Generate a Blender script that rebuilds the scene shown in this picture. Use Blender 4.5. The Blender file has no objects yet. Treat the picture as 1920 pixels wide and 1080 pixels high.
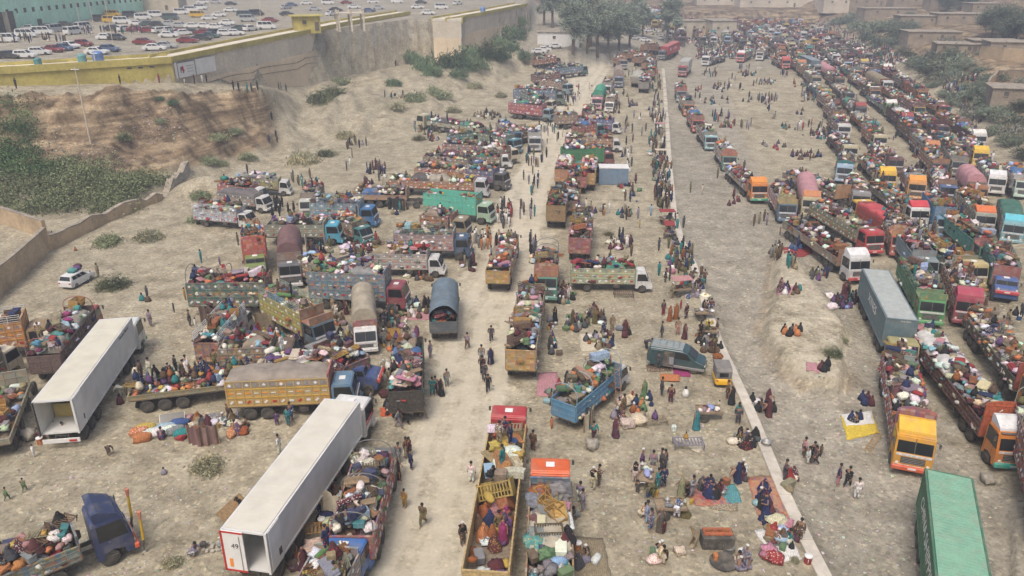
import bpy, bmesh, math, random
import numpy as np
from mathutils import Vector, Matrix, noise
from bisect import bisect_right
random.seed(7)
sc = bpy.context.scene
COL = sc.collection
# ---------------------------------------------------------------- camera
CAM_H = 32.0; FPX = 1440.0; PITCH = 0.3960
cd = bpy.data.cameras.new('camera'); cam = bpy.data.objects.new('camera', cd); COL.objects.link(cam)
cam.location = (0, 0, CAM_H); cam.rotation_euler = (math.pi/2-PITCH, 0, 0)
cd.sensor_width = 36; cd.lens = 36*FPX/1920; cd.clip_start = 0.5; cd.clip_end = 5000
sc.camera = cam
# ---------------------------------------------------------------- sky, sun, exposure
W = bpy.data.worlds.new('World'); sc.world = W; W.use_nodes = True
nt = W.node_tree; bg = nt.nodes['Background']
sky = nt.nodes.new('ShaderNodeTexSky'); sky.sky_type = 'NISHITA'; sky.sun_disc = False
sky.sun_elevation = math.radians(60); sky.sun_rotation = math.radians(200)
sky.dust_density = 6; sky.air_density = 1.0; sky.ozone_density = 0.4
nt.links.new(sky.outputs[0], bg.inputs[0]); bg.inputs[1].default_value = 0.15
sd = bpy.data.lights.new('sun', 'SUN'); sd.energy = 1.5; sd.angle = math.radians(16); sd.color = (1, .96, .9)
sun = bpy.data.objects.new('sun', sd); COL.objects.link(sun)
sun.rotation_euler = (math.radians(30), 0, math.radians(-20))
sc.view_settings.view_transform = 'Standard'; sc.view_settings.look = 'None'
sc.view_settings.exposure = 0.2; sc.view_settings.gamma = 1
sc.cycles.volume_bounces = 1
sc.cycles.max_bounces = 6

CP, SP = math.cos(PITCH), math.sin(PITCH)
def row_y(py, z):
    yy = (540-py)/FPX
    return (CAM_H-z)*(CP+yy*SP)/(SP-yy*CP)
def smooth(t):
    t = max(0., min(1., t)); return t*t*(3-2*t)
# ---------------------------------------------------------------- terrain as a function of the place
def plain(y):
    if y < 130: return 0.
    if y < 240: return 4*smooth((y-130)/110)
    if y < 408: return 4+1.5*(y-240)/168
    if y < 420: return 5.5+6*smooth((y-408)/12)
    return 11.5+(y-420)*.028
_cols = [(-420, (430,.3),(285,6.4),(176,13.7),(160,13.96),129.5), (0,(400,.3),(285,6.4),(176,13.7),(160,13.96),129.5),
 (160,(400,.3),(285,5.3),(172,13.2),(156,13.4),135.5), (320,(350,.3),(265,5.3),(168,12.3),(150,12.8),141.5),
 (400,(320,.3),(250,4.4),(168,10.9),(152,11.3),154), (480,(300,.2),(235,3.6),(171,9.9),(160,8.2),168.5),
 (520,(297,.2),(236,2.6),(182,7.0),(161,7.),178), (567,(293,.2),(232,2.2),(182,5.2),(160,5.8),188),
 (650,(275,.2),(222,2.4),(170,5.2),(143,5.8),206.5), (768,(240,.6),(205,2.2),(145,6.0),(108,6.4),230),
 (850,(205,1.),(178,3),(125,7),(95,8),235), (930,(165,2),(150,4),(112,8),(80,9),255), (988,(140,3),(124,4.6),(98,8),(64,10.6),282)]
COLS = []
for px, a, b, c, d, yw in _cols:
    Ys = [row_y(*a), row_y(*b), row_y(*c), row_y(*d)]
    Ys[3] = max(Ys[2]+3, min(yw-1.2, Ys[3])) if px < 770 else yw-1.5
    zs = [a[1], b[1], c[1], d[1]]
    u = (px-960)/FPX*(yw*CP+(CAM_H-15)*SP)/yw
    lot = 16+(yw-130)*.022
    COLS.append((u, Ys+[yw+.3, yw+.9, yw+400], zs+[d[1], lot, lot+8 if px>900 else lot+400*.012]))
for px, bps in ((1006, [(140,3),(122,5),(100,8.3),(80,9.5)]), (1060, [(132,3.5),(118,5.5),(100,8.5),(78,10)]), (1150, [(122,4),(112,5),(98,7),(80,8.5)]), (1235, [(105,4.5),(100,4.8),(90,5.4),(78,6.5)])):
    Ys = [row_y(*b) for b in bps]; u = (px-960)/FPX*.97
    COLS.append((u, Ys+[Ys[3]+60, Ys[3]+90, Ys[3]+400], [b[1] for b in bps]+[bps[3][1]+3, bps[3][1]+4, 22]))
COLS.append((.215, [240, 260, 280, 300, 408, 425, 900], [4, 4.2, 4.4, 4.6, 5.5, 11.5, 25]))
CU = [c[0] for c in COLS]
TOE = [(50,70.),(75,112.),(86,126.),(97,160.),(112,231.),(125,280.),(147,400.),(160,470.)]   # foot of the right hill
KERB_PX = [(1243,128),(1247,180),(1251,240),(1256,320),(1263,400),(1276,450),(1300,500),(1318,560),(1345,640),(1372,700),(1400,760),(1437,850),(1470,930),(1510,1015),(1545,1085),(1590,1190)]
def flat_pt(px, py, z):
    Y = row_y(py, z); zc = Y*CP+(CAM_H-z)*SP
    return ((px-960)/FPX*zc, Y)
KERB = [flat_pt(px, py, plain(row_y(py, 2 if py < 200 else 0))) for px, py in KERB_PX]
MOUND = [flat_pt(*p, .6) for p in ((1448,470),(1440,560),(1425,610),(1450,672),(1518,722),(1565,738),(1588,722),(1598,690),(1588,655),(1600,620),(1560,560),(1510,500),(1490,470))]
def poly_x(pts, y):            # x of a polyline that runs along y
    if (pts[0][1] < pts[-1][1]): P = pts
    else: P = pts[::-1]
    if y <= P[0][1]: a, b = P[0], P[1]
    elif y >= P[-1][1]: a, b = P[-2], P[-1]
    else:
        for a, b in zip(P, P[1:]):
            if a[1] <= y <= b[1]: break
    t = (y-a[1])/(b[1]-a[1]); return a[0]+t*(b[0]-a[0])
def seg_d(px, py, a, b):
    vx, vy = b[0]-a[0], b[1]-a[1]; t = ((px-a[0])*vx+(py-a[1])*vy)/(vx*vx+vy*vy)
    t = max(0, min(1, t)); return math.hypot(px-a[0]-t*vx, py-a[1]-t*vy)
def inside(x, y, P):
    c = False
    for i in range(len(P)):
        a, b = P[i-1], P[i]
        if (a[1] > y) != (b[1] > y) and x < (b[0]-a[0])*(y-a[1])/(b[1]-a[1])+a[0]: c = not c
    return c
SAND = flat_pt(392, 352, 1.)
def T(x, y):
    if y < 1: return 0.
    u = x/y; z = plain(y)
    if u < .215:
        i = max(0, min(len(CU)-2, bisect_right(CU, u)-1))
        a, b = COLS[i], COLS[i+1]; t = max(0., min(1., (u-a[0])/(b[0]-a[0])))
        Y = [p+t*(q-p) for p, q in zip(a[1], b[1])]
        if y > Y[0]-14:
            Z = [p+t*(q-p) for p, q in zip(a[2], b[2])]
            if y <= Y[0]: z = plain(y)+(max(Z[0], plain(y))-plain(y))*smooth((y-Y[0]+14)/14)
            elif y >= Y[-1]: z = Z[-1]+(y-Y[-1])*.02
            else:
                k = bisect_right(Y, y)-1; s = (y-Y[k])/max(1e-6, Y[k+1]-Y[k])
                if k in (1,): s = s*.6+.4*smooth(s)
                z = Z[k]+s*(Z[k+1]-Z[k])
                if k == 0: z = max(z, plain(Y[0])*(1-s)+s*Z[1])
            # gullies and ledges on the bank
            if y < Y[3] and y > Y[0]-5:
                w = smooth((y-Y[0])/6)*smooth((Y[3]-2-y)/5)
                z += w*(1.8*noise.noise((x*.13, y*.05, 3.))+1.1*noise.noise((x*.4, y*.12, 8.))+.45*abs(noise.noise((x*1.1, y*.5, 8.))))
            if y < Y[3]-6:
                pass
    d = x-poly_x(TOE, y)
    if d > 0:
        h = .35*d if d < 15 else 5.25+.125*(d-15)
        h *= 1 if d > 4 else smooth(d/4)
        z += h + smooth(d/10)*(1.6*noise.noise((x*.05, y*.05, 1.))+.7*noise.noise((x*.2, y*.2, 5.)))
    if y < 300:
        dk = x-poly_x(KERB, y)
        if dk > .2 and d < 0: z -= .42*smooth((dk-.2)/1.2)*(1 if y < 235 else smooth((300-y)/65))
    if 55 < y < 100 and 20 < x < 45:
        dm = min(seg_d(x, y, MOUND[i-1], MOUND[i]) for i in range(len(MOUND)))
        if inside(x, y, MOUND): z += .4+1.05*smooth(dm/1.1)+.25*smooth(dm/6)
        elif dm < 1.5: z += .4*smooth(1-dm/1.5)
    ds = math.hypot((x-SAND[0])/7.5, (y-SAND[1])/5)
    if ds < 1.4: z += 2.6*math.exp(-ds*ds*2.2)
    return z + .07*noise.noise((x*.25, y*.25, 0.))+.03*noise.noise((x*1.1, y*1.1, 9.))
def G(px, py, dz=0.):
    """point of the ground (plus dz) that is seen at this place of the photograph"""
    yy = (540-py)/FPX; dy = CP+yy*SP; dzr = -SP+yy*CP; k = dzr/dy; ux = (px-960)/FPX/dy
    Y = 22.; 
    while Y < 1400:
        if CAM_H+k*Y <= T(ux*Y, Y)+dz: break
        Y += max(.4, Y*.006)
    lo, hi = Y-max(.4, Y*.006), Y
    for _ in range(12):
        m = (lo+hi)/2
        if CAM_H+k*m <= T(ux*m, m)+dz: hi = m
        else: lo = m
    return Vector((ux*hi, hi, T(ux*hi, hi)+dz))
def proj(p):
    zc = p[1]*CP-(p[2]-CAM_H)*SP; yc = p[1]*SP+(p[2]-CAM_H)*CP
    return (960+FPX*p[0]/zc, 540-FPX*yc/zc, zc)
# ---------------------------------------------------------------- materials
MATS = {}
def new_mat(name):
    m = bpy.data.materials.new(name); m.use_nodes = True; MATS[name] = m
    N = m.node_tree; return m, N, N.nodes['Principled BSDF'], N.links
def noise_n(N, scale, detail=4, coord='Object', rough=.6):
    tc = N.nodes.new('ShaderNodeTexCoord'); n = N.nodes.new('ShaderNodeTexNoise')
    n.inputs['Scale'].default_value = scale; n.inputs['Detail'].default_value = detail; n.inputs['Roughness'].default_value = rough
    N.links.new(tc.outputs[coord], n.inputs['Vector']); return n
def ramp_n(N, src, stops, interp='LINEAR'):
    r = N.nodes.new('ShaderNodeValToRGB'); r.color_ramp.interpolation = interp
    e = r.color_ramp.elements
    while len(e) < len(stops): e.new(.5)
    for el, (p, c) in zip(e, stops): el.position = p; el.color = (*c, 1) if len(c) == 3 else c
    N.links.new(src, r.inputs[0]); return r
def mix_n(N, a, b, f, mode='MIX'):
    m = N.nodes.new('ShaderNodeMix'); m.data_type = 'RGBA'; m.blend_type = mode
    for s, v in ((m.inputs[0], f), (m.inputs[6], a), (m.inputs[7], b)):
        if hasattr(v, 'is_linked') or hasattr(v, 'links'): N.links.new(v, s)
        elif isinstance(v, (int, float)): s.default_value = v
        else: s.default_value = (*v, 1)
    return m.outputs[2]
def bump_n(N, bs, h, strength, dist=.08):
    b = N.nodes.new('ShaderNodeBump'); b.inputs['Strength'].default_value = strength; b.inputs['Distance'].default_value = dist
    N.links.new(h, b.inputs['Height']); N.links.new(b.outputs[0], bs.inputs['Normal'])
def mat(name, col, rough=.7, metal=0., var=.25, scale=3., bump=0., dust=.0):
    """plain colour with wear; col None takes the colour of the object"""
    if name in MATS: return MATS[name]
    m, N, bs, L = new_mat(name)
    n = noise_n(N, scale)
    if col is None:
        oi = N.nodes.new('ShaderNodeObjectInfo'); c0 = oi.outputs['Color']
    elif col == 'attr':
        at = N.nodes.new('ShaderNodeAttribute'); at.attribute_name = 'Col'; c0 = at.outputs['Color']
    else: c0 = col
    r = ramp_n(N, n.outputs[0], [(.3, (1-var,)*3), (.7, (1+var*.3,)*3)])
    c = mix_n(N, c0, r.outputs[0], 1., 'MULTIPLY')
    if dust:
        n2 = noise_n(N, scale*.7, 6); r2 = ramp_n(N, n2.outputs[0], [(.45, (dust*.15,)*3), (.8, (dust,)*3)])
        c = mix_n(N, c, (.30, .26, .2), r2.outputs[0])
    L.new(c, bs.inputs['Base Color']); bs.inputs['Roughness'].default_value = rough; bs.inputs['Metallic'].default_value = metal
    if bump: bump_n(N, bs, n.outputs[0], bump)
    return m
def art_mat(name, cols, scale, base_mix=.35):
    """painted truck-art panels: rows of small coloured motifs"""
    m, N, bs, L = new_mat(name)
    tc = N.nodes.new('ShaderNodeTexCoord'); mp = N.nodes.new('ShaderNodeMapping'); mp.inputs['Scale'].default_value = (scale*1.25, scale*1.25, scale*1.4)
    oi = N.nodes.new('ShaderNodeObjectInfo')
    L.new(tc.outputs['Object'], mp.inputs[0])
    v = N.nodes.new('ShaderNodeTexVoronoi'); v.inputs['Scale'].default_value = 1.; v.inputs['Randomness'].default_value = .12; v.distance = 'CHEBYCHEV'
    L.new(mp.outputs[0], v.inputs['Vector'])
    sep = N.nodes.new('ShaderNodeSeparateColor'); L.new(v.outputs['Color'], sep.inputs[0])
    r = ramp_n(N, sep.outputs[0], [(i/len(cols), c) for i, c in enumerate(cols)], 'CONSTANT')
    ring = ramp_n(N, v.outputs['Distance'], [(.0, (1, 1, 1)), (.12, (.2,)*3), (.2, (1,)*3), (.36, (.1,)*3), (.44, (.75,)*3)], 'CONSTANT')
    v2 = N.nodes.new('ShaderNodeTexVoronoi'); v2.inputs['Scale'].default_value = .3; v2.inputs['Randomness'].default_value = .1; v2.distance = 'CHEBYCHEV'; L.new(mp.outputs[0], v2.inputs['Vector'])
    s2 = N.nodes.new('ShaderNodeSeparateColor'); L.new(v2.outputs['Color'], s2.inputs[0]); r2 = ramp_n(N, s2.outputs[1], [(i/len(cols), c) for i, c in enumerate(cols[::-1])], 'CONSTANT')
    c0 = mix_n(N, oi.outputs['Color'], r2.outputs[0], .16)
    c = mix_n(N, c0, r.outputs[0], ring.outputs[0])
    c = mix_n(N, c, oi.outputs['Color'], base_mix)
    n = noise_n(N, 2.5, 6); d = ramp_n(N, n.outputs[0], [(.36, (.08,)*3), (.72, (.6,)*3)])
    c = mix_n(N, c, (.28, .24, .19), d.outputs[0])
    L.new(c, bs.inputs['Base Color']); bs.inputs['Roughness'].default_value = .65
    return m
M_paint = mat('vehicle paint', None, .5, var=.2, scale=2., dust=.5)
M_clean = mat('clean panel', None, .55, var=.12, scale=.7, dust=.4)
M_carp = mat('car paint', None, .3, var=.08, scale=1., dust=.25)
M_cloth = mat('cloth', None, .95, var=.3, scale=6., bump=.8)
def cloth_pattern():
    N = M_cloth.node_tree; L = N.links; bs = N.nodes['Principled BSDF']; src = bs.inputs['Base Color'].links[0].from_socket
    oi = N.nodes.new('ShaderNodeObjectInfo'); tc = N.nodes.new('ShaderNodeTexCoord')
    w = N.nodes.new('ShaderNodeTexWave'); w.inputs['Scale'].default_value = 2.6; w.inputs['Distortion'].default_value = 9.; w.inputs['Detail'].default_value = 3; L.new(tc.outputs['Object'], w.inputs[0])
    a = mix_n(N, src, ramp_n(N, w.outputs[1], [(.0, (.62,)*3), (.35, (1,)*3)]).outputs[0], .8, 'MULTIPLY')     # fold shading put into the colour as wavy dark lines
    v = N.nodes.new('ShaderNodeTexVoronoi'); v.inputs['Scale'].default_value = 9.; L.new(tc.outputs['Object'], v.inputs['Vector'])
    hue = ramp_n(N, oi.outputs['Random'], [(0, (.6,.5,.4)), (.2, (.45,.05,.06)), (.4, (.6,.6,.58)), (.6, (.05,.1,.2)), (.8, (.5,.3,.08))], 'CONSTANT')
    on = N.nodes.new('ShaderNodeMath'); on.operation = 'FRACT'; m_ = N.nodes.new('ShaderNodeMath'); m_.operation = 'MULTIPLY'; m_.inputs[1].default_value = 17.; L.new(oi.outputs['Random'], m_.inputs[0]); L.new(m_.outputs[0], on.inputs[0])
    f1 = ramp_n(N, v.outputs['Distance'], [(.0, (.8,)*3), (.32, (0,)*3)], 'CONSTANT'); f2 = ramp_n(N, on.outputs[0], [(0, (0,)*3), (.72, (1,)*3)], 'CONSTANT')
    ff = mix_n(N, f1.outputs[0], f2.outputs[0], 1., 'MULTIPLY'); L.new(mix_n(N, a, hue.outputs[0], ff), bs.inputs['Base Color'])
cloth_pattern()
M_tarp = mat('tarpaulin cloth', None, .85, var=.35, scale=1.3, bump=.8, dust=.25)
M_wood = mat('worn wood', None, .85, var=.5, scale=6., bump=.3, dust=.35)
M_attr = mat('mixed goods', 'attr', .9, var=.45, scale=4., bump=.4)
M_tyre = mat('tyre rubber', (.028, .027, .026), .9, var=.3, dust=.5)
M_rim = mat('wheel steel', (.22, .21, .2), .6, .3, var=.4, dust=.5)
M_glass = mat('dark glass', (.016, .019, .022), .12, var=.3, scale=1.2, dust=.1)
M_dark = mat('dark chassis steel', (.045, .042, .04), .8, var=.4, dust=.6)
M_steel = mat('bare steel', (.35, .35, .34), .45, .5, var=.3)
M_skin = mat('skin', (.26, .145, .09), .7, var=.1)
M_hair = mat('hair', (.012, .01, .009), .8, var=.2)
M_lamp = mat('lamp lens', (.75, .72, .62), .2, var=.1)
M_white = mat('white paint', (.72, .71, .68), .55, var=.12, scale=1.2, dust=.2)
M_red = mat('red paint', (.45, .03, .02), .5, var=.2)
M_amber = mat('amber lens', (.8, .25, .02), .4, var=.1)
M_art = [art_mat('truck art bright', [(.4,.05,.04),(.5,.26,.05),(.05,.2,.1),(.05,.1,.28),(.6,.55,.46),(.3,.06,.14),(.1,.08,.07)], 2.6, .45),
         art_mat('truck art blue', [(.04,.16,.38),(.5,.32,.06),(.35,.42,.45),(.04,.22,.22),(.12,.12,.14),(.5,.1,.05)], 3.),
         art_mat('truck art faded', [(.32,.28,.2),(.12,.2,.16),(.35,.2,.1),(.15,.18,.22),(.3,.3,.26),(.25,.08,.05)], 2.2, .5)]
def leaf_mat(name):
    m, N, bs, L = new_mat(name)
    oi = N.nodes.new('ShaderNodeObjectInfo'); at = N.nodes.new('ShaderNodeAttribute'); at.attribute_name = 'Col'
    L.new(mix_n(N, oi.outputs['Color'], at.outputs['Color'], 1., 'MULTIPLY'), bs.inputs['Base Color'])
    bs.inputs['Roughness'].default_value = .7; bs.inputs['Specular IOR Level'].default_value = .2
    return m
M_leaf = leaf_mat('foliage')
M_bark = mat('bark', (.16, .12, .09), .9, var=.4, bump=.4)
def build_mat(name, col, s1=.25, s2=2.5, var=.35, bump=.5):
    m, N, bs, L = new_mat(name)
    a = noise_n(N, s1, 8, rough=.7); b = noise_n(N, s2, 6)
    c = mix_n(N, col, ramp_n(N, a.outputs[0], [(.35, (1-var,)*3), (.65, (1.1,)*3)]).outputs[0], 1., 'MULTIPLY')
    c = mix_n(N, c, ramp_n(N, b.outputs[0], [(.3, (1-var*.7,)*3), (.7, (1.05,)*3)]).outputs[0], 1., 'MULTIPLY')
    L.new(c, bs.inputs['Base Color']); bs.inputs['Roughness'].default_value = .9; bump_n(N, bs, b.outputs[0], bump, .1)
    return m
M_hut = build_mat('weathered mud', (.36, .29, .21)); M_mud = build_mat('mud plaster', (.50, .375, .235)); M_mudtop = build_mat('stone coping', (.42, .36, .28), 1., 6, .5)
M_conc = build_mat('concrete', (.60, .53, .42), .12, 1.5, .22); M_plast = build_mat('rough render', (.66, .535, .37), .1, 1.2, .16)
M_kerb = build_mat('kerb concrete', (.56, .51, .43), .4, 3, .25, .2); M_yel = build_mat('yellow wall paint', (.5, .42, .12), .2, 2, .3, .2)
M_green = build_mat('mint green paint', (.5, .8, .62), .1, 1, .2, .1); M_roof = build_mat('pale roof slab', (.66, .6, .5), .2, 2, .25, .2)
M_cream = build_mat('cream render', (.5, .44, .33), .2, 2, .25, .2); M_rock = build_mat('rock', (.44, .40, .33), 2, 6, .4, .6)
# ---------------------------------------------------------------- mesh builder
class MB:
    def __init__(s): s.v = []; s.f = []; s.m = []; s.c = []; s.mats = []
    def mi(s, m):
        if m not in s.mats: s.mats.append(m)
        return s.mats.index(m)
    def add(s, vs, fs, m, col=None):
        o = len(s.v); s.v += [tuple(v) for v in vs]; k = s.mi(m)
        for f in fs: s.f.append([i+o for i in f]); s.m.append(k); s.c.append(col)
        return s
    def box(s, c, d, m, rz=0, rx=0, ry=0, col=None, taper=1., bev=0.):
        x, y, z = d[0]/2, d[1]/2, d[2]/2
        R = Matrix.Translation(c) @ Matrix.Rotation(rz, 4, 'Z') @ Matrix.Rotation(ry, 4, 'Y') @ Matrix.Rotation(rx, 4, 'X')
        if bev:
            b = bev; vs = []
            for zz, q in ((-z, b), (-z+b, 0), (z-b, 0), (z, b)):
                X, Y = x-q, y-q
                for (a, e) in ((-X+b*(q == 0), -Y), (X-b*(q == 0), -Y), (X, -Y+b*(q == 0)), (X, Y-b*(q == 0)), (X-b*(q == 0), Y), (-X+b*(q == 0), Y), (-X, Y-b*(q == 0)), (-X, -Y+b*(q == 0))):
                    vs.append(R @ Vector((a, e, zz)))
            fs = [[7-i for i in range(8)], [24+i for i in range(8)]]
            for r in range(3):
                for i in range(8): fs.append([r*8+i, r*8+(i+1) % 8, r*8+8+(i+1) % 8, r*8+8+i])
            return s.add(vs, fs, m, col)
        vs = [R @ Vector((sx*x*(taper if sz > 0 else 1), sy*y*(taper if sz > 0 else 1), sz*z)) for sz in (-1, 1) for sx, sy in ((-1,-1),(1,-1),(1,1),(-1,1))]
        return s.add(vs, [(3,2,1,0),(4,5,6,7),(0,1,5,4),(1,2,6,5),(2,3,7,6),(3,0,4,7)], m, col)
    def tube(s, pts, r, m, n=6, col=None, close=True):
        pts = [Vector(p) for p in pts]; rs = r if isinstance(r, (list, tuple)) else [r]*len(pts); vs = []
        for i, p in enumerate(pts):
            d = (pts[min(i+1, len(pts)-1)]-pts[max(i-1, 0)]).normalized()
            a = d.orthogonal().normalized() if i == 0 else (a-d*a.dot(d)).normalized()
            b = d.cross(a)
            vs += [p+(a*math.cos(2*math.pi*k/n)+b*math.sin(2*math.pi*k/n))*rs[i] for k in range(n)]
        fs = [(i*n+k, i*n+(k+1) % n, (i+1)*n+(k+1) % n, (i+1)*n+k) for i in range(len(pts)-1) for k in range(n)]
        if close: fs += [tuple(range(n))[::-1], tuple((len(pts)-1)*n+k for k in range(n))]
        return s.add(vs, fs, m, col)
    def lathe(s, prof, m, n=12, c=(0, 0, 0), col=None, sx=1, sy=1, axis='Z'):
        vs = []
        for r, z in prof:
            for k in range(n):
                a = 2*math.pi*k/n; p = Vector((r*math.cos(a)*sx, r*math.sin(a)*sy, z))
                if axis == 'Y': p = Vector((p.x, p.z, p.y))
                vs.append(p+Vector(c))
        fs = [(i*n+k, i*n+(k+1) % n, (i+1)*n+(k+1) % n, (i+1)*n+k) for i in range(len(prof)-1) for k in range(n)]
        fs += [tuple(range(n))[::-1], tuple((len(prof)-1)*n+k for k in range(n))]
        if axis == 'Y': fs = [f[::-1] for f in fs]
        return s.add(vs, fs, m, col)
    def prism(s, poly, y0, y1, m, col=None):      # polygon in xz swept along y
        n = len(poly); vs = [(x, y0, z) for x, z in poly]+[(x, y1, z) for x, z in poly]
        fs = [tuple(range(n)), tuple(range(n, 2*n))[::-1]]+[(i, i+n, (i+1) % n+n, (i+1) % n) for i in range(n)]
        return s.add(vs, fs, m, col)
    def mesh(s, name, smooth=False):
        me = bpy.data.meshes.new(name); me.from_pydata(s.v, [], s.f)
        for m in s.mats: me.materials.append(m)
        me.polygons.foreach_set('material_index', s.m)
        if smooth: me.polygons.foreach_set('use_smooth', [True]*len(s.f))
        if any(c is not None for c in s.c):
            at = me.color_attributes.new('Col', 'FLOAT_COLOR', 'CORNER'); arr = []
            for f, c in zip(s.f, s.c): arr += [*(c or (1, 1, 1)), 1.]*len(f)
            at.data.foreach_set('color', arr)
        me.update(); return me
    def build(s, name, parent=None, loc=None, color=None, smooth=False, key=None, rz=0):
        o = link(name, s.mesh(name, smooth), parent, loc, rz, color); return o
def link(name, me, parent=None, loc=None, rz=0, color=None):
    o = bpy.data.objects.new(name, me); COL.objects.link(o)
    if parent is not None: o.parent = parent
    if loc is not None: o.location = loc
    if rz: o.rotation_euler = (0, 0, rz)
    if color is not None: o.color = (*color, 1)
    return o
CACHE = {}
def cached(key, fn):
    if key not in CACHE: CACHE[key] = fn()
    return CACHE[key]
REG = []       # every top-level thing: [object, category, label stem, place words, group]
def tag(o, cat, stem, place='', group=None):
    o['category'] = cat; REG.append([o, cat, stem, place, group])
    if group: o['group'] = group
    return o
def thing(name, loc, rz, cat, stem, place='', group=None):
    o = bpy.data.objects.new(name, None); COL.objects.link(o); o.location = loc; o.rotation_euler = (0, 0, rz)
    o.empty_display_size = .2
    return tag(o, cat, stem, place, group)
def structure(o): o['kind'] = 'structure'; return o
# ---------------------------------------------------------------- ground
def build_ground():
    ys = [-30., 0., 12.]; y = 20.
    while y < 420: ys.append(y); y *= 1.0062 if y > 60 else 1.009
    while y < 1500: ys.append(y); y *= 1.05
    us = list(np.linspace(-1.7, -.75, 26))+list(np.linspace(-.745, .745, 430))+list(np.linspace(.75, 1.7, 26))
    vs = []; cols = []
    roadx = [flat_pt(*p, 0) for p in ((790,1150),(830,1000),(850,850),(875,720),(890,600),(955,500),(975,420),(1000,340),(1035,270),(1080,200),(1110,150),(1105,125))]
    for y in ys:
        for u in us:
            x = u*max(y, 42.); z = T(x, y); vs.append((x, y, z))
            # zone masks: r = pale trodden dust, g = grey river gravel, b = dark earth, cliff strata, darker mound edge
            dk = x-poly_x(KERB, y) if y < 300 else (x-poly_x(KERB, 300))
            r = g = b = 0.
            g = smooth((dk+.5)/2.)*smooth((22-dk)/14)*(1 if y < 260 else 0)+.25*smooth((dk-20)/6)
            if (20 < x < 45 and 55 < y < 100) and inside(x, y, MOUND): g = 0; mnd = 1
            else: mnd = 0
            if y < 250:
                rx = poly_x(roadx, y); dx = x-rx; r = smooth(1.5-abs(dx)/(4.2 if y < 150 else 5.5))*(.62+.38*smooth(math.cos((dx+.6*math.sin(y*.07))*2.6)*1.4+.2))
                if x > 0 and dk > 1: r = max(r, .33*smooth(math.cos((dk-6+1.5*math.sin(y*.03))*2.2)*2-1)*smooth(1.6-abs(dk-7)/4))
            i = max(0, min(len(CU)-2, bisect_right(CU, u)-1)); a_, b_ = COLS[i], COLS[i+1]
            t = max(0., min(1., (u-a_[0])/(b_[0]-a_[0]))); Y = [p+t*(q-p) for p, q in zip(a_[1], b_[1])]
            if u < -.28 and Y[0]+2 < y < Y[2]: b = smooth((y-Y[0]-2)/5)*(.9 if y < Y[1]+2 else .75)*smooth((-.28-u)/.06)
            if 20 < x < 45 and 55 < y < 100:
                dm_ = min(seg_d(x, y, MOUND[q-1], MOUND[q]) for q in range(1, 8)); b = max(b, .36*smooth(1.2-dm_/1.1))  # mound darkened along its left and near edge
            if mnd: r = .42
            if y > Y[4]+.5 and u < .02: g = 1.; r = .0
            if y > 236 and x > 0 and x-poly_x(TOE, y) < 0: b = .0; g = .6
            if x-poly_x(TOE, y) > 0: b = max(b, .62*smooth((x-poly_x(TOE, y))/8))
            if y > 404 and u > .02: b = max(b, .6)
            cols.append((r, g, b, 1))
    n = len(us); fs = [(j*n+i, j*n+i+1, (j+1)*n+i+1, (j+1)*n+i) for j in range(len(ys)-1) for i in range(n-1)]
    me = bpy.data.meshes.new('ground'); me.from_pydata(vs, [], fs)
    me.polygons.foreach_set('use_smooth', [True]*len(fs))
    at = me.color_attributes.new('zone', 'FLOAT_COLOR', 'POINT'); at.data.foreach_set('color', np.array(cols, 'f').ravel())
    m, N, bs, L = new_mat('stony earth')
    at = N.nodes.new('ShaderNodeAttribute'); at.attribute_name = 'zone'; sp = N.nodes.new('ShaderNodeSeparateColor'); L.new(at.outputs['Color'], sp.inputs[0])
    big = noise_n(N, .05, 6); mid = noise_n(N, .45, 8, rough=.65); fine = noise_n(N, 3.5, 8, rough=.75)
    base = ramp_n(N, mid.outputs[0], [(.32, (.225, .195, .14)), (.5, (.335, .296, .218)), (.68, (.44, .395, .30))])
    grav = ramp_n(N, mid.outputs[0], [(.32, (.22, .198, .158)), (.5, (.305, .278, .226)), (.7, (.385, .354, .295))])
    def jag(ch, lo, hi):       # ragged edge for each zone
        a = N.nodes.new('ShaderNodeMath'); a.operation = 'ADD'; L.new(ch, a.inputs[0])
        s = N.nodes.new('ShaderNodeMath'); s.operation = 'MULTIPLY_ADD'; L.new(mid.outputs[0], s.inputs[0]); s.inputs[1].default_value = 1.; s.inputs[2].default_value = -.5
        L.new(s.outputs[0], a.inputs[1]); return ramp_n(N, a.outputs[0], [(lo, (0,)*3), (hi, (1,)*3)]).outputs[0]
    c = mix_n(N, base.outputs[0], grav.outputs[0], jag(sp.outputs[1], .25, .65))
    road = jag(sp.outputs[0], .3, .8)
    c = mix_n(N, c, (.50, .45, .35), road)
    strata = noise_n(N, 1., 6); mp = N.nodes.new('ShaderNodeMapping'); mp.inputs['Scale'].default_value = (.1, .1, 1.4)
    L.new(strata.inputs['Vector'].links[0].from_socket, mp.inputs[0]); L.new(mp.outputs[0], strata.inputs['Vector'])
    cl = ramp_n(N, strata.outputs[0], [(.3, (.10, .075, .052)), (.48, (.22, .165, .11)), (.68, (.40, .325, .225))])
    vs_ = N.nodes.new('ShaderNodeMapping'); vs_.inputs['Scale'].default_value = (.45, .45, .07); vn = N.nodes.new('ShaderNodeTexNoise'); vn.inputs['Scale'].default_value = 1.; vn.inputs['Detail'].default_value = 7
    L.new(mp.inputs[0].links[0].from_socket, vs_.inputs[0]); L.new(vs_.outputs[0], vn.inputs['Vector'])
    cl2 = mix_n(N, cl.outputs[0], ramp_n(N, vn.outputs[0], [(.38, (.42, .4, .38)), (.56, (1.08, 1.05, 1.))]).outputs[0], 1., 'MULTIPLY')
    c = mix_n(N, c, cl2, jag(sp.outputs[2], .2, .6))
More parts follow.
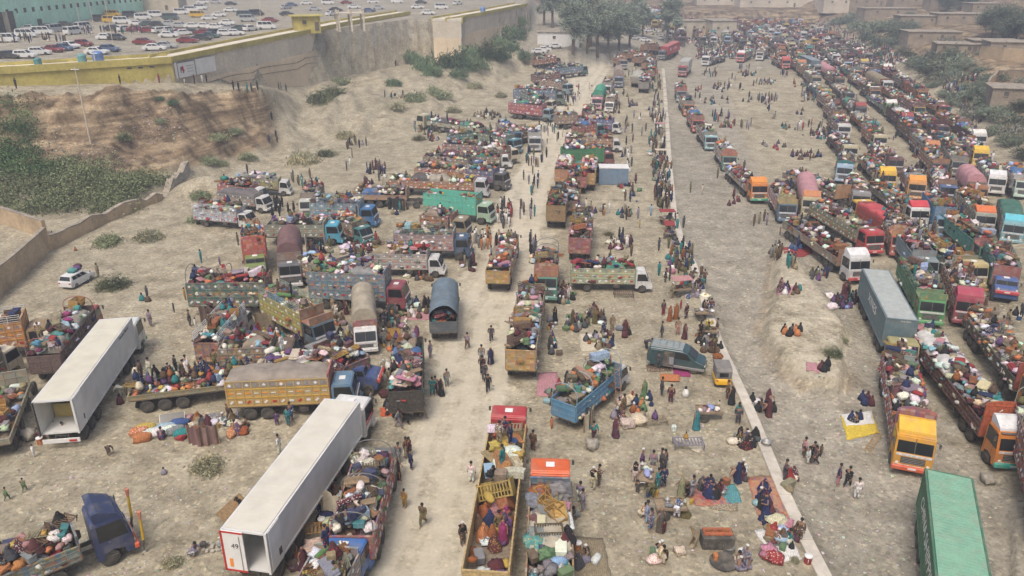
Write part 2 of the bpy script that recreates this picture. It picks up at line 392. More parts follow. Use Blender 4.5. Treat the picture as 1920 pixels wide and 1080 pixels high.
    # stains, damp patches, pale scraped spots
    st = ramp_n(N, noise_n(N, .22, 7, rough=.7).outputs[0], [(.57, (1, 1, 1)), (.70, (.60, .575, .53))])
    cr_ = mix_n(N, c, big.outputs[0], .0)
    c = mix_n(N, c, st.outputs[0], .8, 'MULTIPLY')
    c = mix_n(N, c, ramp_n(N, big.outputs[0], [(.35, (.87, .87, .85)), (.65, (1.06, 1.05, 1.02))]).outputs[0], 1., 'MULTIPLY')
    c = mix_n(N, c, ramp_n(N, fine.outputs[0], [(.3, (.62, .62, .61)), (.5, (1, 1, 1)), (.7, (1.3, 1.29, 1.26))]).outputs[0], 1., 'MULTIPLY')
    vor = N.nodes.new('ShaderNodeTexVoronoi'); vor.inputs['Scale'].default_value = 4.; tc = N.nodes.new('ShaderNodeTexCoord'); L.new(tc.outputs['Object'], vor.inputs['Vector'])
    sv = N.nodes.new('ShaderNodeSeparateColor'); L.new(vor.outputs['Color'], sv.inputs[0])
    peb = ramp_n(N, sv.outputs[0], [(.0, (.72, .72, .72)), (.12, (1, 1, 1)), (.86, (1, 1, 1)), (.93, (1.45, 1.42, 1.36))], 'CONSTANT')
    c = mix_n(N, c, peb.outputs[0], .75, 'MULTIPLY')
    rs = noise_n(N, .9, 5); rc = mix_n(N, c, ramp_n(N, rs.outputs[0], [(.35, (.47, .42, .325)), (.65, (.56, .51, .40))]).outputs[0], .72); c = mix_n(N, c, rc, road)
    L.new(c, bs.inputs['Base Color']); bs.inputs['Roughness'].default_value = .95; bs.inputs['Specular IOR Level'].default_value = .15
    bump_n(N, bs, fine.outputs[0], .7, .12)
    me.materials.append(m)
    structure(link('ground', me))
build_ground()
HAZE = .00095
# ================================================================ people
def skin_mesh(V, E, R, root=0, sub=1, m=M_skin, extra=None):
    me = bpy.data.meshes.new('t'); me.from_pydata(V, E, []); o = bpy.data.objects.new('t', me); COL.objects.link(o)
    sm = o.modifiers.new('s', 'SKIN'); sm.branch_smoothing = .6
    if sub: o.modifiers.new('u', 'SUBSURF').levels = sub
    for i, r in enumerate(R):
        me.skin_vertices[0].data[i].radius = r if isinstance(r, tuple) else (r, r)
        me.skin_vertices[0].data[i].use_root = (i == root)
    dg = bpy.context.evaluated_depsgraph_get(); dg.update()
    ev = o.evaluated_get(dg); out = bpy.data.meshes.new_from_object(ev); bpy.data.objects.remove(o)
    out.materials.clear(); out.materials.append(m)
    if extra:
        bm = bmesh.new(); bm.from_mesh(out)
        vmap = [bm.verts.new(v) for v in extra.v]
        for f in extra.f:
            try: bm.faces.new([vmap[i] for i in f])
            except ValueError: pass
        bm.to_mesh(out); bm.free()
    for p in out.polygons: p.use_smooth = True
    return out
def lerp(a, b, t): return tuple(a[i]+(b[i]-a[i])*t for i in range(3))
POSES = {}     # joints: pelvis, chest, neck, head, (shoulder, elbow, hand)x2, (hip, knee, ankle)x2 ; faces +X
POSES['stand'] = dict(pel=(0,0,.93), ch=(.0,0,1.28), nk=(.0,0,1.46), hd=(.02,0,1.6), arm=[((0,.19,1.4),(-.02,.26,1.13),(.06,.27,.88)),((0,-.19,1.4),(-.02,-.26,1.13),(.06,-.27,.88))], leg=[((0,.1,.9),(.02,.11,.5),(0,.11,.08)),((0,-.1,.9),(.02,-.11,.5),(-.02,-.12,.08))])
POSES['walk'] = dict(pel=(0,0,.92), ch=(.03,0,1.27), nk=(.05,0,1.45), hd=(.08,0,1.59), arm=[((.02,.19,1.39),(.1,.26,1.14),(.26,.25,.96)),((.02,-.19,1.39),(-.12,-.26,1.15),(-.16,-.27,.9))], leg=[((0,.1,.9),(.0,.1,.5),(-.3,.1,.14)),((0,-.1,.9),(.22,-.1,.52),(.26,-.1,.08))])
POSES['talk'] = dict(pel=(0,0,.93), ch=(-.01,0,1.28), nk=(.01,0,1.46), hd=(.04,0,1.6), arm=[((0,.19,1.4),(.0,.27,1.13),(.25,.14,1.1)),((0,-.19,1.4),(.02,-.27,1.13),(.27,-.1,1.2))], leg=[((0,.1,.9),(.04,.12,.5),(.02,.15,.08)),((0,-.1,.9),(.02,-.12,.5),(-.05,-.15,.08))])
POSES['bend'] = dict(pel=(-.1,0,.85), ch=(.22,0,1.05), nk=(.36,0,1.08), hd=(.46,0,1.1), arm=[((.28,.18,1.02),(.4,.24,.78),(.5,.16,.56)),((.28,-.18,1.02),(.42,-.22,.78),(.52,-.14,.56))], leg=[((-.1,.1,.83),(-.02,.12,.46),(-.05,.13,.08)),((-.1,-.1,.83),(.05,-.12,.46),(.05,-.13,.08))])
POSES['sit'] = dict(pel=(0,0,.16), ch=(.06,0,.5), nk=(.1,0,.67), hd=(.15,0,.8), arm=[((.06,.18,.62),(.16,.27,.38),(.33,.2,.3)),((.06,-.18,.62),(.16,-.27,.38),(.33,-.2,.3))], leg=[((.02,.12,.15),(.36,.33,.2),(.36,-.03,.08)),((.02,-.12,.15),(.36,-.33,.2),(.42,.05,.1))])
POSES['squat'] = dict(pel=(-.08,0,.3), ch=(.12,0,.58), nk=(.2,0,.74), hd=(.28,0,.85), arm=[((.12,.18,.7),(.3,.26,.52),(.46,.14,.42)),((.12,-.18,.7),(.3,-.26,.52),(.46,-.14,.42))], leg=[((-.06,.12,.28),(.3,.2,.5),(.06,.17,.08)),((-.06,-.12,.28),(.3,-.2,.5),(.06,-.17,.08))])
def human(pose):
    p = POSES[pose]; V = [p['pel'], lerp(p['pel'], p['ch'], .5), p['ch'], p['nk'], p['hd']]; hd = Vector(p['hd'])
    up = (hd-Vector(p['nk'])).normalized(); V.append(tuple(hd+up*.1)); R = [.12, .11, .125, .055, .085, .06]
    E = [(0, 1), (1, 2), (2, 3), (3, 4), (4, 5)]
    for a in p['arm']:
        i = len(V); V += [a[0], a[1], a[2]]; R += [.055, .042, .03]; E += [(2, i), (i, i+1), (i+1, i+2)]
    for l in p['leg']:
        i = len(V); k, an = Vector(l[1]), Vector(l[2]); toe = an+Vector((.17, 0, -.03))
        V += [l[0], l[1], l[2], tuple(toe)]; R += [.085, .06, .04, .032]; E += [(0, i), (i, i+1), (i+1, i+2), (i+2, i+3)]
    x = MB()
    for a in p['arm']:       # palm and five fingers
        h = Vector(a[2]); d = (h-Vector(a[1])).normalized(); side = d.cross(Vector((1, 0, 0))).normalized(); c = d.cross(side)
        x.tube([h-d*.01, h+d*.05, h+d*.09], [.03, .04, .036], M_skin, 6)
        for k, ln in enumerate((.062, .075, .07, .055)):
            b = h+d*.085+side*(-.028+.019*k)
            x.tube([b, b+d*ln*.55+c*.012, b+d*ln+c*.035], [.010, .009, .006], M_skin, 4)
        x.tube([h+d*.02-side*.03, h+d*.06-side*.06, h+d*.085-side*.058+c*.02], [.013, .011, .007], M_skin, 4)
    f = hd+up*.03
    x.tube([f+Vector((.07, 0, .015)), f+Vector((.115, 0, -.02)), f+Vector((.085, 0, -.035))], [.012, .018, .012], M_skin, 4)   # nose
    for s in (-1, 1): x.tube([f+Vector((-.01, s*.08, .02)), f+Vector((-.01, s*.1, -.02))], [.02, .012], M_skin, 4)               # ears
    body = skin_mesh(V, E, R, extra=x)
    # tunic over the trunk and the arms; its skirt hangs to the knee
    TV = [lerp(p['ch'], p['nk'], .6), p['ch'], lerp(p['pel'], p['ch'], .4), p['pel']]; TR = [.10, (.17, .15), (.165, .14), (.17, .15)]
    TE = [(0, 1), (1, 2), (2, 3)]
    if pose in ('stand', 'walk', 'talk', 'bend'):
        kn = (Vector(p['leg'][0][1])+Vector(p['leg'][1][1]))/2; TV += [lerp(p['pel'], kn, .5), tuple(kn+Vector((0, 0, .03)))]; TR += [(.19, .17), (.22, .2)]; TE += [(3, 4), (4, 5)]
    else:
        for l in p['leg']:
            i = len(TV); TV += [lerp(p['pel'], l[1], .5), l[1]]; TR += [.14, .11]; TE += [(3, i), (i, i+1)]
    for a in p['arm']:
        i = len(TV); TV += [a[0], a[1], lerp(a[1], a[2], .88)]; TR += [.085, .07, .055]; TE += [(1, i), (i, i+1), (i+1, i+2)]
    tun = skin_mesh(TV, TE, TR, root=1, m=M_cloth)
    PV, PR, PE = [p['pel']], [.15], []
    for l in p['leg']:
        i = len(PV); PV += [l[0], l[1], lerp(l[1], l[2], .85)]; PR += [.11, .095, .075]; PE += [(0, i), (i, i+1), (i+1, i+2)]
    trs = skin_mesh(PV, PE, PR, m=M_cloth)
    h = MB(); h.lathe([(.02, .125), (.07, .11), (.1, .07), (.108, .02), (.095, -.03)], M_hair, 10, hd+Vector((-.012, 0, .03)))
    hair = h.mesh('hair', True)
    k = MB(); k.lathe([(.02, .15), (.085, .148), (.1, .13), (.106, .07)], M_cloth, 12, hd+Vector((0, 0, .03)))
    capm = k.mesh('cap', True)
    VV = [lerp(p['ch'], p['nk'], .55), p['ch'], lerp(p['pel'], p['ch'], .3)]
    vest = skin_mesh(VV, [(0, 1), (1, 2)], [.12, (.19, .17), (.185, .165)], root=1, m=M_cloth)
    return dict(body=body, tunic=tun, trousers=trs, hair=hair, cap=capm, vest=vest)
def cloak_mesh(kind, seed):
    """long veil or burqa falling in folds from the crown of the head"""
    rnd = random.Random(seed); b = MB(); n = 20; f0 = rnd.random()*6
    if kind == 'stand': prof = [(.02,1.62,.02),(.085,1.58,.03),(.11,1.49,.03),(.12,1.4,.01),(.19,1.3,0),(.23,1.1,.02),(.22,.85,.02),(.24,.5,.02),(.28,.2,.0),(.3,.06,-.02)]
    else: prof = [(.02,.93,.16),(.085,.9,.16),(.12,.8,.15),(.14,.7,.12),(.23,.58,.1),(.3,.4,.13),(.38,.22,.16),(.46,.06,.18),(.47,.0,.18)]
    vs = []
    for i, (r, z, x0) in enumerate(prof):
        amp = .09*i/len(prof)
        for k in range(n):
            a = 2*math.pi*k/n; q = r*(1+amp*math.sin(a*5+f0)+amp*.7*math.sin(a*9+f0*2+i*.3)); vs.append((x0+q*math.cos(a)*.92, q*math.sin(a)*1.05, z))
    fs = [(i*n+(k+1) % n, i*n+k, (i+1)*n+k, (i+1)*n+(k+1) % n) for i in range(len(prof)-1) for k in range(n)]+[tuple(range(n))]
    b.add(vs, fs, M_cloth); return b.mesh('veil', True)
HUM = {k: human(k) for k in POSES}
VEIL = {k: [cloak_mesh(k, s) for s in range(3)] for k in ('stand', 'sit')}
PAL = {'white': (.74,.72,.68), 'cream': (.6,.53,.4), 'grey': (.22,.22,.22), 'dark grey': (.07,.07,.075), 'black': (.018,.018,.02), 'brown': (.12,.075,.045),
       'khaki': (.27,.22,.14), 'olive': (.13,.12,.05), 'navy blue': (.02,.03,.09), 'blue': (.05,.1,.24), 'pale blue': (.3,.42,.55), 'teal': (.03,.2,.2), 'green': (.12,.2,.09),
       'maroon': (.10,.028,.035), 'red': (.3,.04,.04), 'orange': (.5,.19,.07), 'yellow': (.5,.36,.08), 'pink': (.48,.24,.26), 'purple': (.12,.06,.16), 'lilac grey': (.26,.23,.28), 'magenta': (.3,.04,.14), 'ochre': (.38,.22,.05), 'rust brown': (.28,.1,.03), 'turquoise': (.1,.3,.3)}
MENC = ['brown','grey','dark grey','khaki','black','white','cream','navy blue','brown','dark grey','lilac grey','olive','teal','black']
WOMC = ['black','navy blue','black','maroon','brown','navy blue','rust brown','red','black','olive','purple','maroon','dark grey','teal','brown','lilac grey','khaki']
NP = 0; CROWD = []          # crowd: (matrix, dress, pose-kind) of people beyond the three hundred that show largest
PEOPLE = []                 # candidates gathered first, then the 300 largest become things
def person(loc, pose='stand', col='brown', rz=None, trs=None, size=1., vest=None, cap=None, place='', extra='', woman=False, child=False):
    if rz is None: rz = random.random()*6.28
    PEOPLE.append(dict(loc=Vector(loc), pose=pose, col=col, rz=rz, trs=trs, size=size*(.62 if child else 1), vest=vest, cap=cap, place=place, extra=extra, woman=woman, child=child))
POSEW = {'stand': 'standing', 'walk': 'walking', 'talk': 'standing with hands raised', 'bend': 'bending forward', 'sit': 'sitting', 'squat': 'squatting'}
def make_person(d):
    kind = 'child' if d['child'] else 'person'
    if d['woman']: stem = f"person in {d['col']} veil {'sitting' if d['pose'] in ('sit','squat') else 'standing'}"
    else:
        stem = f"{kind} in {d['col']} tunic"+(f" and {d['vest']} vest" if d['vest'] else '')+(' and white cap' if d['cap'] else '')+' '+POSEW[d['pose']]
    if d['extra']: stem += ' '+d['extra']
    t = thing('person', d['loc'], d['rz'], 'person', stem, d['place'], 'people of the camp'); s = d['size']; t.scale = (s, s, s*random.uniform(.97, 1.04))
    H = HUM[d['pose']]; c = PAL[d['col']]; j = lambda c: tuple(max(.01, v*random.uniform(.88, 1.12)) for v in c)
    link('body', H['body'], t)
    if d['woman']:
        link('veil', VEIL['sit' if d['pose'] in ('sit', 'squat') else 'stand'][random.randrange(3)], t, color=j(c)); return t
    link('tunic', H['tunic'], t, color=j(c)); link('trousers', H['trousers'], t, color=j(PAL[d['trs']] if d['trs'] else c))
    if d['cap']: link('cap', H['cap'], t, color=(.7, .69, .66))
    else: link('hair', H['hair'], t)
    if d['vest']: link('vest', H['vest'], t, color=j(PAL[d['vest']]))
    return t
# ================================================================ masses of small goods merged into one mesh
class Mass:
    def __init__(s): s.V = []; s.F = []; s.C = []; s.n = 0; s.S = []
    def add(s, V, F, M, col):       # V (n,3), F (m,4) with -1 for triangles
        P = V @ np.array(M.to_3x3()).T + np.array(M.translation); s.V.append(P); s.F.append(np.where(F >= 0, F+s.n, -1)); s.C.append(np.tile(np.array(col, 'f'), (len(F), 1))); s.n += len(V)
    def build(s, name, mt, label, cat, smooth=False):
        V = np.concatenate(s.V); F = np.concatenate(s.F); C = np.concatenate(s.C); ln = (F >= 0).sum(1)
        me = bpy.data.meshes.new(name); me.vertices.add(len(V)); me.vertices.foreach_set('co', V.astype('f').ravel())
        flat = F.ravel(); flat = flat[flat >= 0]; me.loops.add(len(flat)); me.loops.foreach_set('vertex_index', flat.astype('i'))
        me.polygons.add(len(F)); st = np.concatenate([[0], np.cumsum(ln)[:-1]]); me.polygons.foreach_set('loop_start', st.astype('i')); me.polygons.foreach_set('loop_total', ln.astype('i'))
        me.update(calc_edges=True); me.validate()
        at = me.color_attributes.new('Col', 'FLOAT_COLOR', 'CORNER'); cc = np.repeat(np.c_[C, np.ones(len(C))], ln, 0); at.data.foreach_set('color', cc.astype('f').ravel())
        if smooth: me.polygons.foreach_set('use_smooth', [True]*len(F))
        me.materials.append(mt); o = link(name, me); o['kind'] = 'stuff'; o['label'] = label; o['category'] = cat; return o
def arr(b):
    V = np.array(b.v, float); F = np.array([list(f)+[-1]*(4-len(f)) for f in b.f if len(f) <= 4]+sum([[[f[0], f[i], f[i+1], -1] for i in range(1, len(f)-1)] for f in b.f if len(f) > 4], []), int); return V, F
def blob(seed, n=8, rings=5, sx=1, sy=1, sz=.62, knot=True, amp=.34):
    rnd = random.Random(seed); b = MB(); off = Vector((rnd.random()*50,)*3); vs = []
    for i in range(rings+1):
        ph = math.pi*i/rings
        for k in range(n):
            a = 2*math.pi*k/n; d = Vector((math.sin(ph)*math.cos(a), math.sin(ph)*math.sin(a), math.cos(ph)))
            r = 1+amp*noise.noise(d*1.6+off)*2+amp*.8*noise.noise(d*3.6+off); e = 1 if seed % 2 else .62; d2 = Vector([math.copysign(abs(q)**e, q) for q in d]); p = d2*r*(.5 if seed % 2 else .42); p.z = max(p.z, -.36)
            if knot and i == 0: p.z += .16
            vs.append((p.x*sx, p.y*sy, (p.z+.36)*sz))
    fs = [(i*n+(k+1) % n, i*n+k, (i+1)*n+k, (i+1)*n+(k+1) % n) for i in range(rings) for k in range(n)]
    b.add(vs, fs, M_cloth); return b
def goods_protos():
    G_ = {}
    G_['bundle'] = [blob(i, 12, 8) for i in range(5)]; G_['sack'] = [blob(20+i, 12, 8, 1.35, .75, .6, False, .14) for i in range(4)]
    def crate(i):
        b = MB(); d = [(.8,.5,.45),(.6,.5,.6),(1.1,.5,.5),(.7,.7,.4)][i]; b.box((0,0,d[2]/2), d, M_wood, bev=.03)
        for x in (-.3, .3): b.box((x*d[0], 0, d[2]/2), (.05, d[1]+.03, d[2]+.03), M_wood)
        b.box((0, 0, d[2]*.8), (d[0]+.02, d[1]+.02, .03), M_wood); return b
    G_['trunk'] = [crate(i) for i in range(4)]
    def quilt(i):
        b = MB(); b.box((0,0,.09), (1.75,.85,.18), M_cloth, bev=.06)
        if i: b.box((.05,.02,.24), (1.65,.8,.13), M_cloth, bev=.05, rz=.06)
        return b
    G_['mattress'] = [quilt(0), quilt(1)]
    def roll(i):
        b = MB(); b.lathe([(.05,-.8),(.2,-.8),(.22,-.3),(.2,0),(.23,.4),(.19,.8),(.05,.8)], M_cloth, 10, axis='Y', c=(0,0,.2)); return b
    G_['rolled rug'] = [roll(0)]
    def can():
        b = MB(); b.box((0,0,.2), (.3,.22,.4), M_cloth, bev=.04); b.lathe([(.04,.4),(.04,.47)], M_cloth, 8, (.09,0,0)); b.tube([(-.1,0,.4),(-.1,0,.46),(.04,0,.46),(.04,0,.4)], .015, M_cloth, 4); return b
    G_['jerrycan'] = [can()]
    def bed():
        b = MB()
        for x in (-.9,.9):
            for y in (-.42,.42): b.tube([(x,y,0),(x,y,.5)], [.03,.045], M_wood, 6)
            b.tube([(x,-.42,.42),(x,.42,.42)], .035, M_wood, 6)
        for y in (-.42,.42): b.tube([(-.9,y,.42),(.9,y,.42)], .035, M_wood, 6)
        for k in range(9): b.box((-.8+.2*k,0,.43), (.09,.8,.012), M_wood)
        return b
    G_['charpoy'] = [bed()]
    def pot():
        b = MB(); b.lathe([(.12,0),(.26,.05),(.3,.16),(.27,.3),(.31,.32),(.28,.31),(.24,.17),(.1,.06)], M_steel, 14); return b
    G_['cooking pot'] = [pot()]
    def chair():
        b = MB(); b.box((0,0,.44), (.45,.45,.04), M_cloth, bev=.01); b.box((-.2,0,.72), (.04,.42,.42), M_cloth, ry=-.15, bev=.01)
        for x in (-.19,.19):
            for y in (-.19,.19): b.tube([(x,y,.43),(x*1.15,y*1.15,0)], .02, M_cloth, 5)
        return b
    def crib():
        b = MB()
        for y in (-.4,.4):
            for z in (.05,.75): b.box((0,y,z), (1.7,.05,.07), M_wood)
            for k in range(11): b.box((-.8+.16*k,y,.4), (.06,.03,.7), M_wood)
        for x in (-.85,.85): b.box((x,0,.42), (.06,.86,.84), M_wood)
        b.box((0,0,.3), (1.65,.78,.05), M_wood); return b
    def cup():
        b = MB(); b.box((0,0,.3), (1.7,.8,.6), M_wood, bev=.02)
        for x in (-.42,.42): b.box((x,0,.605), (.76,.68,.03), M_wood, bev=.01); b.box((x*.3,0,.63), (.04,.16,.03), M_steel)
        return b
    def tin():
        b = MB(); b.box((0,0,.22), (.85,.5,.42), M_paint, bev=.03); b.box((0,0,.45), (.89,.54,.06), M_paint, bev=.02); b.box((0,-.26,.3), (.12,.03,.14), M_steel); return b
    def timber():
        b = MB()
        for k in range(9): b.box(((k % 3-1)*.12, -.1+.07*k, .06+.07*(k//3)), (2.6+.2*(k % 2), .08, .07), M_wood, rz=.05*(k % 3-1))
        return b
    G_['timber'] = [timber()]
    G_['chair'] = [chair()]; G_['crib'] = [crib()]; G_['cupboard'] = [cup()]; G_['tin box'] = [tin()]
    def drum():
        b = MB(); b.lathe([(.17,0),(.18,.02),(.18,.34),(.2,.36),(.2,.4)], M_cloth, 12); b.lathe([(.2,.4),(.2,.44),(.12,.47),(.05,.5)], M_white, 12); b.tube([(.2,0,.36),(.25,0,.25),(.2,0,.12)], .015, M_white, 4); return b
    G_['water cooler'] = [drum()]
    return G_
GP = goods_protos(); GM = {k: [b.mesh(k.replace(' ', '_'), k in ('bundle', 'sack', 'rolled rug', 'cooking pot')) for b in v] for k, v in GP.items()}
GA = {k: [arr(b) for b in v] for k, v in GP.items()}
LOWA = {'blob': [arr(blob(40+i, 6, 4, amp=.3)) for i in range(4)], 'box': [arr(MB().box((0,0,.25), (.8,.55,.5), M_wood))], 'flat': [arr(MB().box((0,0,.06), (1.5,.8,.14), M_wood))]}
GCAT = {'bundle': ('cloth_bundle', 'bundle'), 'sack': ('stuffed_sack', 'sack'), 'trunk': ('storage_trunk', 'trunk'), 'mattress': ('folded_quilt', 'quilt'), 'rolled rug': ('rolled_rug', 'rug'), 'jerrycan': ('jerrycan', 'jerrycan'), 'charpoy': ('rope_bed', 'bed'), 'timber': ('timber_stack', 'timber'), 'chair': ('chair', 'chair'), 'crib': ('slatted_crib', 'crib'), 'cupboard': ('cupboard', 'cupboard'), 'tin box': ('tin_box', 'box'), 'cooking pot': ('cooking_pot', 'pot'), 'water cooler': ('water_cooler', 'water cooler')}
GPAL = {'bundle': ['white','white','cream','white','white','cream','grey','khaki','red','pink','orange','maroon','maroon','pale blue','green','khaki','navy blue','grey','brown','dark grey','rust brown','lilac grey','red'],
        'sack': ['white','white','cream','cream','grey','orange','khaki','pale blue'], 'trunk': ['brown','brown','rust brown','navy blue','grey','khaki','green'],
        'mattress': ['maroon','cream','red','pink','navy blue','grey','brown','khaki','lilac grey'], 'rolled rug': ['maroon','red','khaki','brown','green'], 'jerrycan': ['yellow','yellow','blue','white'], 'charpoy': ['khaki','brown','rust brown'], 'cooking pot': ['grey'], 'timber': ['khaki','brown','ochre','rust brown'], 'chair': ['red','white','brown','green','blue'], 'crib': ['ochre','brown'], 'cupboard': ['khaki','brown','ochre','white','rust brown','pale blue'], 'tin box': ['navy blue','grey','green','maroon','brown','teal'], 'water cooler': ['orange','red','blue']}
GOODS = []      # dicts; the 300 largest of each kind become things
def goods(kind, loc, col=None, rz=None, s=1., place='', tilt=0., extra=''):
    GOODS.append(dict(kind=kind, loc=Vector(loc), col=col or random.choice(GPAL[kind]), rz=random.random()*6.28 if rz is None else rz, s=s, place=place, tilt=tilt, extra=extra, v=random.randrange(9)))
SZ = {'timber': 1.8, 'chair': .6, 'crib': 1.3, 'cupboard': 1.2, 'tin box': .7, 'bundle': .8, 'sack': .8, 'trunk': .8, 'mattress': 1.2, 'rolled rug': 1.2, 'jerrycan': .4, 'charpoy': 1.3, 'cooking pot': .5, 'water cooler': .5}
def C_(n, k=1.): return tuple(v*k for v in PAL[n])
def settle_goods():
    ms = Mass(); tot = 0
    for kind in GP:
        L = [g for g in GOODS if g['kind'] == kind]; L.sort(key=lambda g: proj(g['loc'])[2]/(g['s']))
        vis = []
        for g in L:
            px, py, zc = proj(g['loc']); (vis if (-25 < px < 1945 and -20 < py < 1100 and len(vis) < 300 and SZ[kind]*g['s']*FPX/zc > 7.5) else ms.__dict__.setdefault('rest', [])).append(g)
        nm, cat = GCAT[kind]
        for g in vis:
            M = GM[kind]; o = link(nm, M[g['v'] % len(M)], None, g['loc'], g['rz'], tuple(v*random.uniform(.85, 1.12) for v in PAL[g['col']]))
            o.rotation_euler = (g['tilt'], g['tilt']*.6, g['rz']); o.scale = (g['s'],)*3
            kw = {'bundle': 'cloth bundle', 'sack': 'sack', 'trunk': 'wooden trunk', 'mattress': 'quilt', 'charpoy': 'rope bed', 'rolled rug': 'rug roll', 'timber': 'timber stack'}.get(kind, kind)
            colw = {'grey': 'steel'}.get(g['col'], g['col']) if kind == 'cooking pot' else g['col']
            tag(o, cat, f"{colw} {kw}"+(' '+g['extra'] if g['extra'] else ''), g['place'], {'bundle': 'cloth bundles heaped on trucks and ground', 'sack': 'stuffed sacks of belongings'}.get(kind, kw+'s among the belongings'))
    rest = ms.__dict__.get('rest', [])
    for g in rest:
        px, py, zc = proj(g['loc'])
        if not (-120 < px < 2040 and -30 < py < 1200): continue
        M = Matrix.Translation(g['loc']) @ Matrix.Rotation(g['rz'], 4, 'Z') @ Matrix.Rotation(g['tilt'], 4, 'X') @ Matrix.Scale(g['s'], 4)
        if zc > 110 and kind_low.get(g['kind']): A = LOWA[kind_low[g['kind']]]
        else: A = GA[g['kind']]
        V, F = A[g['v'] % len(A)]; ms.add(V, F, M, tuple(v*random.uniform(.8, 1.15) for v in PAL[g['col']]))
    if ms.V: ms.build('heaped_belongings', M_attr, 'thousands of small bundles, sacks and boxes heaped on the more distant trucks', 'luggage')
kind_low = {'timber': 'flat', 'cupboard': 'flat', 'crib': 'box', 'tin box': 'box', 'chair': 'box', 'bundle': 'blob', 'sack': 'blob', 'trunk': 'box', 'mattress': 'flat', 'charpoy': 'flat', 'rolled rug': 'blob'}
def crowd_proto(pose, wide):
    b = MB()
    if pose == 'sit':
        b.lathe([(.34,0),(.3,.25),(.2,.5),(.09,.64)], M_cloth, 6); b.lathe([(.05,.62),(.1,.68),(.11,.78),(.06,.88)], M_hair, 6)
    else:
        b.lathe([(.09,0),(.12,.35),(.18 if not wide else .26,.5),(.19,.95),(.22,1.35),(.08,1.47)], M_cloth, 6, sx=.7); b.lathe([(.05,1.45),(.1,1.53),(.1,1.64),(.05,1.72)], M_hair, 6)
    return b
def settle_people():
    P = PEOPLE; P.sort(key=lambda d: proj(d['loc'])[2]/(d['size']*(1 if d['pose'] not in ('sit', 'squat') else .7)))
    n = 0; ms = Mass(); A = {('sit', 0): crowd_proto('sit', 0), ('st', 0): crowd_proto('st', 0), ('st', 1): crowd_proto('st', 1)}; far = []
    for d in P:
        px, py, zc = proj(d['loc'])
        if not (-40 < px < 1960 and -20 < py < 1130): continue
        if n < 300 and -5 < px < 1925 and py < 1090: make_person(d); n += 1
        else: far.append(d)
    for d in far:
        b = A[('sit' if d['pose'] in ('sit', 'squat') else 'st', 0 if d['pose'] in ('sit', 'squat') else int(d['woman']))]; V, F = arr(b)
        M = Matrix.Translation(d['loc']) @ Matrix.Rotation(d['rz'], 4, 'Z') @ Matrix.Scale(d['size'], 4)
        nf = len(F); o = ms.n; c = PAL[d['col']]
        ms.add(V, F, M, c); z = V[F[:, 0], 2]; thr = .6 if d['pose'] in ('sit', 'squat') else 1.45
        cc = ms.C[-1]; hd = V[F[:, :3], 2].mean(1) > thr+.03; cc[hd] = (.02, .018, .016) if not d['woman'] else c
        if not d['cap'] is None and d['cap']: cc[hd] = (.6, .6, .57)
    if ms.V: ms.build('crowd', M_attr, 'hundreds of small distant people standing and sitting between the trucks', 'crowd')
    print('people', n, len(far))
# ================================================================ vehicles
def wheel_meshes(r=.52, w=.3):
    def f():
        t = MB(); t.lathe([(r*.6,-w/2),(r*.95,-w/2),(r,-w*.36),(r,w*.36),(r*.95,w/2),(r*.6,w/2)], M_tyre, 20, axis='Y')
        for k in range(20):
            a = 2*math.pi*k/20; t.box((math.cos(a)*r, 0, math.sin(a)*r), (.03, w*.7, .05), M_tyre, ry=-a)
        q = MB(); q.lathe([(r*.1,-w*.3),(r*.6,-w*.25),(r*.6,w*.25),(r*.45,w*.3),(r*.42,w*.12),(r*.2,w*.12),(r*.18,w*.4),(.02,w*.42)], M_rim, 16, axis='Y')
        for k in range(8):
            a = 2*math.pi*k/8; q.lathe([(.022,w*.12),(.022,w*.2)], M_dark, 5, (math.cos(a)*r*.32, 0, math.sin(a)*r*.32), axis='Y')
        return t.mesh('tyre', True), q.mesh('rim')
    return cached(('wheel', r, w), f)
def wheel(parent, x, y, r=.52, w=.3):
    tm, rm = wheel_meshes(r, w); o = link('wheel', tm, parent, (x, y, r)); q = link('rim', rm, o)
    if y < 0: q.rotation_euler = (0, 0, math.pi)
    return o
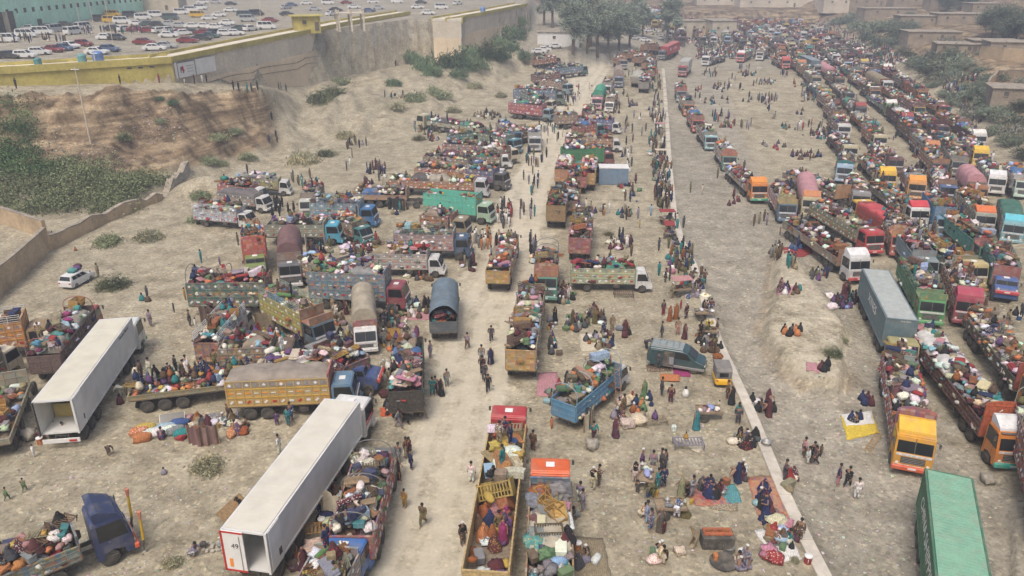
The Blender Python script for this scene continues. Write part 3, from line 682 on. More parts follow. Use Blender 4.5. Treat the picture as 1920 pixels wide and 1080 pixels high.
def cab_meshes(style):
    """cab parts for one style; nose of the cab at x = 0, cab behind it, ground z = 0"""
    def f():
        w = {'heavy': 2.45, 'small': 2.0, 'art': 2.35, 'nose': 2.1}[style]; P = {}
        b = MB()
        if style == 'heavy': prof = [(-2.0,.9),(-2.0,2.95),(-1.8,3.1),(-.55,3.12),(-.3,3.0),(-.06,1.8),(0,1.6),(0,.75),(-.1,.55),(-.45,.55),(-.55,.95),(-1.1,1.1),(-1.6,.95),(-1.7,.6),(-2.0,.6)]; hw, zt, zb, xt, xb = w/2, 2.9, 1.82, -.33, -.08
        elif style == 'small': prof = [(-1.6,.75),(-1.6,2.1),(-1.5,2.22),(-.65,2.25),(-.5,2.18),(-.1,1.32),(0,1.15),(0,.6),(-.08,.45),(-.4,.45),(-.5,.75),(-.85,.9),(-1.2,.75),(-1.3,.5),(-1.6,.5)]; hw, zt, zb, xt, xb = w/2, 2.13, 1.34, -.5, -.12
        elif style == 'art': prof = [(-1.9,.8),(-1.9,2.6),(-1.75,2.72),(-.5,2.72),(-.32,2.62),(-.1,1.68),(0,1.5),(0,.6),(-.08,.5),(-.5,.5),(-.55,.9),(-1.0,1.05),(-1.45,.9),(-1.5,.55),(-1.9,.55)]; hw, zt, zb, xt, xb = w/2, 2.56, 1.7, -.35, -.12
        else: prof = [(-2.3,.7),(-2.3,2.3),(-2.15,2.4),(-1.25,2.38),(-1.12,2.3),(-.95,1.75),(-.15,1.6),(0,1.4),(0,.75),(-.1,.6),(-.3,.6),(-.4,.95),(-.8,1.05),(-1.2,.95),(-1.3,.55),(-2.3,.55)]; hw, zt, zb, xt, xb = w/2, 2.25, 1.78, -1.13, -.97
        b.prism(prof, -hw, hw, M_paint)
        me = b.mesh('cab_body'); bm = bmesh.new(); bm.from_mesh(me)
        ed = [e for e in bm.edges if len(e.link_faces) == 2 and e.calc_face_angle(0) > .5 and (e.verts[0].co.z > 1.2 or e.verts[1].co.z > 1.2)]
        bmesh.ops.bevel(bm, geom=ed, offset=.07, segments=2, affect='EDGES'); bm.to_mesh(me); bm.free(); P['body'] = me
        # door seams, step and roof details
        d = MB(); xd0, xd1 = prof[0][0]*.88, prof[0][0]*.35 if style != 'nose' else -1.2
        for s in (1,):
            y = s*(hw+.004)
            for x in (xd0, xd1): d.box((x, y, (zb+prof[0][1])/2+.1), (.02, .01, zb-prof[0][1]+.5), M_dark)
            d.box(((xd0+xd1)/2, y, zb-.15), (.14, .03, .04), M_steel); d.box(((xd0+xd1)/2, s*(hw-.05), prof[0][1]-.2), (.5, .2, .04), M_dark)
        P['trim'] = d.mesh('door_trim'); P['hatch'] = MB().box(((prof[0][0]+xt)/2, 0, prof[3][1]+.03), (.5, .55, .05), M_white, bev=.02).mesh('roof_hatch')
        g = MB(); g.prism([(xb+.01, zb+.02), (xt+.03, zt), (xt+.045, zt), (xb+.03, zb+.02)], -hw*.9, hw*.9, M_glass); g.prism([(xb+.03, zb+.02), (xt+.045, zt), (xt+.055, zt), (xb+.04, zb+.02)], -.03, .03, M_dark); P['windscreen'] = g.mesh('windscreen')
        g = MB(); x0, x1 = xt-.12, xd0
        pr = [(x1, zb), (x1, zt-.02), (xt-.08, zt-.02), (xb-.12, zb)]; g.prism(pr, -.012, .012, M_glass); P['window'] = g.mesh('side_window'); P['hw'] = hw
        g = MB(); z0 = prof[7][1]; top = zb-.22 if style != 'nose' else 1.35
        g.box((.015, 0, (z0+top)/2+.12), (.05, w*.62, (top-z0)*.55), M_dark)
        for k in range(4): g.box((.045, 0, z0+.2+(top-z0)*.14*k+.12), (.02, w*.6, .03), M_steel)
        g.box((.01, 0, top+.1), (.04, w*.9, .16), M_art[0]); g.box((.02, 0, z0+.12), (.05, w*.94, .09), M_art[1])
        P['grille'] = g.mesh('grille')
        g = MB(); g.box((.1, 0, z0-.02), (.26, w+.08, .34), M_paint, bev=.05); g.box((.24, 0, z0+.03), (.02, .5, .13), M_white); P['bumper'] = g.mesh('bumper')
        g = MB(); g.lathe([(.02,.0),(.1,.0),(.11,-.05),(.08,-.06)], M_lamp, 10); hm = g.mesh('headlight'); P['headlight'] = hm; P['hz'] = z0+.3; P['hy'] = hw*.78
        g = MB(); g.tube([(0,0,0),(.12,.1,.0),(.12,.22,-.02)], .018, M_dark, 4); g.box((.12,.24,-.2), (.06,.16,.36), M_dark, bev=.02); P['mirror'] = g.mesh('mirror'); P['mz'] = zt-.05; P['mx'] = xt
        g = MB(); zr = prof[3][1]; g.prism([(-1.8,zr),(-1.85,zr+.62),(-1.5,zr+.66),(-.55,zr+.18),(-.5,zr)], -hw*.93, hw*.93, M_paint)
        P['spoiler'] = g.mesh('roof_spoiler')
        g = MB(); g.box((-.3,0,zt+.16), (.16,w*.9,.05), M_paint, ry=.35); P['visor'] = g.mesh('sun_visor'); P['len'] = -prof[0][0]; P['roof'] = zr
        return P
    return cached(('cab', style), f)
def add_cab(t, x, style, col, spoiler=None, wr=.52, bump=None, visor=None, logo=None, rake=0):
    P = cab_meshes(style); c = link('cab', P['body'], t, (x, 0, 0), color=col); link('door_trim', P['trim'], c); link('door_trim', P['trim'], c).scale = (1, -1, 1); link('roof_hatch', P['hatch'], c)
    link('windscreen', P['windscreen'], c)
    for s in (-1, 1):
        link('side_window', P['window'], c, (0, s*(P['hw']+.006), 0)); h = link('headlight', P['headlight'], c, (.03, s*P['hy'], P['hz'])); h.rotation_euler = (0, -math.pi/2, 0)
        m = link('mirror', P['mirror'], c, (P['mx'], s*P['hw'], P['mz'])); m.scale = (1, s, 1)
    link('grille', P['grille'], c); link('bumper', P['bumper'], c, color=bump or col)
    if spoiler: link('roof_spoiler', P['spoiler'], c, color=spoiler)
    if visor: link('sun_visor', P['visor'], c, color=visor or (.03, .03, .03))
    return c, P
def board_mesh(L, h, style, w=.07):
    """side board of a bed, long axis x, base z = 0; outer face towards +y"""
    def f():
        b = MB(); am = {'art': M_art[0], 'blue': M_art[1], 'faded': M_art[2], 'plain': M_paint, 'wood': M_wood, 'slat': M_paint}[style]
        n = max(2, int(L/.62))
        if style == 'slat':
            b.box((0, 0, h*.2), (L, .05, h*.4), am)
            for k in range(4): b.box((0, 0, h*(.5+.15*k)), (L, .04, h*.06), am)
            for k in range(n+1): b.box((-L/2+L*k/n, .035, h*.5), (.06, .05, h), am)
        else:
            b.box((0, 0, h/2), (L, .05, h-.02), am)
            for k in range(n+1): b.box((-L/2+.03+(L-.06)*k/n, .045, h/2), (.07, .05, h), am if style != 'wood' else M_wood)
            zs = [.06, h-.05] if h < 1 else [.06, h*.35, h*.68, h-.05]
            for i, z in enumerate(zs): b.box((0, .04, z), (L, .05, .08), M_paint if i in (1, 2) else am)
            if style in ('art', 'blue', 'faded') and h > 1:
                for k in range(n):
                    x = -L/2+L*(k+.5)/n; b.box((x, .05, h*.18), (.3, .03, .16), M_white if k % 3 else M_red, ry=.785*(k % 2)); b.box((x, .05, h*.52), (.34, .03, .05), M_amber if k % 2 else M_white); b.box((x, .05, h*.84), (.2, .03, .2), M_white if k % 2 else M_steel, ry=.785)
        return b.mesh('side_board')
    return cached(('board', round(L, 1), round(h, 2), style), f)
def chassis_mesh(x0, x1, tank=True, deck=1.15):
    def f():
        b = MB()
        for s in (-1, 1): b.box(((x0+x1)/2, s*.42, deck-.27), (x1-x0, .1, .26), M_dark)
        n = int((x1-x0)/1.2)
        for k in range(n+1): b.box((x0+.1+(x1-x0-.2)*k/max(1, n), 0, deck-.22), (.1, .9, .14), M_dark)
        if tank:
            xm = x0+(x1-x0)*.6; b.box((xm, .85, .72), (1.0, .5, .5), M_steel, bev=.08); b.box((xm, -.85, .72), (.7, .5, .45), M_dark, bev=.05)
        return b.mesh('chassis')
    return cached(('ch', round(x0, 1), round(x1, 1), tank, deck), f)
def hoop_mesh(w, h, arch=True):
    def f():
        b = MB(); pts = [(0, -w/2, 0), (0, -w/2, h*.5)]
        if arch: pts += [(0, w/2*math.cos(a), h*.5+h*.5*math.sin(a)) for a in [math.pi*(1-k/8) for k in range(1, 8)]]
        else: pts += [(0, -w/2, h), (0, w/2, h)]
        pts += [(0, w/2, h*.5), (0, w/2, 0)]
        b.tube(pts, .035, M_paint, 5); return b.mesh('hoop')
    return cached(('hoop', w, h, arch), f)
def tarp_mesh(L, w, h, seed, arch=True, open_back=False):
    """canvas stretched over a load, sagging between the hoops"""
    b = MB(); nx, ny = max(6, int(L*2.2)), 16; vs = []; off = seed*7.3
    for i in range(nx+1):
        x = -L/2+L*i/nx; e = 1 if arch else 1-.45*abs(2*i/nx-1)**4
        sag = .07*math.cos(2*math.pi*i/max(1, int(L/1.2))*1.) if arch else 0
        for k in range(ny+1):
            t = k/ny; a = math.pi*t
            if arch: y = -w/2*math.cos(a)*(1 if .1 < t < .9 else 1.02); z = h*(.0 if t in (0, 1) else .35+.65*math.sin(a)**.8)
            else: y = -w/2*math.copysign(abs(math.cos(a))**.6, math.cos(a)); z = h*e*(math.sin(a)**.55 if 0 < t < 1 else 0)
            nz = noise.noise((x*.8+off, y*1.1, 2.))*(.1 if arch else .32)+noise.noise((x*2.4+off, y*3, 4.))*.07
            vs.append((x, y*(1+.03*noise.noise((x*2, t*6, off))), max(0, z+(nz-sag if 0 < t < 1 else 0))))
    fs = [(i*(ny+1)+k+1, i*(ny+1)+k, (i+1)*(ny+1)+k, (i+1)*(ny+1)+k+1) for i in range(nx) for k in range(ny)]
    b.add(vs, fs, M_tarp)
    if not open_back: b.add(vs[:ny+1], [tuple(range(ny+1))], M_tarp)
    b.add(vs[-ny-1:], [tuple(range(ny+1))[::-1]], M_tarp)
    return b.mesh('tarpaulin', True)
def end_board_mesh(w, h, style, crown=False):
    def f():
        b = MB(); am = {'art': M_art[0], 'blue': M_art[1], 'faded': M_art[2], 'plain': M_paint, 'wood': M_wood, 'slat': M_paint}[style]
        pr = [(-w/2, 0), (w/2, 0), (w/2, h)]
        if crown: pr += [(w/2*math.cos(a)*1.0, h+.35*math.sin(a)) for a in [math.pi*k/8 for k in range(1, 8)]]
        pr += [(-w/2, h)]; n = len(pr)
        vs = [(-.03, y, z) for y, z in pr]+[(.03, y, z) for y, z in pr]
        b.add(vs, [tuple(range(n)), tuple(range(n, 2*n))[::-1]]+[(i, i+n, (i+1) % n+n, (i+1) % n) for i in range(n)], am)
        for k in range(4): b.box((0, -w/2+.04+(w-.08)*k/3, h/2), (.14, .08, h+.01), am)
        for z in (.05, h*.33, h*.66, h-.04): b.box((0, 0, z), (.12, w+.02, .07), am)
        return b.mesh('end_board')
    return cached(('end', w, round(h, 1), style, crown), f)
TRUCKS = []
def truck(kind, r, f, cab, bed, style='faded', cabst=None, desc='', place='', L=None, load=1., ppl=.09, wh=None, dz=1.4, spoiler=None, bump=None, tarp=None, tarch=True, hoops=0, head=None, headc=None, crown=False, empty=False, mix=None, heap=.8, nocab=False, rackc=None, tailc=None, visor=None, back_open=False, detail=2, palette=None, world=None, group='trucks of the camp'):
    """truck from the middle of its rear face r to the middle of its front face f (places of the photograph at body height)"""
    if world: a, b = world
    else: a = G(r[0], r[1], dz); b = G(f[0], f[1], dz)
    a = Vector((a[0], a[1], 0)); b = Vector((b[0], b[1], 0)); d = (b-a); ln = d.length; d.normalize(); rz = math.atan2(d.y, d.x)
    if L is None: L = max(6.2 if kind != 'semi' else 10., min(16.5 if kind in ('semi', 'box') else 11., ln))
    c = b-d*L/2 if not world else (a+b)/2
    z = T(c.x, c.y); t = thing('truck', (c.x, c.y, z), rz, 'truck', desc, place, group)
    z0, z1 = T(c.x-d.x*L*.4, c.y-d.y*L*.4), T(c.x+d.x*L*.4, c.y+d.y*L*.4); t.rotation_euler = (0, -math.atan2(z1-z0, L*.8), rz); t.location.z = (z0+z1)/2
    cabst = cabst or {'rig': 'art', 'semi': 'heavy', 'box': 'heavy', 'small': 'small'}[kind]
    bw = 2.1 if cabst == 'small' else 2.45; deck = 1.0 if cabst == 'small' else 1.25; wr = .4 if cabst == 'small' else .52
    cl = {'heavy': 2.0, 'small': 1.6, 'art': 1.9, 'nose': 2.3}[cabst]; gap = .75 if kind in ('semi', 'box') else .1
    cabx = L/2
    if not nocab: add_cab(t, cabx, cabst, cab, spoiler, bump=bump, visor=visor)
    bx1 = L/2-cl-gap; bx0 = -L/2; bl = bx1-bx0; bc = (bx0+bx1)/2
    link('chassis', chassis_mesh(-L/2+.1, L/2-.4, True, deck), t)
    fx = L/2-1.35 if cabst != 'small' else L/2-.85
    if cabst == 'nose': fx = L/2-.8
    ax = [fx]
    if kind in ('semi', 'box'): ax += [L/2-4.1, L/2-5.4] if L > 12 else [L/2-4.]; ax += [-L/2+1.2, -L/2+2.5, -L/2+3.8]
    elif L > 8.6: ax += [-L/2+1.5, -L/2+2.8]
    else: ax += [-L/2+1.7]
    for x in ax:
        for s in (-1, 1):
            wheel(t, x, s*(bw/2-.17), wr)
    if kind == 'box': return t, (bx0, bx1, bw, deck)
    # bed
    fb = cached(('floor', round(bl, 1), bw), lambda: MB().box((0, 0, 0), (bl, bw-.02, .12), M_wood).mesh('bed_floor')); link('bed_floor', fb, t, (bc, 0, deck-.05), color=(.22, .17, .12))
    h = (wh or (.75 if kind == 'semi' else 1.35))*(1.3 if kind == 'rig' and cabst != 'small' else 1.15 if kind == 'rig' else 1.)
    bm_ = board_mesh(bl, h, style)
    for s in (1, -1): o = link('side_board', bm_, t, (bc, s*bw/2, deck), color=bed, rz=0 if s > 0 else math.pi)
    hh = head or (h+.35 if kind != 'semi' else 1.7)
    link('headboard', end_board_mesh(bw+.04, hh, style if style != 'plain' else 'faded', crown), t, (bx1, 0, deck), color=headc or bed)
    link('tailgate', end_board_mesh(bw, h*.9, style, False), t, (bx0, 0, deck), color=tailc or bed)
    if kind == 'rig' and cabst == 'art' and crown is not None and not tarp:
        pr = cached(('taj', bw), lambda: MB().box((0, 0, .3), (1.5, bw, .06), M_art[0]).box((.78, 0, .6), (.08, bw, .75), M_art[0]).mesh('cab_crown')); link('cab_crown', pr, t, (L/2-1.3, 0, 2.45), color=headc or bed)
    for k in range(hoops):
        link('hoop', hoop_mesh(bw, 1.5, True), t, (bx0+.1+(bl-.2)*k/max(1, hoops-1), 0, deck+h-.1), color=rackc or (.5, .5, .48))
    if rackc and not hoops:
        rk = cached(('rack', round(bl, 1)), lambda: rack_mesh(bl))
        for s in (1, -1): link('side_rack', rk, t, (bc, s*(bw/2-.03), deck+h), color=rackc, rz=0 if s > 0 else math.pi)
    if tarp:
        th = 1.5 if tarch else .75
        link('tarpaulin', tarp_mesh(bl-.05 if not tarch else bl, bw+.12, th+(h*.4 if tarch else .2), random.random()*9, tarch, back_open), t, (bc, 0, deck+h*(.6 if tarch else .75)), color=tarp)
    TRUCKS.append((t, L, rz))
    # load: bundles, sacks, trunks and people heaped in the bed
    if not empty and (not tarp or back_open):
        R = Matrix.Rotation(rz, 3, 'Z'); base = t.location+Vector((0, 0, deck))
        pl = palette; heap = heap*1.25; kinds = mix or (['bundle']*8+['sack']*4+['trunk']*2+['tin box']*2+['mattress']*3+['rolled rug']*2+['jerrycan','cooking pot','charpoy','charpoy','chair','cupboard','crib','timber','timber'])
        zc = proj(t.location)[2]; fine = zc < 115; nj = 5 if fine else 4; stepx = .47 if fine else .62 if zc < 160 else .8; where = 'on the '+short(desc, place)
        if kind != 'small' and not tarp and zc < 230 and load > .5 and random.random() < .55 and bl > 4:
            for q in range(1 if bl < 9 else 2):
                tl = random.uniform(1.8, min(4.2, bl*.42)); tx = bx0+tl/2+.3+random.random()*(bl-tl-.6)
                link('load_sheet', tarp_mesh(tl, bw*.95, .5+heap*.45, random.random()*9, False), t, (tx, 0, deck+h*.82), color=random.choice([C_('khaki'), C_('grey'), C_('white', .8), C_('dark grey'), (.05,.13,.3), (.33,.3,.24), (.25,.2,.15), C_('maroon'), (.04,.2,.14), C_('cream', .7)]))
        for lay in range(4 if fine and heap > .5 else 3):
            zz = [.02, h*.45, h*.8, h*.8+.4][lay]+(.0 if lay < 2 else 0)
            if lay == 0 and h < .6: continue
            n = int((bl-.5)/stepx)
            for i in range(n):
                for j in range(nj):
                    if lay == 0 and 0 < j < nj-1 and zc > 60: continue
                    prob = load*(1, .97, .8, .35 if abs(j-2) < 2 else 0)[lay]
                    if random.random() > prob: continue
                    x = bx0+.35+(bl-.6)*(i+.5)/n+random.uniform(-.15, .15); y = (-.9+1.8*j/(nj-1))*(bw/2.45)+random.uniform(-.12, .12)
                    zl = zz+(heap*.55*(1-(abs(y)/1.3)**2) if lay >= 2 else 0)+(.35*noise.noise((x*.5, c.x*.1+lay, c.y*.1)) if lay else 0)
                    p = base+R @ Vector((x, y, max(.02, zl)))
                    if lay >= 2 and random.random() < ppl and heap > .2:
                        wm = random.random() < .55; person(p+Vector((0, 0, .3)), random.choice(['sit', 'sit', 'squat', 'stand']) if not wm else 'sit', random.choice(WOMC if wm else MENC), woman=wm, place=where, size=random.uniform(.8, 1)); continue
                    k = random.choice(kinds)
                    if k in ('charpoy', 'mattress', 'rolled rug', 'trunk', 'crib', 'cupboard', 'timber') and (lay == 0 or abs(y) > .7 or (k in ('crib','cupboard','charpoy') and random.random() < .4)): k = 'bundle'
                    cc = random.choice(pl) if pl and random.random() < .7 and k in ('bundle', 'sack') else None
                    goods(k, p, cc, s=random.uniform(*((.4, .85) if fine else (.6, 1.05))) if k in ('bundle', 'sack') else random.uniform(.7, .95), place=where, tilt=random.uniform(-.25, .25))
    return t, (bx0, bx1, bw, deck)
SHORT = {}
def short(desc, place): return SHORT.get(desc+' '+place, desc.split(' with ')[0])
def rack_mesh(L):
    b = MB(); n = max(2, int(L/.9))
    for k in range(n+1): b.box((-L/2+.03+(L-.06)*k/n, 0, .35), (.05, .05, .7), M_paint)
    for z in (.1, .3, .5, .68): b.box((0, 0, z), (L, .035, .045), M_paint)
    return b.mesh('side_rack')
def container(t, bx0, bx1, bw, deck, col, H=2.75, ribs=True, roofc=None, open_rear=False, L=None):
    L = L or (bx1-bx0); bc = (bx0+bx1)/2; w = bw+.05; b = MB(); m2 = M_paint if ribs else M_clean
    # walls built as panels so that an open rear shows the inside
    th = .06
    for s in (1, -1): b.box((bc, s*(w/2-th/2), H/2), (L, th, H), m2)
    b.box((bx1-th/2, 0, H/2), (th, w-2*th-.004, H), m2); b.box((bc, 0, .06), (L-th-.004, w-2*th-.004, .12), m2)
    if ribs:
        n = int(L/.28)
        for k in range(n):
            x = bx0+.2+(L-.4)*k/(n-1)
            for s in (1, -1): b.box((x, s*(w/2+.012), H/2), (.13, .028, H-.3), m2)
        for k in range(8): b.box((bx1+.012, -w/2+.25+(w-.5)*k/7, H/2), (.028, .14, H-.3), m2)
    for x in (bx0, bx1):
        for s in (1, -1): b.box((x, s*(w/2), H/2), (.14, .14, H+.02), m2)
    for s in (1, -1):
        b.box((bc, s*(w/2+.01), H-.05), (L-.2, .1, .12), m2); b.box((bc, s*(w/2+.01), .06), (L-.2, .1, .13), m2)
    for x in (bx0, bx1): b.box((x, 0, H-.04), (.12, w-.2, .12), m2)
    body = b.build('container_body', t, (0, 0, deck), color=col)
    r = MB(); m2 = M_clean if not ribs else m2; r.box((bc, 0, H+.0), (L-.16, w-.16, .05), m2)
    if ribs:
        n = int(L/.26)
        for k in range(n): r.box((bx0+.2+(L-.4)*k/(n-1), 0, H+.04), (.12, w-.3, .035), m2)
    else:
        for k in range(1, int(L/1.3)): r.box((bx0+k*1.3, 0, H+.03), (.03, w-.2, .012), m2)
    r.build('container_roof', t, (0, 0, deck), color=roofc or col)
    if not open_rear:
        d = MB(); d.box((bx0+.02, w/4-.01, H/2), (.06, w/2-.12, H-.2), m2); d.box((bx0+.02, -w/4+.01, H/2), (.06, w/2-.12, H-.2), m2)
        for y in (-.75, -.35, .35, .75): d.tube([(bx0-.03, y, .15), (bx0-.03, y, H-.15)], .02, M_steel, 5)
        d.build('container_door', t, (0, 0, deck), color=col)
    return body
def text_obj(txt, parent, loc, rot, size, m, name='lettering', shear=0., extr=.006, sx=1.):
    cu = bpy.data.curves.new('txt', 'FONT'); cu.body = txt; cu.size = size; cu.align_x = 'CENTER'; cu.align_y = 'CENTER'; cu.extrude = extr; cu.shear = shear; cu.resolution_u = 3
    o = bpy.data.objects.new('txt', cu); COL.objects.link(o); dg = bpy.context.evaluated_depsgraph_get(); dg.update()
    me = bpy.data.meshes.new_from_object(o.evaluated_get(dg)); bpy.data.objects.remove(o); me.materials.clear(); me.materials.append(m)
    q = link(name, me, parent, loc); q.rotation_euler = rot; q.scale = (sx, 1, 1); return q
# ---- cars
def car_meshes(kind):
    def f():
        P = {}; b = MB()
        if kind == 's': L, Wd, body, top = 4.5, 1.72, [(-2.25,.35),(-2.25,.85),(-1.6,.95),(1.1,.92),(2.1,.75),(2.25,.55),(2.25,.3),(1.75,.25),(-1.8,.25)], [(-1.75,.93),(-1.1,1.4),(.25,1.42),(1.1,.9)]
        elif kind == 'v': L, Wd, body, top = 4.7, 1.72, [(-2.35,.4),(-2.35,1.15),(-2.3,1.2),(1.7,1.15),(2.2,.9),(2.35,.6),(2.35,.35),(1.75,.28),(-1.8,.28)], [(-2.3,1.18),(-2.15,1.95),(1.1,1.98),(1.85,1.1)]
        else: L, Wd, body, top = 3.9, 1.6, [(-1.95,.35),(-1.95,.95),(-1.85,1.0),(.9,.95),(1.75,.8),(1.95,.55),(1.95,.3),(1.5,.25),(-1.55,.25)], [(-1.85,.98),(-1.6,1.5),(.2,1.52),(.95,.93)]
        h = Wd/2; b.prism(body, -h, h, M_carp)
        n = len(top); tw = h*.8; vs = [(x, (-h*.96 if i in (0, n-1) else -tw), z) for i, (x, z) in enumerate(top)]+[(x, (h*.96 if i in (0, n-1) else tw), z) for i, (x, z) in enumerate(top)]
        b.add(vs, [tuple(range(n)), tuple(range(n, 2*n))[::-1]]+[(i, i+n, (i+1) % n+n, (i+1) % n) for i in range(n)], M_carp)
        me = b.mesh('car_body'); bm = bmesh.new(); bm.from_mesh(me)
        bmesh.ops.bevel(bm, geom=[e for e in bm.edges if len(e.link_faces) == 2 and e.calc_face_angle(0) > .4], offset=.05, segments=2, affect='EDGES'); bm.to_mesh(me); bm.free(); P['body'] = me
        g = MB()
        def q(i, j, a, c): # point on the cabin side between top[i] and top[j]
            return (top[i][0]+(top[j][0]-top[i][0])*a, top[i][1]+(top[j][1]-top[i][1])*a)
        zc0 = max(top[0][1], top[-1][1])+.06; zt = min(top[1][1], top[2][1])-.08
        for s in (-1, 1):
            def P3(x, z):
                t_ = (z-zc0+.06)/(top[1][1]-zc0+.06); return (x, s*((h*.96)+(tw-h*.96)*t_+.012), z)
            xa = top[0][0]+.35; xb = top[3][0]-.25; xc = top[1][0]+.1; xd = top[2][0]+.02; nn = 2 if kind == 's' else 3
            for k in range(nn):
                u0, u1 = (k+.04)/nn, (k+.96)/nn
                vv = [P3(xa+(xb-xa)*u0, zc0), P3(xa+(xb-xa)*u1, zc0), P3(xc+(xd-xc)*u1, zt), P3(xc+(xd-xc)*u0, zt)]
                g.add(vv, [(0, 1, 2, 3)] if s < 0 else [(3, 2, 1, 0)], M_glass)
        for (i, j, sg) in ((3, 2, 1), (0, 1, -1)):
            a, c_ = top[i], top[j]; dx, dz_ = c_[0]-a[0], c_[1]-a[1]; off = .013*sg
            vv = [(a[0]+dx*.12+off, -h*.82, a[1]+dz_*.12+.01), (a[0]+dx*.12+off, h*.82, a[1]+dz_*.12+.01), (a[0]+dx*.88+off, tw*.88, a[1]+dz_*.88+.01), (a[0]+dx*.88+off, -tw*.88, a[1]+dz_*.88+.01)]
            g.add(vv, [(0, 1, 2, 3)], M_glass)
        P['glass'] = g.mesh('window_glass'); P['L'] = L; P['h'] = h
        l = MB(); l.box((body[5][0]-.05, h*.72, .65), (.12, .3, .14), M_lamp, bev=.03); P['hl'] = l.mesh('headlight')
        l = MB(); l.box((body[1][0]+.02, h*.78, .78), (.08, .22, .16), M_red, bev=.02); P['tl'] = l.mesh('tail_light')
        return P
    return cached(('car', kind), f)
CARC = {'white': (.68,.68,.67), 'maroon': (.2,.02,.03), 'dark': (.03,.035,.045), 'silver': (.4,.41,.42), 'dark green': (.05,.09,.09), 'yellow': (.6,.36,.03), 'blue': (.06,.1,.2)}
def car(p, kind, cn, rz, place, group='cars parked in the upper lot', label=None, scale=1.):
    P = car_meshes(kind); t = thing('parked_car' if kind != 'v' else 'parked_van', p, rz, 'car' if kind != 'v' else 'van', label or f"{cn} {'sedan' if kind == 's' else 'van' if kind == 'v' else 'hatchback'}", place, group)
    t.scale = (scale,)*3
    link('car_body', P['body'], t, color=CARC[cn]); link('window_glass', P['glass'], t)
    for s in (-1, 1):
        a = link('headlight', P['hl'], t); a.scale = (1, s, 1); a = link('tail_light', P['tl'], t); a.scale = (1, s, 1)
        for x in (P['L']*.29, -P['L']*.3): wheel(t, x, s*(P['h']-.1), .31, .2)
    return t
# ================================================================ plants
def leafy(seed, nclump, per, spread, leaf, trunkless=True, shape='bush'):
    """leaf clumps: (verts, faces, shade) through the volume of a crown"""
    rnd = random.Random(seed); vs = []; fs = []; cs = []
    for c in range(nclump):
        while True:
            p = Vector((rnd.uniform(-1, 1), rnd.uniform(-1, 1), rnd.uniform(-1, 1)))
            if p.length < 1: break
        if p.length < .55: p = p.normalized()*rnd.uniform(.55, 1)
        if shape == 'bush': p = Vector((p.x, p.y, abs(p.z)*.8+.02))
        p = Vector((p.x*spread[0], p.y*spread[1], p.z*spread[2])); cr = rnd.uniform(.22, .42)*min(spread)
        tone = rnd.choice([.55, .75, 1., 1.2, 1.45]); hue = rnd.uniform(-.1, .1)
        for k in range(per):
            d = Vector((rnd.gauss(0, 1), rnd.gauss(0, 1), rnd.gauss(0, .8)))*cr*.85; q = p+d
            if shape == 'bush' and q.z < 0: q.z = abs(q.z)*.3
            a = Vector((rnd.gauss(0, 1), rnd.gauss(0, 1), rnd.gauss(0, 1)+(1.6 if shape == 'bush' else 0))).normalized(); b_ = a.orthogonal().normalized(); s = leaf*rnd.uniform(.6, 1.5)*(1.5 if shape == 'bush' else 1)
            o = len(vs); kk = .2 if shape == 'bush' else .45; vs += [q-a*s, q+b_*s*kk, q+a*s, q-b_*s*kk]; fs.append((o, o+1, o+2, o+3)); j = tone*rnd.uniform(.8, 1.2); cs.append((j*(1+hue), j, j*(1-hue)))
    return vs, fs, cs
def leaf_mesh(seed, *a, **k):
    vs, fs, cs = leafy(seed, *a, **k); b = MB(); b.v = [tuple(v) for v in vs]; b.f = [list(f) for f in fs]; b.m = [0]*len(fs); b.c = cs; b.mats = [M_leaf]; return b.mesh('foliage')
def bush_meshes():
    def f():
        out = []
        for i in range(5):
            st = MB()
            for k in range(7):
                a = k*.9+i; st.tube([(0, 0, -.1), (math.cos(a)*.25, math.sin(a)*.25, .35), (math.cos(a)*.55, math.sin(a)*.55, .6)], [.04, .025, .01], M_bark, 4)
            out.append((leaf_mesh(100+i, 46, 34, (.85, .85, .85), .085, shape='bush'), st.mesh('stem')))
        return out
    return cached('bush', f)
def shrub(p, s, col, stem, place, h=1., name='shrub', group='shrubs of the slope and plain'):
    lm, sm = bush_meshes()[random.randrange(5)]; t = thing(name, p, random.random()*6.28, 'shrub', stem, place, group); t.scale = (s, s, s*h)
    link('foliage', lm, t, color=col); link('stem', sm, t); return t
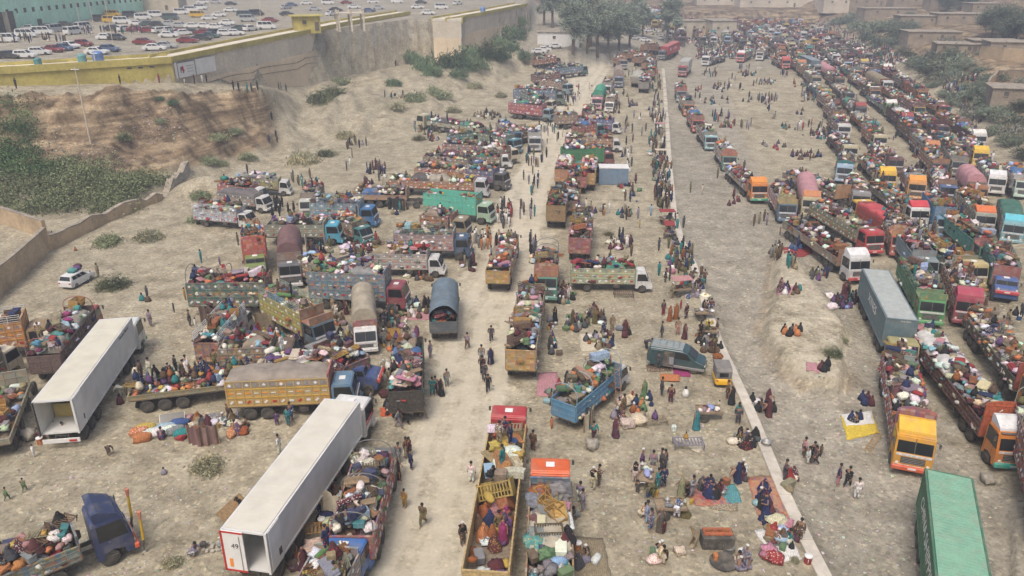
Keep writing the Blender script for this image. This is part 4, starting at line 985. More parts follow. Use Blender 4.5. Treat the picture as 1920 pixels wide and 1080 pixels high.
def tree(p, h, w, col, stem, place, seed):
    rnd = random.Random(seed); t = thing('tree', p, 0, 'tree', stem, place, 'tall hazy trees'); b = MB()
    tips = []; b.tube([(0,0,-.5),(rnd.uniform(-.3,.3),rnd.uniform(-.3,.3),h*.35),(rnd.uniform(-.5,.5),0,h*.8)], [.035*h,.022*h,.008*h], M_bark, 7)
    for k in range(8):
        a = k*2.4+seed; z0 = h*rnd.uniform(.15,.6); r = w*rnd.uniform(.5,.95); z1 = z0+h*rnd.uniform(.12,.3)
        b.tube([(0,0,z0),(math.cos(a)*r*.5,math.sin(a)*r*.5,z0+(z1-z0)*.6),(math.cos(a)*r,math.sin(a)*r,z1)], [.012*h,.008*h,.003*h], M_bark, 5); tips.append((math.cos(a)*r*.8,math.sin(a)*r*.8,z1,w*rnd.uniform(.35,.55)))
    tips += [(rnd.uniform(-.3,.3)*w, rnd.uniform(-.3,.3)*w, h*q, w*rnd.uniform(.4,.6)) for q in (.5,.65,.78,.9)]
    b.build('trunk', t)
    vs, fs, cs = [], [], []
    for i, (x, y, z, r) in enumerate(tips):
        v, f, c = leafy(seed*31+i, 22, 26, (r*1.1, r*1.1, r), .24, shape='ball'); o = len(vs); vs += [q+Vector((x, y, z)) for q in v]; fs += [tuple(n+o for n in g) for g in f]; cs += c
    m = MB(); m.v = [tuple(v) for v in vs]; m.f = [list(f) for f in fs]; m.m = [0]*len(fs); m.c = cs; m.mats = [M_leaf]; m.build('crown', t, color=col); return t
EXTRA = []
def C(n, k=1.): return tuple(v*k for v in PAL[n])
def at2(px, py, z): x, y = flat_pt(px, py, z); return Vector((x, y, z))
# ================================================================ kerb between camp and riverbed
def wall_run(name, pts, h, w, m, mtop, cat, stem, place='', base=-.6, cope=.12, seg=1.5, rough=.08, tops=None):
    t = thing(name, (pts[0][0], pts[0][1], T(*pts[0])), 0, cat, stem, place); o = Vector(t.location); b = MB(); c = MB()
    P = []
    for a, q in zip(pts, pts[1:]):
        n = max(1, int(math.hypot(q[0]-a[0], q[1]-a[1])/seg))
        P += [(a[0]+(q[0]-a[0])*k/n, a[1]+(q[1]-a[1])*k/n) for k in range(n)]
    P.append(pts[-1]); sec = []
    for i, p in enumerate(P):
        q0, q1 = P[max(0, i-1)], P[min(len(P)-1, i+1)]; dx, dy = q1[0]-q0[0], q1[1]-q0[1]; l = math.hypot(dx, dy); nx, ny = -dy/l, dx/l
        f = i/(len(P)-1); hh = h if tops is None else tops[0]+(tops[1]-tops[0])*f
        z = T(*p); r = rough*noise.noise((p[0]*.4, p[1]*.4, 2)); zt = z+hh+r*6*rough
        sec.append(((p[0]+nx*w/2+r, p[1]+ny*w/2), (p[0]-nx*w/2+r, p[1]-ny*w/2), z+base, zt))
    for B, z0f, z1f, mm, ex in ((b, lambda s: s[2], lambda s: s[3], m, 0), (c, lambda s: s[3]+.003, lambda s: s[3]+cope, mtop, .06)):
        vs = []
        for s in sec:
            (ax, ay), (bx, by) = s[0], s[1]; mx, my = (ax+bx)/2, (ay+by)/2; k = 1+ex
            ax, ay, bx, by = mx+(ax-mx)*k, my+(ay-my)*k, mx+(bx-mx)*k, my+(by-my)*k
            vs += [Vector((ax, ay, z0f(s)))-o, Vector((ax, ay, z1f(s)))-o, Vector((bx, by, z1f(s)))-o, Vector((bx, by, z0f(s)))-o]
        fs = [(i*4+k, i*4+(k+1) % 4, i*4+4+(k+1) % 4, i*4+4+k) for i in range(len(sec)-1) for k in range(4)]+[(3, 2, 1, 0), tuple(len(vs)-4+k for k in range(4))]
        B.add(vs, fs, mm)
    b.build('wall', t); 
    if cope: c.build('coping', t)
    return t
kb = MB()
for (a, b) in zip(KERB, KERB[1:]):
    l = math.hypot(b[0]-a[0], b[1]-a[1]); n = max(1, int(l/(2.1 if a[1] < 90 else 5))); rz = math.atan2(b[1]-a[1], b[0]-a[0])
    for k in range(n):
        f = (k+.5)/n; x, y = a[0]+(b[0]-a[0])*f, a[1]+(b[1]-a[1])*f; z = plain(y)
        kb.box((x+.05, y, z-.2+.02*random.random()), (l/n-.05, .82, .72), M_kerb, rz=rz+random.uniform(-.008, .008), bev=.03)
tag(kb.build('concrete_kerb'), 'kerb', 'long pale concrete kerb of jointed blocks between camp and gravel riverbed')
# ================================================================ retaining wall and upper lot
PAR = []
for px, py in ((-330,142),(-60,128),(20,124),(320,106),(400,90),(480,74),(567,57),(650,40),(768,21)):
    yy = (540-py)/FPX; r = (SP-yy*CP)/(CP+yy*SP); Y = 17.86/(r+.022); z = 17+(Y-130)*.022; zc = Y*CP+(CAM_H-z)*SP; PAR.append(Vector(((px-960)/FPX*zc, Y, z)))
PAR2 = []
for px, py in ((836,34),(905,22),(988,6)):
    yy = (540-py)/FPX; r = (SP-yy*CP)/(CP+yy*SP); Y = 17.86/(r+.022); z = 17+(Y-130)*.022; zc = Y*CP+(CAM_H-z)*SP; PAR2.append(Vector(((px-960)/FPX*zc, Y, z)))
def strip(b, A, B, z0a, z0b, z1a, z1b, thick, m, off=0.):
    d = (B-A); d.z = 0; d.normalize(); n = Vector((d.y, -d.x, 0))      # towards the camera
    a0, b0 = A+n*off, B+n*off; a1, b1 = A+n*(off-thick), B+n*(off-thick)
    vs = [Vector((p.x, p.y, z)) for p, z in ((a0, z0a), (b0, z0b), (b1, z0b), (a1, z0a), (a0, z1a), (b0, z1b), (b1, z1b), (a1, z1a))]
    b.add(vs, [(3,2,1,0),(4,5,6,7),(0,1,5,4),(1,2,6,5),(2,3,7,6),(3,0,4,7)], m)
def retaining(name, P, stem, yellow_to, upper=True):
    t = thing(name, (0, 0, 0), 0, 'wall' if yellow_to == 0 else 'building', stem); w = MB(); band = MB(); roof = MB(); back = MB()
    for i, (A, B) in enumerate(zip(P, P[1:])):
        yel = i < yellow_to; d = (B-A).normalized()
        za, zb = T(A.x, A.y-1.5)-3, T(B.x, B.y-1.5)-3
        if yel: strip(w, A, B, za, zb, A.z-1.15, B.z-1.15, 4.2, M_yel, 0)
        else:
            strip(w, A, B, za, zb, A.z-5.2, B.z-5.2, 4.2, M_plast, .12); strip(w, A, B, A.z-5.2, B.z-5.2, A.z-.95, B.z-.95, 4.2, M_conc, 0)
        strip(band, A, B, A.z-1.15 if yel else A.z-.95, B.z-1.15 if yel else B.z-.95, A.z, B.z, .35, M_yel, .3)
        strip(roof, A, B, A.z-.9, B.z-.9, A.z-.28, B.z-.28, 4.2, M_roof, -.06)
        strip(back, A, B, A.z-1.4, B.z-1.4, A.z+.25, B.z+.25, .3, M_yel, -4.3)
    w.build('wall', t); band.build('parapet_band', t); roof.build('roof_walkway', t); back.build('rear_parapet', t)
    return t
shops = retaining('shop_building', PAR[:4], 'long low yellow building with flat pale roof along the top of the earth cliff', 3)
for k in range(13):          # ventilation openings under the roof band
    A, B = PAR[1], PAR[3]; f = .17+.06*k; p = A.lerp(B, f); d = (B-A).normalized()
    MB().box((0, 0, 0), (.75, .16, .3), M_dark).box((0, .0, .2), (.95, .22, .06), M_conc).build('vent_opening', shops, (p.x+d.y*.06, p.y-d.x*.06, p.z-1.55), rz=math.atan2(d.y, d.x))
retaining('retaining_wall', PAR[3:], 'tall grey and tan concrete retaining wall with yellow top band', 0)
retaining('retaining_wall', [PAR2[0]+Vector((.5, 9, 0))]+PAR2, 'farther retaining wall section with yellow top band beyond the gap', 0)
gw = thing('gap_wall', (0, 0, 0), 0, 'wall', 'lower plain concrete wall closing the gap between the two retaining walls'); b = MB()
A, B = PAR[-1]+Vector((0, .5, -2.4)), PAR2[0]+Vector((0, 8, -2.6)); strip(b, A, B, 2, 2, A.z, B.z, .8, M_plast); b.build('wall', gw)
# wall cracks and cables
cb = MB()
for off in (0, 1.4):
    pts = []
    for i in range(3, 8):
        A, B = PAR[i], PAR[i+1]; d = (B-A).normalized()
        for k in range(5):
            p = A.lerp(B, k/5); pts.append((p.x+d.y*.2, p.y-d.x*.2-.15, p.z-6.3-off-.5*math.sin(i+k*.6)))
    cb.tube(pts, .05, M_dark, 4)
tag(cb.build('cable'), 'cable', 'pair of dark cables sagging along the face of the retaining wall')
# billboard on a white painted wall
A, B = PAR[3], PAR[4]; d = (B-A).normalized(); rz = math.atan2(d.y, d.x); zb_ = T(A.x, A.y-1.5)
sgn = thing('wall_sign', (A.x+d.y*.2, A.y-d.x*.2, 0), rz, 'sign', 'white painted wall panel with framed red and blue logo board'); ln = (B-A).length*.93
MB().box((ln/2, -.36, (zb_+.6+A.z-1.1)/2), (ln, .06, A.z-1.1-zb_-.6), M_white).build('white_panel', sgn)
zc_ = (zb_+A.z)/2-.3; fr = MB()
for x, z, w, h in ((3.1, zc_+1.35, 5.3, .16), (5.7, zc_, .16, 2.8), (.5, zc_, .16, 2.8)): fr.box((x, -.42, z), (w, .06, h), mat('grey frame', (.2,.2,.22)))
fr.build('frame', sgn)
lg = MB(); M_blu = mat('blue ink', (.12,.2,.36)); lg.lathe([(.45,-.02),(.45,.02)], M_red, 14, (1.9, -.41, zc_+.25), axis='Y', sx=.8); lg.box((2.15,-.41,zc_-.25), (.3,.04,.7), M_red, ry=.5)
lg.box((1.4,-.41,zc_+.05), (.22,.04,1.), M_blu); lg.box((1.55,-.41,zc_+.45), (.4,.04,.2), M_blu); lg.build('logo', sgn)
for k in range(3): MB().box((4.1, -.41, zc_+.55-.5*k), (2.2-.3*k, .03, .13), mat('grey ink', (.4,.4,.4))).build('text_line', sgn)
def house(px, py, z, L, D, H, rz, m, stem, place='', name='mud_house', cat='house', wins=2, door=True, roofm=None, over=.35, p=None):
    p = p or at2(px, py, z); z0 = min(T(p.x+a, p.y+b) for a in (-L/2, 0, L/2) for b in (-D/2, D/2)); t = thing(name, (p.x, p.y, p.z), rz, cat, stem, place); dn = min(3 if name != 'guard_room' else .6, max(.5, p.z-z0+.6))
    H *= .8 if name == 'mud_house' else 1; MB().box((0, 0, (H-dn)/2), (L, D, H+dn), m).build('wall', t); MB().box((0, 0, H+.14), (L+over*2, D+over*2, .25), roofm or M_mudtop, bev=.04).build('roof', t)
    for k in range(wins):
        x = -L/2+L*(k+.6)/(wins+.5); w = MB().box((0, 0, 0), (.9, .08, .9), M_dark).build('window', t, (x, -D/2-.045, H*.6)); MB().box((0, -.05, -.5), (1.15, .14, .1), m).build('sill', w)
    if door: dd = MB().box((0, 0, 1), (1., .08, 2.), M_wood).build('door', t, (L*.36, -D/2-.045, 0), color=(.15, .12, .1)); MB().box((.35, -.07, 1), (.06, .06, .2), M_steel).build('handle', dd)
    return t
# guard room on the wall and the concrete frame beside it
pg = PAR[6].lerp(PAR[7], .12); gr_ = house(0, 0, 0, 6.2, 4.6, 3.2, .35, M_yel, 'square yellow guard room with overhanging flat roof on the wall walkway', name='guard_room', wins=1, roofm=M_yel, over=.7, p=Vector((pg.x-1, pg.y+2.4, pg.z-.4)))
pf = thing('concrete_frame', (pg.x+8.5, pg.y+8, pg.z-1), .35, 'frame', 'unfinished concrete column frame standing behind the yellow guard room'); b = MB()
for x in (-3, 0, 3):
    for y in (-2, 2): b.box((x, y, 2.5), (.4, .4, 5), M_conc)
b.box((0, 0, 4.2), (6.6, 4.6, .3), M_conc); b.build('columns', pf)
# mint green building
ga, gc = G(0, 63), G(285, 17); ga = ga-(gc-ga).normalized()*14; gb = Vector((ga.x, ga.y, ga.z-.2)); gt = thing('green_building', gb, math.atan2(gc.y-ga.y, gc.x-ga.x), 'building', 'large mint green two storey building beside the parked vans'); L_ = (gc-ga).length+8
gb_w = MB(); gb_w.box((L_/2-8, 7, 5), (L_, 14, 12), M_green)
for k in range(int(L_/8)): gb_w.box((-6+8*k, -.06, 5), (.35, .3, 12), M_green)
gb_w.build('wall', gt); MB().box((L_/2-8, 7, 11.2), (L_+1, 15, .5), M_roof).build('roof', gt)
for k in range(int(L_/4)-1):
    for zz in (5.2,):
        if 6 < k*4-5 < 18: continue
        MB().box((0, 0, 0), (1.1, .12, 1.1), M_dark).build('window', gt, (-5+4*k, -.1, zz))
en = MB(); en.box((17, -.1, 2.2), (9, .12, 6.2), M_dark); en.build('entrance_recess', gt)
cl_ = MB(); cl_.box((17, -.5, 2.2), (1., .7, 6.2), M_cream); cq = MB(); cq.box((12.3, -.4, 2.2), (.6, .5, 6.2), M_green); cl_.build('column', gt); cq.build('column', gt); MB().box((21.7, -.4, 2.2), (.6, .5, 6.2), M_green).build('column', gt)
for x in (2, 33): MB().box((0, 0, 1.3), (2.4, .12, 2.8), M_dark).build('doorway', gt, (x, -.1, 0))
house(0, 0, 0, 30, 12, 10, .15, M_cream, 'pale beige building at the top edge beside the mint green building', name='beige_building', cat='building', wins=6, p=at2(262, 20, 17.6))
# water tanks on the shop roof, poles
for px, py, cn, s, nm in ((128,103,'blue',1.35,'large blue plastic water tank on the yellow building roof'),(160,97,'blue',1.5,'large blue plastic water tank on the yellow building roof'),(129,108,'green',1.2,'green plastic water tank on the yellow building roof'),(46,117,'teal',1.,'low teal plastic tank on the yellow building roof'),(750,22,'blue',1.3,'')):
    if px == 128: continue
    if px == 750: p = PAR2[1]+Vector((0, 2.4, -.28)); nm = 'small blue barrel on the farther retaining wall'
    else:
        f = (px+60)/(380); p = PAR[1].lerp(PAR[3], f)+Vector((.4, 2, -.28))
    t = MB().lathe([(.5,0),(.6,.05),(.6,.4),(.57,.45),(.6,.5),(.6,.95),(.5,1.1),(.2,1.2)], M_paint, 16).build('water_tank', None, p, C({'green':'turquoise'}.get(cn, cn)) if cn != 'blue' else (.1,.22,.5)); t.scale = (s, s, s); tag(t, 'tank', nm)
def pole(px, py, h, r=.09, dz=0, stem='', lamp=False, wires=0, top=None, p=None):
    p = p or G(px, py); t = thing('utility_pole' if not lamp else 'lamp_pole', p, 0, 'pole', stem); MB().tube([(0,0,-.4),(0,0,h)], [r,r*.6], M_conc, 8).build('pole', t)
    if lamp: MB().tube([(0,0,h),(.5,-.3,h+.3)], .05, M_steel, 5).box((.7,-.4,h+.3), (.5,.25,.1), M_steel).build('lamp_arm', t)
    else: MB().box((0,0,h-.4), (1.2,.1,.1), M_wood).build('crossarm', t)
pole(170, 268, 11.5, .13, stem='pale leaning utility pole in front of the earth cliff')
pole(186, 152, 5, .12, stem='short white post at the foot of the yellow building')
for px, py, h in ((213,88,12),(178,60,13),(400,62,11),(490,42,10),(310,28,11),(150,45,9)): pole(px, py, h, .08, stem='thin lamp pole rising among cars in the upper lot', lamp=True)
pole(1415, 196, 9, .07, stem='thin bare pole standing on the open riverbed')
# mud brick compound at left
wall_run('mud_wall', [tuple(G(92,470)[:2]), tuple(G(30,530)[:2]), tuple(G(-70,620)[:2])], 2.9, .45, M_mud, M_mudtop, 'wall', 'tan mud wall with stone coping running to the left picture edge')
wall_run('mud_wall', [tuple(G(88,447)[:2]), tuple(G(0,417)[:2]), tuple(G(-90,390)[:2])], 2.3, .45, M_mud, M_mudtop, 'wall', 'back mud wall of the roofless compound at left edge')
wall_run('mud_wall', [tuple(G(98,468)[:2]), tuple(G(170,432)[:2]), tuple(G(245,398)[:2]), tuple(G(306,372)[:2])], 1.7, .6, M_mud, M_mudtop, 'wall', 'long crumbling low mud wall behind the dry field', rough=.36, cope=.15, tops=(1.9, .9))
wall_run('stone_wall', [tuple(G(309,372)[:2]), tuple(G(352,318)[:2])], 1.3, .9, M_rock, M_mudtop, 'wall', 'ruined stone wall stub beside the sand heap', rough=.6, cope=.15, tops=(1.2, 1.6))
# right hillside houses
for i, (px, py, z, L, D, H, rz, st) in enumerate(((1742,76,9,16,9,3.6,-.15,'flat roofed mud house low on the right hillside'),(1790,98,9,11,8,3.,-.3,'small mud house with sloping pale roof above the grey bushes'),(1725,46,11,18,8,4,-.1,'long mud house behind the first hillside row'),(1800,42,12,20,10,4,-.15,'mud house with green shuttered porch on the right hillside'),
     (1660,30,11,22,9,4,0,'wide mud house at the far end of the hillside village'),(1860,92,10.5,12,7,3,-.2,'mud house beside the dark trees on the right hillside'),(1900,98,11,14,8,3.4,-.25,'mud house at the right picture edge below the trees'),(1780,12,15,20,9,4,-.1,'upper mud house near the top right of the village'),(1700,8,14,16,8,4,0,'farthest mud house near the top of the village'),(1840,22,15,12,8,4,0,'tall grey mud house on the upper hillside'),(1905,186,6.2,11,8,3.2,-.35,'nearest mud house with pale flat roof at the right edge'),(1620,10,13,18,9,4,0,'pale flat house beyond the far trees'))):
    house(px, py, z, L, D, H, rz, M_hut, st, wins=2+i % 2, p=G(px, py))
wall_run('compound_wall', [tuple(G(1850,170)[:2]), tuple(G(1868,150)[:2]), tuple(G(1935,158)[:2])], 2.2, .4, M_mud, M_mudtop, 'wall', 'low grey compound wall on the right hillside slope')
wall_run('compound_wall', [tuple(G(1835,110)[:2]), tuple(G(1880,112)[:2]), tuple(G(1940,118)[:2])], 3, .4, M_mud, M_mudtop, 'wall', 'tall mud wall below the hillside trees at right edge')
# white building, market block and far sheds
house(1046,74,0,13,7,3.6,-.12,M_white,'white building with veranda behind the parked cars at upper centre',name='white_building',cat='building',wins=1,p=G(1048,82))
house(0,0,0,26,9,6,.12,M_cream,'cream market building with flat roof beyond the red container',name='market_building',cat='building',wins=6,p=G(1305,66)); house(0,0,0,10,16,6.5,.05,M_cream,'cream square block at the right end of the market building',name='market_building',cat='building',wins=2,p=G(1346,68))
for px, py, L, st in ((1440,12,34,'long grey shed on the far bank'),(1500,9,30,'grey shed with dark front on the far bank'),(1345,8,26,'hazy grey shed at the far left of the bank'),(1580,12,24,'pale shed at the far right of the bank')): house(px, py, 0, L, 12, 4, 0, M_conc, st, name='far_shed', cat='shed', wins=3, p=G(px, py))
# sheet metal cube container near the middle
p = G(1149, 343); t = thing('metal_container', p, -.06, 'container', 'blue corrugated metal container with white roof beside the goods trucks'); b = MB()
b.box((0,0,1.35), (4.6,2.6,2.6), M_paint)
for k in range(17): b.box((-2.15+.27*k,-1.32,1.35), (.12,.05,2.4), M_paint)
b.build('container_body', t, color=(.16,.25,.36)); MB().box((0,0,2.72), (4.7,2.7,.12), M_white).build('container_roof', t)
MB().box((-2.75,.1,1.2), (.1,1.9,2.4), M_wood).build('side_door', t, color=(.45,.25,.1))
# ================================================================ cars of the upper lot
CARS = """14,75,v,w,10;50,66,v,w,8;80,61,v,w,15;57,53,s,w,10;104,56,v,s,70;137,61,v,w,75;157,52,v,w,70;92,50,s,d,20;122,46,s,d,15;17,104,s,d,-5;47,104,h,w,5;75,98,h,w,15;101,93,s,m,-25;120,90,s,b,-25;132,86,s,w,-25;155,82,s,m,-20;200,70,s,w,-3;219,71,s,d,-25;270,79,s,m,0;182,97,s,w,-5;204,92,s,b,-15;290,90,s,w,10;310,86,s,s,10;
213,53,s,d,5;234,55,h,w,60;256,55,s,m,5;279,57,s,m,0;300,58,h,w,60;317,57,h,w,55;340,60,s,m,20;362,61,s,d,5;385,61,s,m,0;405,61,s,d,60;424,63,h,w,10;441,62,s,w,10;470,54,h,w,60;500,51,v,w,10;452,53,s,g,0;430,53,s,s,5;404,51,s,w,0;384,49,s,w,5;362,49,s,w,5;338,48,s,s,0;318,45,s,s,0;296,45,s,d,5;278,45,s,g,0;258,44,s,w,10;229,41,v,w,15;209,39,v,y,0;190,37,v,d,5;212,28,v,y,5;245,29,v,d,0;268,34,v,w,20;293,29,v,w,15;320,34,v,g,0;340,24,v,w,10;358,19,v,w,5;376,15,v,w,5;371,29,v,y,0;392,34,s,w,10;411,28,s,w,5;427,43,s,w,-3;432,19,s,w,0;433,7,s,d,5;459,29,v,g,0;464,37,v,s,5;481,26,v,d,20;507,38,s,m,0;317,66,s,w,5;352,76,s,m,5;380,71,s,d,-10;395,67,s,g,-10;380,4,s,w,0;405,4,s,s,0;536,14,s,s,60;547,9,s,b,0;538,26,s,d,5;590,17,s,s,10;622,26,s,w,60;630,18,s,d,5;664,13,s,w,0;692,20,s,b,5;710,14,s,s,0;783,13,s,w,0;803,24,s,w,-10;828,14,v,w,0;650,5,s,m,5;790,4,s,d,0;858,6,s,w,60;700,3,s,w,0;745,3,v,w,0;615,5,v,w,0;575,6,s,w,5;345,62,s,w,30"""
CK = {'w': 'white', 'm': 'maroon', 'd': 'dark', 's': 'silver', 'g': 'dark green', 'y': 'yellow', 'b': 'blue'}
for s_ in CARS.replace('\n', '').split(';'):
    px, py, k, c_, a = s_.split(','); px, py = float(px), float(py)
    pl = 'near the mint green building' if px < 180 and py < 70 else 'by the yellow roof edge' if py > 60 and px < 400 and (py > 74 or px > 290) else 'in the packed middle of the upper lot' if px < 520 and py > 40 else 'in the far part of the upper lot' if px < 520 else 'beyond the guard room on the upper lot'
    p = flat_pt(px, py, 17.2); 
    for _ in range(3): p = flat_pt(px, py, T(*p)+.5)
    car(Vector((*p, T(*p))), k, CK[c_], math.radians(float(a)), pl)
for q_ in (('rig',1000,152,1058,146,'dark grey','maroon','dark cab truck behind the blue sided one'),('rig',1078,250,1128,244,'teal','red','teal cab truck in the central upper cluster'),('rig',1070,288,1120,284,'brown','dark grey','brown cab truck in the central upper cluster'),('rig',1066,400,1072,350,'grey','brown','brown goods truck between the two central columns'),('rig',905,300,968,290,'cream','brown','cream cab truck in the third left row'),('rig',842,262,900,258,'green','dark green' if 0 else 'teal','green cab truck below the cream flatbed'),('rig',800,420,880,428,'khaki','rust brown','khaki cab truck under the turquoise tipper'),('rig',880,332,952,340,'dark grey','blue','dark cab truck ending the second left row'),('rig',610,520,560,498,'brown','khaki','brown loaded truck behind the lattice sided truck'),('rig',640,690,590,662,'grey','maroon','grey cab truck loaded beside the arched tan canvas'),('rig',470,672,560,668,'brown','khaki','khaki truck loaded behind the camouflage trailer'),('rig',940,262,1000,250,'khaki','brown','khaki cab truck beside the pale front truck'),('rig',1000,196,1040,200,'cream','dark grey','cream cab truck between crimson and blue sided trucks'),('rig',1150,182,1142,200,'white','khaki','white cab truck right of the pink cab'),('rig',640,425,690,440,'teal','khaki','teal cab truck loaded beside the cream and cyan one'),('rig',690,525,640,500,'maroon','grey','maroon cab truck loaded above the lattice sided truck'),('rig',860,312,905,318,'blue','khaki','blue cab truck wedged between the long trucks'),('rig',980,182,1010,196,'grey','teal','grey cab truck between the crimson and blue sides'),('rig',1060,228,1095,226,'rust brown','khaki','rust cab truck left of the royal blue sides'),('rig',1088,330,1120,322,'dark grey','maroon','charcoal cab truck above the orange rosette tailgate'),('rig',1205,168,1212,150,'khaki','grey','tan cab truck right of the tented canvas'),('rig',1000,118,1050,112,'brown','rust brown','brown cab truck at the head of the left rows'),('rig',-30,700,20,668,'cream','olive','cream cab truck behind the skeletal flatbed')): EXTRA.append(q_)
for px, py, c_, a in ((1010,100,'w',5),(1020,96,'w',5),(1031,93,'s',5),(1042,90,'w',5),(1209,78,'w',0),(1190,74,'s',0),(1165,52,'w',20),(1185,55,'w',20),(1215,60,'w',20),(1240,74,'w',70),(1170,62,'s',0)):
    car(G(px, py), 's', CK[c_], math.radians(a), 'below the tall trees at upper centre', 'cars parked under the trees')
# ================================================================ vegetation
SG, SD, SB = (.21,.235,.13), (.115,.165,.085), (.28,.265,.165)
for px, py, s, c_ in ((210,538,1.9,SG),(203,458,1.6,SG),(280,450,1.7,SB),(372,415,1.4,SG),(376,372,1.5,SG),(466,298,1.7,SG),(390,306,1.5,SG),(415,310,1.2,SG),(600,192,3.2,SG),(622,178,3.,SG),(640,160,2.5,SG),(738,160,2.,SD),(648,258,1.8,SB),(570,305,2.6,SB),(612,292,1.8,SG),(745,205,2.4,SB),(780,188,2.6,SG),(815,178,2.4,SG),(835,185,2.2,SG),(850,210,2.,SB),(890,165,2.,SB),(940,182,1.6,SB),(785,262,1.4,SB),(1140,440,.7,SB),(1560,665,.9,SG),(1583,640,.4,SG),(390,880,1.1,SB),(270,345,1.2,SG),(440,250,1.4,SG),(230,262,1.5,SG),(323,195,1.,SD),(300,187,.8,SD),(300,230,1.,SG),(410,262,1.6,SG),(1490,1052,.3,SB),(325,1058,.6,SB),(560,600,.6,SB),(1000,640,.5,SB)):
    place = 'on the sandy bank below the retaining wall' if 560 < px < 960 and py < 240 else 'on the open ground at left' if px < 560 and py > 330 else 'near the earth cliff' if px < 480 and py < 330 else 'among the dry tufts below the bank' if py < 340 else 'on the trampled ground'
    shrub(G(px, py), s, c_, 'grey green scrub bush' if c_ == SG else 'dry tan scrub bush' if c_ == SB else 'dark green scrub bush', place, h=.85)
for px, py, s in ((670,215,0),(800,128,3.4),(850,125,4.4),(880,115,4.5),(915,108,4.2),(830,108,4),(868,100,4.2),(895,130,3.6),(925,85,3.8),(945,75,4.6),(965,70,4.2),(935,110,3.4),(980,110,2.6),(810,140,2.6),(860,145,2.6),(780,118,2.8),(765,108,2.4),(900,92,3.8),(955,95,3.2),(975,45,2.5)):
    if s: shrub(G(px, py), s, SD, 'large dark green bush', 'in the thicket below the retaining wall', h=1.05, group='thicket below the retaining wall')
for px, py, s in ((1610,55,5),(1640,60,5.5),(1670,55,5),(1690,68,5),(1655,85,4.5),(1685,85,4.2),(1630,75,4.2),(1720,82,3.8),(1700,55,5),(1600,40,5),(1575,45,4.5),(1765,115,4.4),(1785,108,4.8),(1745,125,4.2),(1770,132,4),(1795,125,4),(1740,140,3.6),(1765,150,3.4),(1785,148,3.6),(1810,130,3.6),(1725,120,3.5),(1800,190,3),(1840,180,3.4),(1860,195,3.4),(1880,190,3.2),(1855,215,3),(1885,225,3),(1910,235,2.8),(1900,270,2.6),(1925,290,2.6),(1870,250,2.2),(1650,105,3),(1855,150,2.4),(1910,60,4.5),(1915,205,3)):
    shrub(G(px, py), s, (.14,.165,.11), 'hazy grey green bush', 'above the right hand queues', h=.8, group='bushes of the right hillside')
for k in range(95):
    px, py = random.uniform(1620, 1925), random.uniform(15, 300)
    if px > 1600+(py-60)*1.15+25 or (py < 70 and px > 1600): 
        shrub(G(px, py), random.uniform(1.2, 3.2), random.choice([(.14,.165,.11),(.2,.19,.14)]), 'low hazy scrub bush', 'on the right hillside slope', h=.7, group='bushes of the right hillside')
for i, (px, py, h, w) in enumerate(((1085,72,19,4.5),(1060,66,20,5),(1105,88,20,5.2),(1120,105,16,5),(1140,98,15,5.5),(1160,95,15,5.5),(1100,110,14,5),(1180,88,13,5),(1036,52,17,4.5),(1020,48,16,4),(1075,98,15,5),(1250,82,18,4.6),(1265,76,16,4),(1195,45,17,4.5),(1205,70,12,4))):
    tree(G(px, py), h, w*.82, (.19,.225,.17), 'tall hazy tree', 'in the grove at upper centre' if px < 1190 else 'behind the red container', i)
for i, (px, py, h, w) in enumerate(((1858,72,9,5),(1880,74,9,5.5),(1905,76,8,5),(1775,24,9,5),(1812,18,9,5),(1620,5,8,5),(1500,5,8,5),(1275,8,12,5),(1390,2,9,6),(1690,4,8,6),(1100,12,14,6),(1330,4,10,6),(1250,5,13,6))):
    tree(G(px, py), h, w, (.07,.09,.06), 'rounded dark hazy tree', 'among the hillside houses' if px > 1600 else 'on the far horizon bank', 30+i)
# gully scrub: one mass of leaves
ms = Mass(); rnd = random.Random(3); Q = np.array([(-1,0,0),(0,.45,0),(1,0,0),(0,-.45,0)], float); FQ = np.array([[0,1,2,3]])
VV, FF, CC = [], [], []
for k in range(520):
    px = rnd.uniform(-60, 345); f = rnd.random(); py = 398-f*(92+(30 if px < 70 else 0)-(30 if px > 200 else 0)); 
    if px > 250 and py > 365-(px-250)*.35: continue
    if px < 60 and rnd.random() < .3: py = rnd.uniform(190, 300)
    c0 = G(px, py); r = rnd.uniform(1.2, 2.3); tone = rnd.choice([.45,.6,.8,1.,1.2]); cl0 = (.18,.21,.10) if px > 110 or py > 330 else (.085,.15,.05)
    for j in range(110):
        d = Vector((rnd.gauss(0,.6), rnd.gauss(0,.6), abs(rnd.gauss(0,.42))+.02))*r; a = Vector((rnd.gauss(0,1), rnd.gauss(0,1), rnd.gauss(0,1))).normalized(); b_ = a.orthogonal().normalized(); s = rnd.uniform(.1,.2); q = c0+d
        o = len(VV); VV += [q-a*s, q+b_*s*.5, q+a*s, q-b_*s*.5]; FF.append((o,o+1,o+2,o+3)); t_ = tone*rnd.uniform(.75,1.25); CC.append((cl0[0]*t_, cl0[1]*t_, cl0[2]*t_))
ms.V = [np.array([tuple(v) for v in VV])]; ms.F = [np.array(FF)]; ms.C = [np.array(CC, 'f')]; ms.n = len(VV)
ms.build('scrub_thicket', M_leaf, 'dense green scrub filling the gully below the earth cliff', 'scrub')
